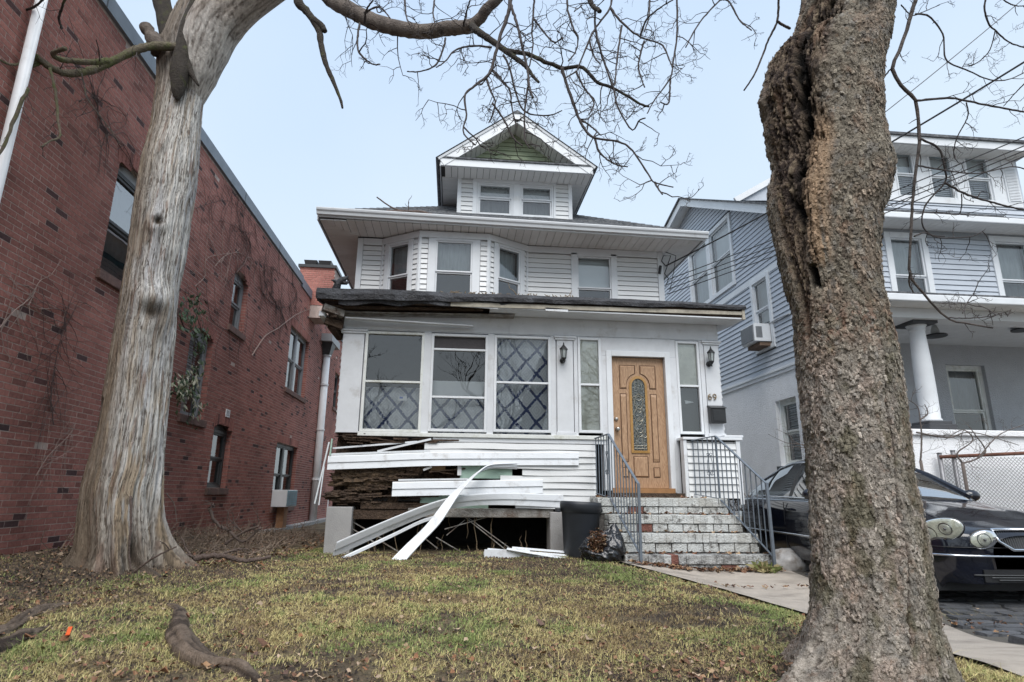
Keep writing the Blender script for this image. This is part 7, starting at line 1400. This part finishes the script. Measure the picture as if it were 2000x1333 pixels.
        up = sstep(1.35, 1.75, Z); c = c * (1 - .30 * up[..., None]) * np.where(up[..., None] > 0, 1 - up[..., None] * np.array([0, .02, .10]), 1); c = mixc(c, np.array([.27, .255, .235]) , sstep(.12, .35, cring(TH, Z, 9, 26, 58)) * .55)
        c = mixc(c, dk, (1 - plate) * .74); c = mixc(c, dk, (1 - pl2) * .38 * sstep(-.2, .3, big + .2)); c = mixc(c, np.array([.30, .13, .06]), sstep(.30, .45, cring(TH, Z, 9, 28, 60)) * .22)
        moss = np.clip(sstep(.02, .35, cring(TH, Z, 4, 9, 63) + .5 * np.exp(-(ang(-2.3) / .3) ** 2 - ((Z - .72) / .3) ** 2) - .12), 0, 1) * sstep(2.2, 1.2, Z) + .9 * np.exp(-(ang(-1.05) / .33) ** 2) * sstep(2.3, .8, Z) * sstep(-.2, .1, cring(TH, Z, 6, 18, 66) + .15); c = mixc(c, np.array([.10, .095, .045]), np.clip(moss, 0, 1) * .62)
        rc = mixc(np.array([.20, .15, .11]) * one, np.array([.05, .036, .03]), sstep(.08, -.16, rr_)); rc = mixc(rc, np.array([.34, .27, .185]), sstep(.18, .4, rr_) * .85); rc = mixc(rc, np.array([.018, .014, .012]), gap * .85); rc = mixc(rc, np.array([.30, .19, .13]), sstep(.15, .4, cring(TH, Z, 5, 3, 49)) * .5); c = mixc(c, rc, rot)
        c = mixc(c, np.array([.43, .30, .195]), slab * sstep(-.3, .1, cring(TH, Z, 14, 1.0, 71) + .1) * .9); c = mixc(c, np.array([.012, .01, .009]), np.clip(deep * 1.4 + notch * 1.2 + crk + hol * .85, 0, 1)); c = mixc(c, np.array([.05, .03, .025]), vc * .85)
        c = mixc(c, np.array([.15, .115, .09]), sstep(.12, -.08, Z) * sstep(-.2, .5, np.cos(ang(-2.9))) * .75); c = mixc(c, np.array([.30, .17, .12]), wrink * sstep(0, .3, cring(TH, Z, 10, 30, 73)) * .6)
        return d, c
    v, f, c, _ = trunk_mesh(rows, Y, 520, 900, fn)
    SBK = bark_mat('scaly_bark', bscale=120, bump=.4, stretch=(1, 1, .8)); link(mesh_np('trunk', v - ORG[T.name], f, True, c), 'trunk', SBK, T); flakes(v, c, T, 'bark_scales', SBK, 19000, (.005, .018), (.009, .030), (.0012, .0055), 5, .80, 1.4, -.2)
    px = lambda L, a, b: [PY(x, y, a + (b - a) * i / max(1, len(L) - 1)) for i, (x, y) in enumerate(L)]
    SB = mat('grey_branch_bark', (.12, .10, .09), .95, .3, 25, col2=(.06, .05, .045), c2scale=9, bump=.4); tw = MB()
    spec = [([(1523, -30), (1521, 0), (1518, 42), (1500, 81), (1476, 141), (1453, 177)], .0105, .006, SB), ([(1518, 42), (1530, 50), (1543, 56)], .009, .011, SB), ([(1790, -30), (1788, 0), (1779, 30), (1764, 81), (1743, 132), (1764, 171), (1788, 198), (1794, 249), (1794, 285), (1788, 345), (1782, 400), (1780, 435), (1777, 531), (1801, 570), (1849, 621), (1888, 632), (1939, 641)], .0165, .006, SB), ([(1788, 197), (1854, 192), (1884, 197), (1950, 210), (2000, 219), (2040, 225)], .009, .006, TWIGM), ([(1799, 272), (1833, 291), (1845, 330), (1845, 357), (1809, 399), (1801, 438), (1819, 459), (1845, 462)], .008, .004, TWIGM), ([(1845, 357), (1890, 381), (1950, 399), (2000, 410), (2040, 412)], .008, .006, TWIGM), ([(1793, 324), (1845, 333), (1908, 339), (1980, 326), (2020, 340)], .006, .004, TWIGM), ([(1743, 132), (1725, 156), (1707, 216), (1712, 245), (1740, 288)], .006, .004, TWIGM), ([(1788, 28), (1815, 33), (1842, 69), (1848, 117), (1890, 138), (1932, 156), (1968, 156), (2005, 140)], .007, .004, TWIGM), ([(1929, -20), (1923, 18), (1932, 48), (1944, 60), (1968, 81), (2000, 93), (2040, 100)], .007, .005, TWIGM), ([(1944, 60), (1932, 100), (1905, 125), (1880, 130)], .004, .003, TWIGM), ([(1887, 201), (1890, 228), (1869, 270), (1863, 303), (1872, 318)], .005, .003, TWIGM), ([(1878, 379), (1878, 402), (1870, 420), (1835, 415), (1786, 418)], .004, .003, TWIGM), ([(1786, 462), (1806, 455), (1830, 464), (1860, 465), (1900, 462), (1925, 448)], .006, .003, TWIGM), ([(1777, 531), (1776, 555), (1784, 572)], .006, .004, SB), ([(1880, 612), (1890, 590), (1902, 575), (1914, 572)], .004, .002, TWIGM), ([(1849, 621), (1888, 622), (1920, 620), (1945, 616), (1975, 606)], .005, .0025, TWIGM), ([(1945, 616), (1930, 605), (1910, 596)], .004, .002, TWIGM), ([(1760, 10), (1780, 30), (1800, 25), (1835, 10)], .005, .003, TWIGM), ([(1950, -20), (1960, 0), (1985, 12), (2010, 10)], .006, .004, TWIGM), ([(2010, 155), (1985, 180), (1960, 208)], .005, .003, TWIGM)]
    for k, (L_, r0, r1, m_) in enumerate(spec):
        a = 3.3 if k > 1 else 2.8; m1 = MB(); P = limb(m1, px(L_, a, a + .25), r0 * a / 3.6, r1 * a / 3.6, 8, 44, .08); m1.build('branch', m_, T, smooth=True)
        if k > 1: sprout(tw, P, .13 if k != 2 else .2, .16, .0034, 2, t0=.1, down=.15)
    tw.build('twigs', TWIGM, T, kind='stuff')
    # limbs above the frame that carry those branches
    m1 = MB(); limb(m1, px([(1660, -120), (1680, -260), (1760, -380), (1900, -420)], 2.86, 3.3), .17, .06, 14, 20, .04); m1.build('limb', SB, T, smooth=True); m1 = MB(); limb(m1, px([(1790, -20), (1800, -200), (1790, -385)], 3.3, 3.2), .02, .03, 8, 12, .04); m1.build('limb', SB, T, smooth=True)
street_tree()
# ------------------------------------------------------------------ lawn cover
def grass():
    g = np.random.default_rng(5)
    def keep(x, y):
        ok = (x > -4.45) & (y > 1.2) & (y < 11.5); ok &= ~((x > walk_left(y) - .02) & (y < 9)); ok &= ~((x > -1.7) & (y > 9.35)); ok &= ~((x > 1.5) & (y > 8.7)); ok &= (x < 3.2)
        ok &= ((x + 3.3) ** 2 + (y - 6.9) ** 2 > .55 ** 2) & ((x - 1.85) ** 2 + (y - 2.86) ** 2 > .36 ** 2)
        return ok
    n = 1150000; y = 1.6 + 8.2 * g.random(n) ** 1.35; half = .95 * y + .3; x = .1 * y + (g.random(n) * 2 - 1) * half
    den = .72 + .8 * fbm(x * .9, y * .9, 0 * x, 51, 4) + .9 * fbm(x * 4, y * 4, 0 * x, 55, 3)
    mulch = np.exp(-((x - 1.25) / .55) ** 2 - ((y - 3.15) / .45) ** 2) + sstep(-2.6, -3.6, x) * .8 * sstep(8.5, 7.3, y) + sstep(-2.1, -3.0, x) * sstep(7.2, 8.2, y) * .85 + .5 * np.exp(-((x + .7) / 1.0) ** 2 - ((y - 3.6) / .7) ** 2)
    den = den - .9 * mulch; k = keep(x, y) & (g.random(n) < np.clip(den, .03, 1) * .95); x, y, mulch = x[k], y[k], mulch[k]; n = len(x)
    z = gz(x, y) + bumps(x, y) - .012
    gr = np.clip(.46 + 1.2 * fbm(x * 1.7, y * 1.7, 0 * x, 61, 4) + .5 * fbm(x * 7, y * 7, 0 * x, 67, 2) + g.normal(0, .22, n), 0, 1); tuft = sstep(.25, .5, fbm(x * 3.2, y * 3.2, 0 * x, 65, 2)); h = (1 + 1.3 * (g.random(n) < .04)) * (.012 + .017 * g.random(n) + .035 * tuft * gr * g.random(n)) * np.clip(1.15 - .04 * y, .8, 1.1); a = g.random(n) * 6.283; ln = g.normal(0, 1.5, n); w_ = .0014 + .0013 * g.random(n); w_ = w_ * np.clip(y / 4.5, .8, 1.6)
    dx, dy = np.cos(a), np.sin(a); lx, ly = np.cos(a + 1.3) * ln * h, np.sin(a + 1.3) * ln * h
    p0 = np.stack([x - dx * w_, y - dy * w_, z], -1); p1 = np.stack([x + dx * w_, y + dy * w_, z], -1); p2 = np.stack([x + dx * w_ * .7 + lx * .45, y + dy * w_ * .7 + ly * .45, z + h * .62], -1); p3 = np.stack([x - dx * w_ * .7 + lx * .45, y - dy * w_ * .7 + ly * .45, z + h * .62], -1); p4 = np.stack([x + lx * 1.1, y + ly * 1.1, z + h * (1 - .25 * np.abs(np.clip(ln, -1.5, 1.5)))], -1)
    V = np.stack([p0, p1, p2, p3, p4], 1).reshape(-1, 3); b = (np.arange(n) * 5)[:, None]
    straw, gre, brn = np.array([.50, .425, .20]), np.array([.21, .255, .09]), np.array([.22, .155, .085]); c = mixc(straw[None] + np.zeros((n, 1)), gre, sstep(.48, .85, gr)); c = mixc(c, brn, sstep(.3, .0, gr) * .8); c = c * (.75 + .5 * g.random((n, 1))); c = np.repeat(c, 5, 0)
    F4 = np.concatenate([b + np.array([[0, 1, 2]]), b + np.array([[0, 2, 3]]), b + np.array([[3, 2, 4]])]); 
    m_ = mat('grass_blade', (1, 1, 1), .8, 0, attr='col', bump=0, spec=.2)
    link(mesh_np('grass', V, F4, False, c), 'grass', m_, kind='stuff')
grass()
def litter():
    r = random.Random(12); mb = MB()
    def put(x, y, s, up=0): leaf(mb, x, y, float(gz(x, y)) + float(bumps(np.array([x]), np.array([y]))[0]) + .012 + up, s, r)
    for q in range(9500):
        y = 2.0 + 7.5 * r.random() ** 1.3; x = .1 * y + r.uniform(-.95, .6) * y
        wgt = .22 + .75 * math.exp(-((x - 1.25) / .6) ** 2 - ((y - 3.1) / .5) ** 2) + (.9 if x < -2.6 else 0) + .35 * math.exp(-((x + .8) / 1.0) ** 2 - ((y - 3.5) / .7) ** 2) + (.4 if 8.4 < y else 0)
        if x > walk_left(y) - .05 or (x > 1.5 and y > 8.6) or (x > -1.75 and y > 9.3) or x < -4.42 or r.random() > wgt: continue
        put(x, y, r.uniform(.010, .026))
    for q in range(22): y = r.uniform(3.2, 6.5); x = r.uniform(-2.8, 1.4); put(x, y, r.uniform(.032, .05))
    for q in range(900): x = r.uniform(-4.4, -2.0); y = r.uniform(7.0, 13); put(x, y, r.uniform(.02, .042), r.random() * .03)
    for q in range(45): x, y = r.uniform(3.5, 5.2), r.uniform(4.0, 5.3); put(x, y, r.uniform(.012, .028), .03)
    for q in range(90): yy = r.choice((6.55, 4.6)); x = r.uniform(2.8, 4.2); put(x, yy + r.gauss(0, .03), r.uniform(.015, .03), .03)
    mb.build('fallen_leaves', LEAFM, kind='stuff', color=True, origin=(0, 5, 0))
    # soil crumbs and mulch chips
    g = np.random.default_rng(3); n = 60000; cx = np.concatenate([np.where(g.random(n // 2) < .4, g.normal(1.2, .42, n // 2), g.uniform(-4.4, -2.0, n // 2)), g.uniform(-4.4, 2.6, n // 2)]); cy = np.concatenate([np.where(g.random(n // 2) < .4, g.normal(3.1, .3, n // 2), g.uniform(4.8, 9.5, n // 2)), g.uniform(2.4, 9.0, n // 2)]); ok = (cx < walk_left(cy) - .03) & (cy > 1.8); cx, cy = cx[ok], cy[ok]; n = len(cx); cz = gz(cx, cy) + bumps(cx, cy); s = g.uniform(.003, .011, n) * (1 + .25 * (cy > 5)); tet = np.array([(1, 0, -.5), (-.5, .9, -.5), (-.5, -.9, -.5), (0, 0, .9)]); V = (np.stack([cx, cy, cz], -1)[:, None] + tet[None] * s[:, None, None] * g.uniform(.5, 1.8, (n, 4, 3))).reshape(-1, 3); b = (np.arange(n) * 4)[:, None, None]; F_ = (b + np.array([[0, 1, 3], [1, 2, 3], [2, 0, 3]])[None]).reshape(-1, 3)
    cc = np.repeat(np.array([(.055, .038, .027), (.10, .07, .045), (.03, .022, .018), (.16, .11, .07)])[g.integers(0, 4, n)], 4, 0); link(mesh_np('mulch', V, F_, False, cc), 'mulch', LEAFM, kind='stuff')
    # dry grass on the paver edge
    tb = MB()
    for q in range(420):
        x, y = r.uniform(3.55, 5.6), 4.95 + r.gauss(0, .12) - .03 * (r.random()); x0 = np.array([x, y, float(gz(x, y)) + .02]); d = np.array([r.gauss(0, 1), r.gauss(0, .6), r.uniform(.05, .35)]); d /= np.linalg.norm(d); l_ = r.uniform(.05, .16); tb.add([x0, x0 + np.array([.004, .003, 0]), x0 + d * l_], [(0, 1, 2)], r.choice([(.40, .33, .17), (.30, .23, .11), (.18, .17, .07)]))
    for q in range(130):
        x, y = 3.95 + r.gauss(0, .05), 7.70 + r.gauss(0, .05); x0 = np.array([x, y, float(gz(x, y)) + .02]); d = np.array([r.gauss(0, .5), r.gauss(0, .5), 1.]); d /= np.linalg.norm(d); l_ = r.uniform(.06, .2); tb.add([x0, x0 + np.array([.003, .002, 0]), x0 + d * l_ * .6, x0 + d * l_ + np.array([r.gauss(0, .05), r.gauss(0, .04), -.05])], [(0, 1, 2), (1, 3, 2)], r.choice([(.30, .27, .13), (.16, .19, .06), (.38, .32, .17)]))
    tb.build('dry_grass', LEAFM, kind='stuff', color=True, origin=(4, 6, 0))
litter()
def brush():
    # bed of sticks and dead stems along the brick wall; a few larger fallen branches
    r = random.Random(31); mb = MB(); STK = mat('dead_stem', (.14, .10, .075), .95, .4, 15, col2=(.26, .20, .15), c2scale=6, bump=.2)
    for q in range(900):
        x, y = r.uniform(-4.42, -2.3) , r.uniform(7.5, 12.5); z = float(gz(x, y)); up = r.random() < .45
        d = np.array([r.gauss(0, 1), r.gauss(0, 1), r.uniform(.6, 2) if up else r.uniform(0, .25)]); d /= np.linalg.norm(d); l_ = r.uniform(.12, .45); p = np.array([x, y, z + (.0 if up else r.uniform(.01, .12))]); b = p + d * l_ * .5 + np.array([r.gauss(0, .03)] * 3); mb.tube([p, b, p + d * l_], [.006, .005, .002], 3)
    mb.build('undergrowth', STK, kind='stuff', origin=(-3.4, 10, 0))
    FB = mat('fallen_branch_bark', (.13, .095, .08), .95, .4, 12, bump=.4)
    for i, (L_, rad, lab) in enumerate((([(408, 992), (422, 1022), (450, 1040), (475, 1058), (510, 1030)], .022, 'bent fallen branch sticking up from the brush by the brick wall'), ([(440, 1062), (475, 1040), (505, 1028)], .02, 'straight fallen branch lying across the brush'), ([(380, 1092), (430, 1085), (470, 1096), (530, 1088)], .03, 'dark fallen branch lying at the edge of the grass'), ([(255, 970), (256, 1020), (252, 1080), (256, 1115)], .012, 'thin sapling stem standing in front of the dead trunk'), ([(262, 1118), (300, 1090), (345, 1068)], .011, 'thin stick leaning on the root of the dead trunk'), ([(325, 965), (340, 985), (345, 1020)], .008, 'pale twig standing in the brush right of the dead trunk'), ([(62, 1170), (75, 1145), (86, 1110)], .008, 'pale twig poking up left of the dead trunk'))):
        dep = 8.2 if i in (0, 1) else (7.2 if i == 2 else (6.1 if i in (3, 4) else (7.3 if i == 5 else 5.9))); pts = []
        for x, y in L_: p = PY(x, y, dep + r.uniform(-.08, .08)); p[2] = max(p[2], float(gz(p[0], p[1])) + .015); pts.append(p)
        m1 = MB(); limb(m1, pts, rad, rad * .6, 8, 24, .12); 
        if i < 3:
            for q in range(3): k = r.randrange(len(pts) - 1); twig(m1, pts[k], [r.gauss(0, 1), r.gauss(0, .5), .6], .3, rad * .4, 1, 0)
        m1.build('fallen_branch', FB, smooth=True, label=lab, cat='branch', group='fallen branches')
brush()
def climbers():
    r = random.Random(77); XW = -4.5; V_ = mat('dry_vine', (.30, .22, .19), .9, .3, 12); VD = mat('dark_vine', (.085, .055, .05), .95, .3, 12)
    def vine(L_, r0, r1, lab, m_, n=0):
        t = MB(); pts = []
        for x, y in L_: p = PXX(x, y, XW + .02); pts.append(p)
        P = limb(t, pts, r0, r1, 5, len(pts) * 6, .1)
        for q in range(n):
            k = r.randrange(2, len(P) - 1); p = P[k].copy(); l2 = [p]; d = np.array([0, r.gauss(0, 1), r.gauss(-.2, 1)]); d /= np.linalg.norm(d)
            for s in range(6): d = d + np.array([0, r.gauss(0, .35), r.gauss(0, .35)]); d /= np.linalg.norm(d); l2.append(l2[-1] + d * r.uniform(.06, .2)); l2[-1][2] = min(l2[-1][2], 6.7)
            t.tube(l2, list(np.linspace(r1 * 1.4, r1 * .5, len(l2))), 3)
        t.build('wall_vine', m_, label=lab, cat='vine', group='dry vines on the brick wall')
    vine([(492, 695), (505, 675), (520, 655), (545, 640), (575, 617), (600, 606), (625, 600), (640, 590)], .014, .006, 'pale bare vine running up the bricks toward the porch roof', V_, 10)
    vine([(410, 620), (430, 640), (470, 655), (490, 692)], .007, .004, 'thin dark vine climbing between the two middle windows', VD, 12)
    vine([(505, 560), (528, 590), (560, 600), (580, 570), (540, 530), (500, 510)], .008, .004, 'tangled dark vine below the parapet by the chimney', VD, 60)
    vine([(440, 560), (470, 520), (490, 480), (470, 450), (430, 430)], .006, .003, 'fine dark vine above the small upper window', VD, 60)
    vine([(340, 560), (380, 580), (405, 590), (432, 620)], .005, .003, 'fine vine just right of the dead trunk', VD, 16)
    vine([(180, 180), (190, 205), (195, 235), (215, 262), (245, 285)], .011, .004, 'dark vine stem hanging over the bricks above the tall window', VD, 26)
    vine([(0, 640), (25, 610), (50, 590), (65, 575), (72, 560)], .006, .004, 'pale thin vine on the bricks at the far left', V_, 14)
    vine([(105, 830), (100, 770), (112, 690), (125, 640), (130, 600)], .007, .003, 'dark clinging vine on the bricks left of the dead trunk', VD, 45)
    vine([(70, 930), (95, 890), (135, 850), (150, 820)], .004, .002, 'light wispy vine near the bottom of the bricks', V_, 26)
    vine([(420, 520), (440, 500), (470, 495), (500, 520)], .006, .004, 'pale wiry vine curving over the small upper brick window', V_, 14)
    vine([(380, 560), (400, 540), (405, 505), (450, 495)], .006, .004, 'pale wiry vine left of the small upper brick window', V_, 8)
    vine([(560, 640), (545, 600), (520, 560), (515, 520)], .008, .004, 'dark vine between the upper brick windows', VD, 50)
    vine([(628, 720), (632, 690), (625, 665), (640, 672)], .012, .008, 'black cable looping beside the rear downpipe', VD, 0)
    vine([(300, 440), (420, 395), (460, 400), (500, 440)], .004, .003, 'wispy vine high on the bricks right of the dead trunk', VD, 40)
    # ivy round the second window
    t = thing('ivy', (XW + .1, 10.6, 2), 'leafy green and cream ivy hanging by the shuttered brick window', 'ivy'); st = MB(); lf = MB(); LM = mat('ivy_leaf', (1, 1, 1), .5, .15, 20, attr='col', bump=0)
    stems = [[(350, 610), (360, 640), (380, 650), (388, 690), (378, 740), (372, 790), (366, 826)], [(384, 645), (378, 690), (374, 760), (380, 800)], [(340, 640), (352, 600), (372, 592), (392, 640)], [(335, 770), (350, 755), (368, 735)], [(330, 760), (345, 770), (362, 742)]]
    for L_ in stems:
        P = limb(st, [PXX(x, y, XW + .12) for x, y in L_], .012, .005, 5, 40, .1)
        for q in range(75):
            p = P[r.randrange(len(P))] + np.array([r.uniform(0, .16), r.gauss(0, .11), r.gauss(0, .09)]); s = r.uniform(.028, .06); a = r.uniform(-.6, .6); ux = np.array([r.gauss(0, .3), 1, r.gauss(0, .4)]); ux /= np.linalg.norm(ux); uz = np.cross(ux, np.array([1, r.gauss(0, .3), r.gauss(0, .5)])); uz /= np.linalg.norm(uz); o = np.array([.25, 0, 0]) * s
            cl = r.choice([(.05, .085, .035), (.08, .115, .05), (.035, .055, .025), (.34, .33, .22), (.42, .40, .30)] if p[2] < 2.9 else [(.035, .055, .025), (.05, .08, .035), (.07, .10, .045)])
            lf.add([p - uz * s, p + ux * s * .7 - uz * s * .2, p + ux * s * .55 + uz * s * .4, p + uz * s * 1.05 + o, p - ux * s * .55 + uz * s * .4, p - ux * s * .7 - uz * s * .2, p + o * 1.4], [(0, 1, 6), (1, 2, 6), (2, 3, 6), (3, 4, 6), (4, 5, 6), (5, 0, 6)], cl)
    st.build('stems', VD, t); lf.build('leaves', LM, t, color=True, kind='stuff')
    # bare shrub in front of the knee wall, behind the fence
    t = MB(); base = PY(1800, 890, 7.3); base[2] = .0
    for L_ in ([(1798, 900), (1800, 860), (1797, 820), (1792, 795), (1772, 780)], [(1797, 820), (1812, 808), (1806, 790)], [(1880, 905), (1910, 895), (1935, 865), (1960, 845), (2000, 830)], [(1880, 905), (1870, 885), (1900, 860), (1880, 840), (1845, 860)], [(1910, 895), (1925, 880), (1905, 850), (1890, 830)], [(1790, 845), (1850, 855), (1900, 845), (1990, 870)]):
        P = limb(t, [PY(x, y, 7.25) for x, y in L_], .012, .004, 6, 30, .1); sprout(t, P, .1, .22, .0035, 2, 0)
    t.tube([base, PY(1798, 900, 7.25)], .018, 8); b2 = PY(1880, 905, 7.25); t.tube([np.array([b2[0], b2[1], -.1]), b2], .02, 8); t.build('bare_shrub', mat('shrub_bark', (.11, .09, .08), .9, .3), smooth=True, label='leafless brown shrub sprawling over the low porch wall behind the fence', cat='shrub')
    t = MB()
    for L_ in ([(1600, 880), (1555, 865), (1540, 850), (1515, 838)], [(1600, 872), (1560, 868), (1535, 865), (1500, 848)], [(1600, 890), (1570, 875), (1530, 872)]):
        P = limb(t, [PY(x, y, 9.6) for x, y in L_], .008, .003, 5, 20, .1); sprout(t, P, .12, .2, .003, 1, 0)
    q = PY(1600, 880, 9.6); t.tube([np.array([q[0], q[1], -.1]), q], .012, 6); t.build('bare_shrub', mat('shrub_bark', (.11, .09, .08)), smooth=True, label='thin bare shrub twigs before the white stucco, left of the scaly trunk', cat='shrub')
    t = MB(); r2 = random.Random(4); c = PY(1445, 985, 9.3)
    for q in range(16):
        p = c + np.array([r2.gauss(0, .12), r2.gauss(0, .05), -.1]); twig(t, p, [r2.gauss(0, .6), 0, 1], r2.uniform(.15, .4), .007, 1, 0)
    t.build('dead_plant', mat('shrub_bark', (.11, .09, .08)), smooth=True, label='dead twiggy plant behind the right railing', cat='plant')
    t = MB(); c = np.array([-.95, 10.37, 5.86]); limb(t, [c + np.array([-.6, 0, .28]), c + np.array([-.3, 0, .08]), c, c + np.array([.3, 0, -.02])], .012, .02, 6, 12, .1); limb(t, [c + np.array([-.4, 0, .0]), c + np.array([.2, -.02, .02]), c + np.array([.42, -.02, -.02])], .03, .02, 6, 12, .2); twig(t, c, [.2, 0, 1], .25, .01, 1, 0); t.build('fallen_branch', mat('fallen_branch_bark', (.13, .095, .08)), label='small broken branch caught on the roof gutter', cat='branch', group='fallen branches')
    t = MB()
    for x in np.linspace(-.2, 1.9, 60): p = np.array([x + r.gauss(0, .03), 8.8, 3.80]); t.tube([p, p + np.array([r.gauss(0, .05), -.01, r.uniform(.01, .05)])], [.012, .004], 4)
    t.tube([(.92, 8.85, 3.82), (.86, 8.85, 3.9), (.80, 8.85, 3.94), (.78, 8.85, 4.02)], [.008, .007, .006, .004], 5); t.tube([(1.65, 8.85, 3.80), (1.74, 8.85, 3.86), (1.78, 8.85, 3.94)], [.008, .006, .004], 5); t.build('roof_debris', mat('dry_stalk', (.30, .22, .13)), kind='stuff')
climbers()
def wires():
    W = mat('black_cable', (.02, .02, .022), .5, .1); 
    def wire(a, b, rad, lab, sag=.15, ex=None):
        pts = [a + (b - a) * t - np.array([0, 0, sag * 4 * t * (1 - t)]) for t in np.linspace(0, 1, 24)]; MB().tube(pts, rad, 6).build('overhead_wire', W, label=lab, cat='wire', group='service wires to the house')
    hc = np.array([4.16, 11.0, 5.25])
    e = PY(2150, 28, 6.0); wire(PY(1300, 520, 11.0), e, .014, 'thick black service cable from the corner of the eaves to the upper right', .12)
    for k, (y0, y1, ys, lab) in enumerate(((547, 246, .05, 'topmost of the thin wires running right past the scaly trunk'), (556, 252, .06, 'second thin wire from the top, past the scaly trunk'), (566, 262, .05, 'third thin wire from the top, past the scaly trunk'), (575, 272, .07, 'lowest of the thin wires running right past the scaly trunk'))): wire(PY(1303, y0, 11.0), PY(2080, y1 - 12 + 12 * (k > 0), 6.5), .008, lab, ys)
    wire(PY(1690, 250, 6.0), PY(2080, -72, 6.0), .006, 'thin wire crossing the twigs at the upper right', .03)
    mb = MB(); p = lambda x, y: PY(x, y, 11.16)
    mb.tube([p(1300, 520), p(1292, 510), p(1296, 500), p(1310, 500), p(1305, 515), p(1298, 535), p(1306, 545), p(1300, 560)], .010, 6).tube([p(1298, 492), p(1320, 500), p(1316, 530), p(1308, 570)], .008, 6).tube([p(1290, 520), p(1288, 535)], .03, 8); mb.build('cable_loops', W, label='loops of black cable at the right corner of the upper wall', cat='cable')
    mb = MB(); q = PXX(1503, 632, 6.85); mb.tube([q, PXX(1520, 622, 6.85), PXX(1542, 613, 6.85)], .018, 8); mb.build('wall_pipe', mat('galvanised', (.4, .41, .42), .5, .2), label='short grey pipe on the blue siding right of the air conditioner', cat='pipe')
wires()
def street_side():
    # what the windows mirror: bare street trees over the road, behind the lens
    BR = mat('street_bark', (.07, .06, .052), .95, .3, 10, bump=.3)
    def grow(mb, p, d, ln, r, lvl, rg):
        n = 4; pts = [p]
        for q in range(n): d = d + np.array([rg.gauss(0, .16), rg.gauss(0, .16), rg.gauss(.03, .10)]); d /= np.linalg.norm(d); pts.append(pts[-1] + d * ln / n)
        mb.tube(pts, list(np.linspace(r, r * .62, n + 1)), 6 if lvl > 2 else 3, cap=False)
        if lvl:
            for q in range(rg.choice((2, 3, 3)) if lvl > 1 else 3):
                s = np.array([rg.gauss(0, 1), rg.gauss(0, 1), rg.gauss(.2, .5)]); s /= np.linalg.norm(s); k = rg.choice((2, 3, 4, 4)); grow(mb, pts[k], d * .75 + s * .75, ln * rg.uniform(.6, .85), r * .58, lvl - 1, rg)
    for i, (x, y, h, lab) in enumerate(((-3.6, -1.6, 3.0, 'bare street tree on the verge behind, left'), (5.6, -1.7, 3.2, 'bare street tree on the verge behind, right'), (-8, -12.5, 3.4, 'tall bare tree over the road'), (.6, -13, 3.6, 'broad bare tree over the road, in the middle'), (-2.6, -15, 3.0, 'slim bare tree over the road beside the broad one'), (3.8, -12.4, 3.0, 'forked bare tree over the road, right'))):
        rg = random.Random(40 + i); t = thing('bare_tree', (x, y, -.6), lab, 'tree', 'bare trees over the road'); mb = MB(); grow(mb, np.array([x, y, -.7]), np.array([0, 0, 1.]), h, .22, 6, rg); mb.build('crown', BR, t)
street_side()
def treeline():
    # unseen brown mass across the road, added to darken reflections in glass and car paint
    r = np.random.default_rng(8); vs, fs = [], []; n0 = 0; seg, rings = 24, 12
    a = np.linspace(0, math.pi, rings + 1)[:, None]; t = (np.arange(seg) * 2 * math.pi / seg)[None]; X, Y, Z = (np.sin(a) * np.cos(t)), (np.sin(a) * np.sin(t)), np.cos(a) + 0 * t; i = np.arange((rings + 1) * seg).reshape(rings + 1, seg); f = np.stack([i[:-1], i[1:], np.roll(i, -1, 1)[1:], np.roll(i, -1, 1)[:-1]], -1).reshape(-1, 4)
    for k in range(34):
        cx = -48 + k * 2.9; h = r.uniform(1.0, 1.9); R = 1 + .5 * fbm(X * 3 + k, Y * 3, Z * 3, k, 4); v = np.stack([cx + X * R * 2.6, -24 + r.uniform(-2, 2) + Y * R * 2, h * .5 + Z * R * h], -1).reshape(-1, 3); vs.append(v); fs.append(f + n0); n0 += len(v)
    link(mesh_np('added_treeline', np.concatenate(vs), np.concatenate(fs), False), 'added_treeline', mat('added_treeline_brown', (.07, .058, .05), .95, .4, 3, bump=.5), kind='stuff')
treeline()
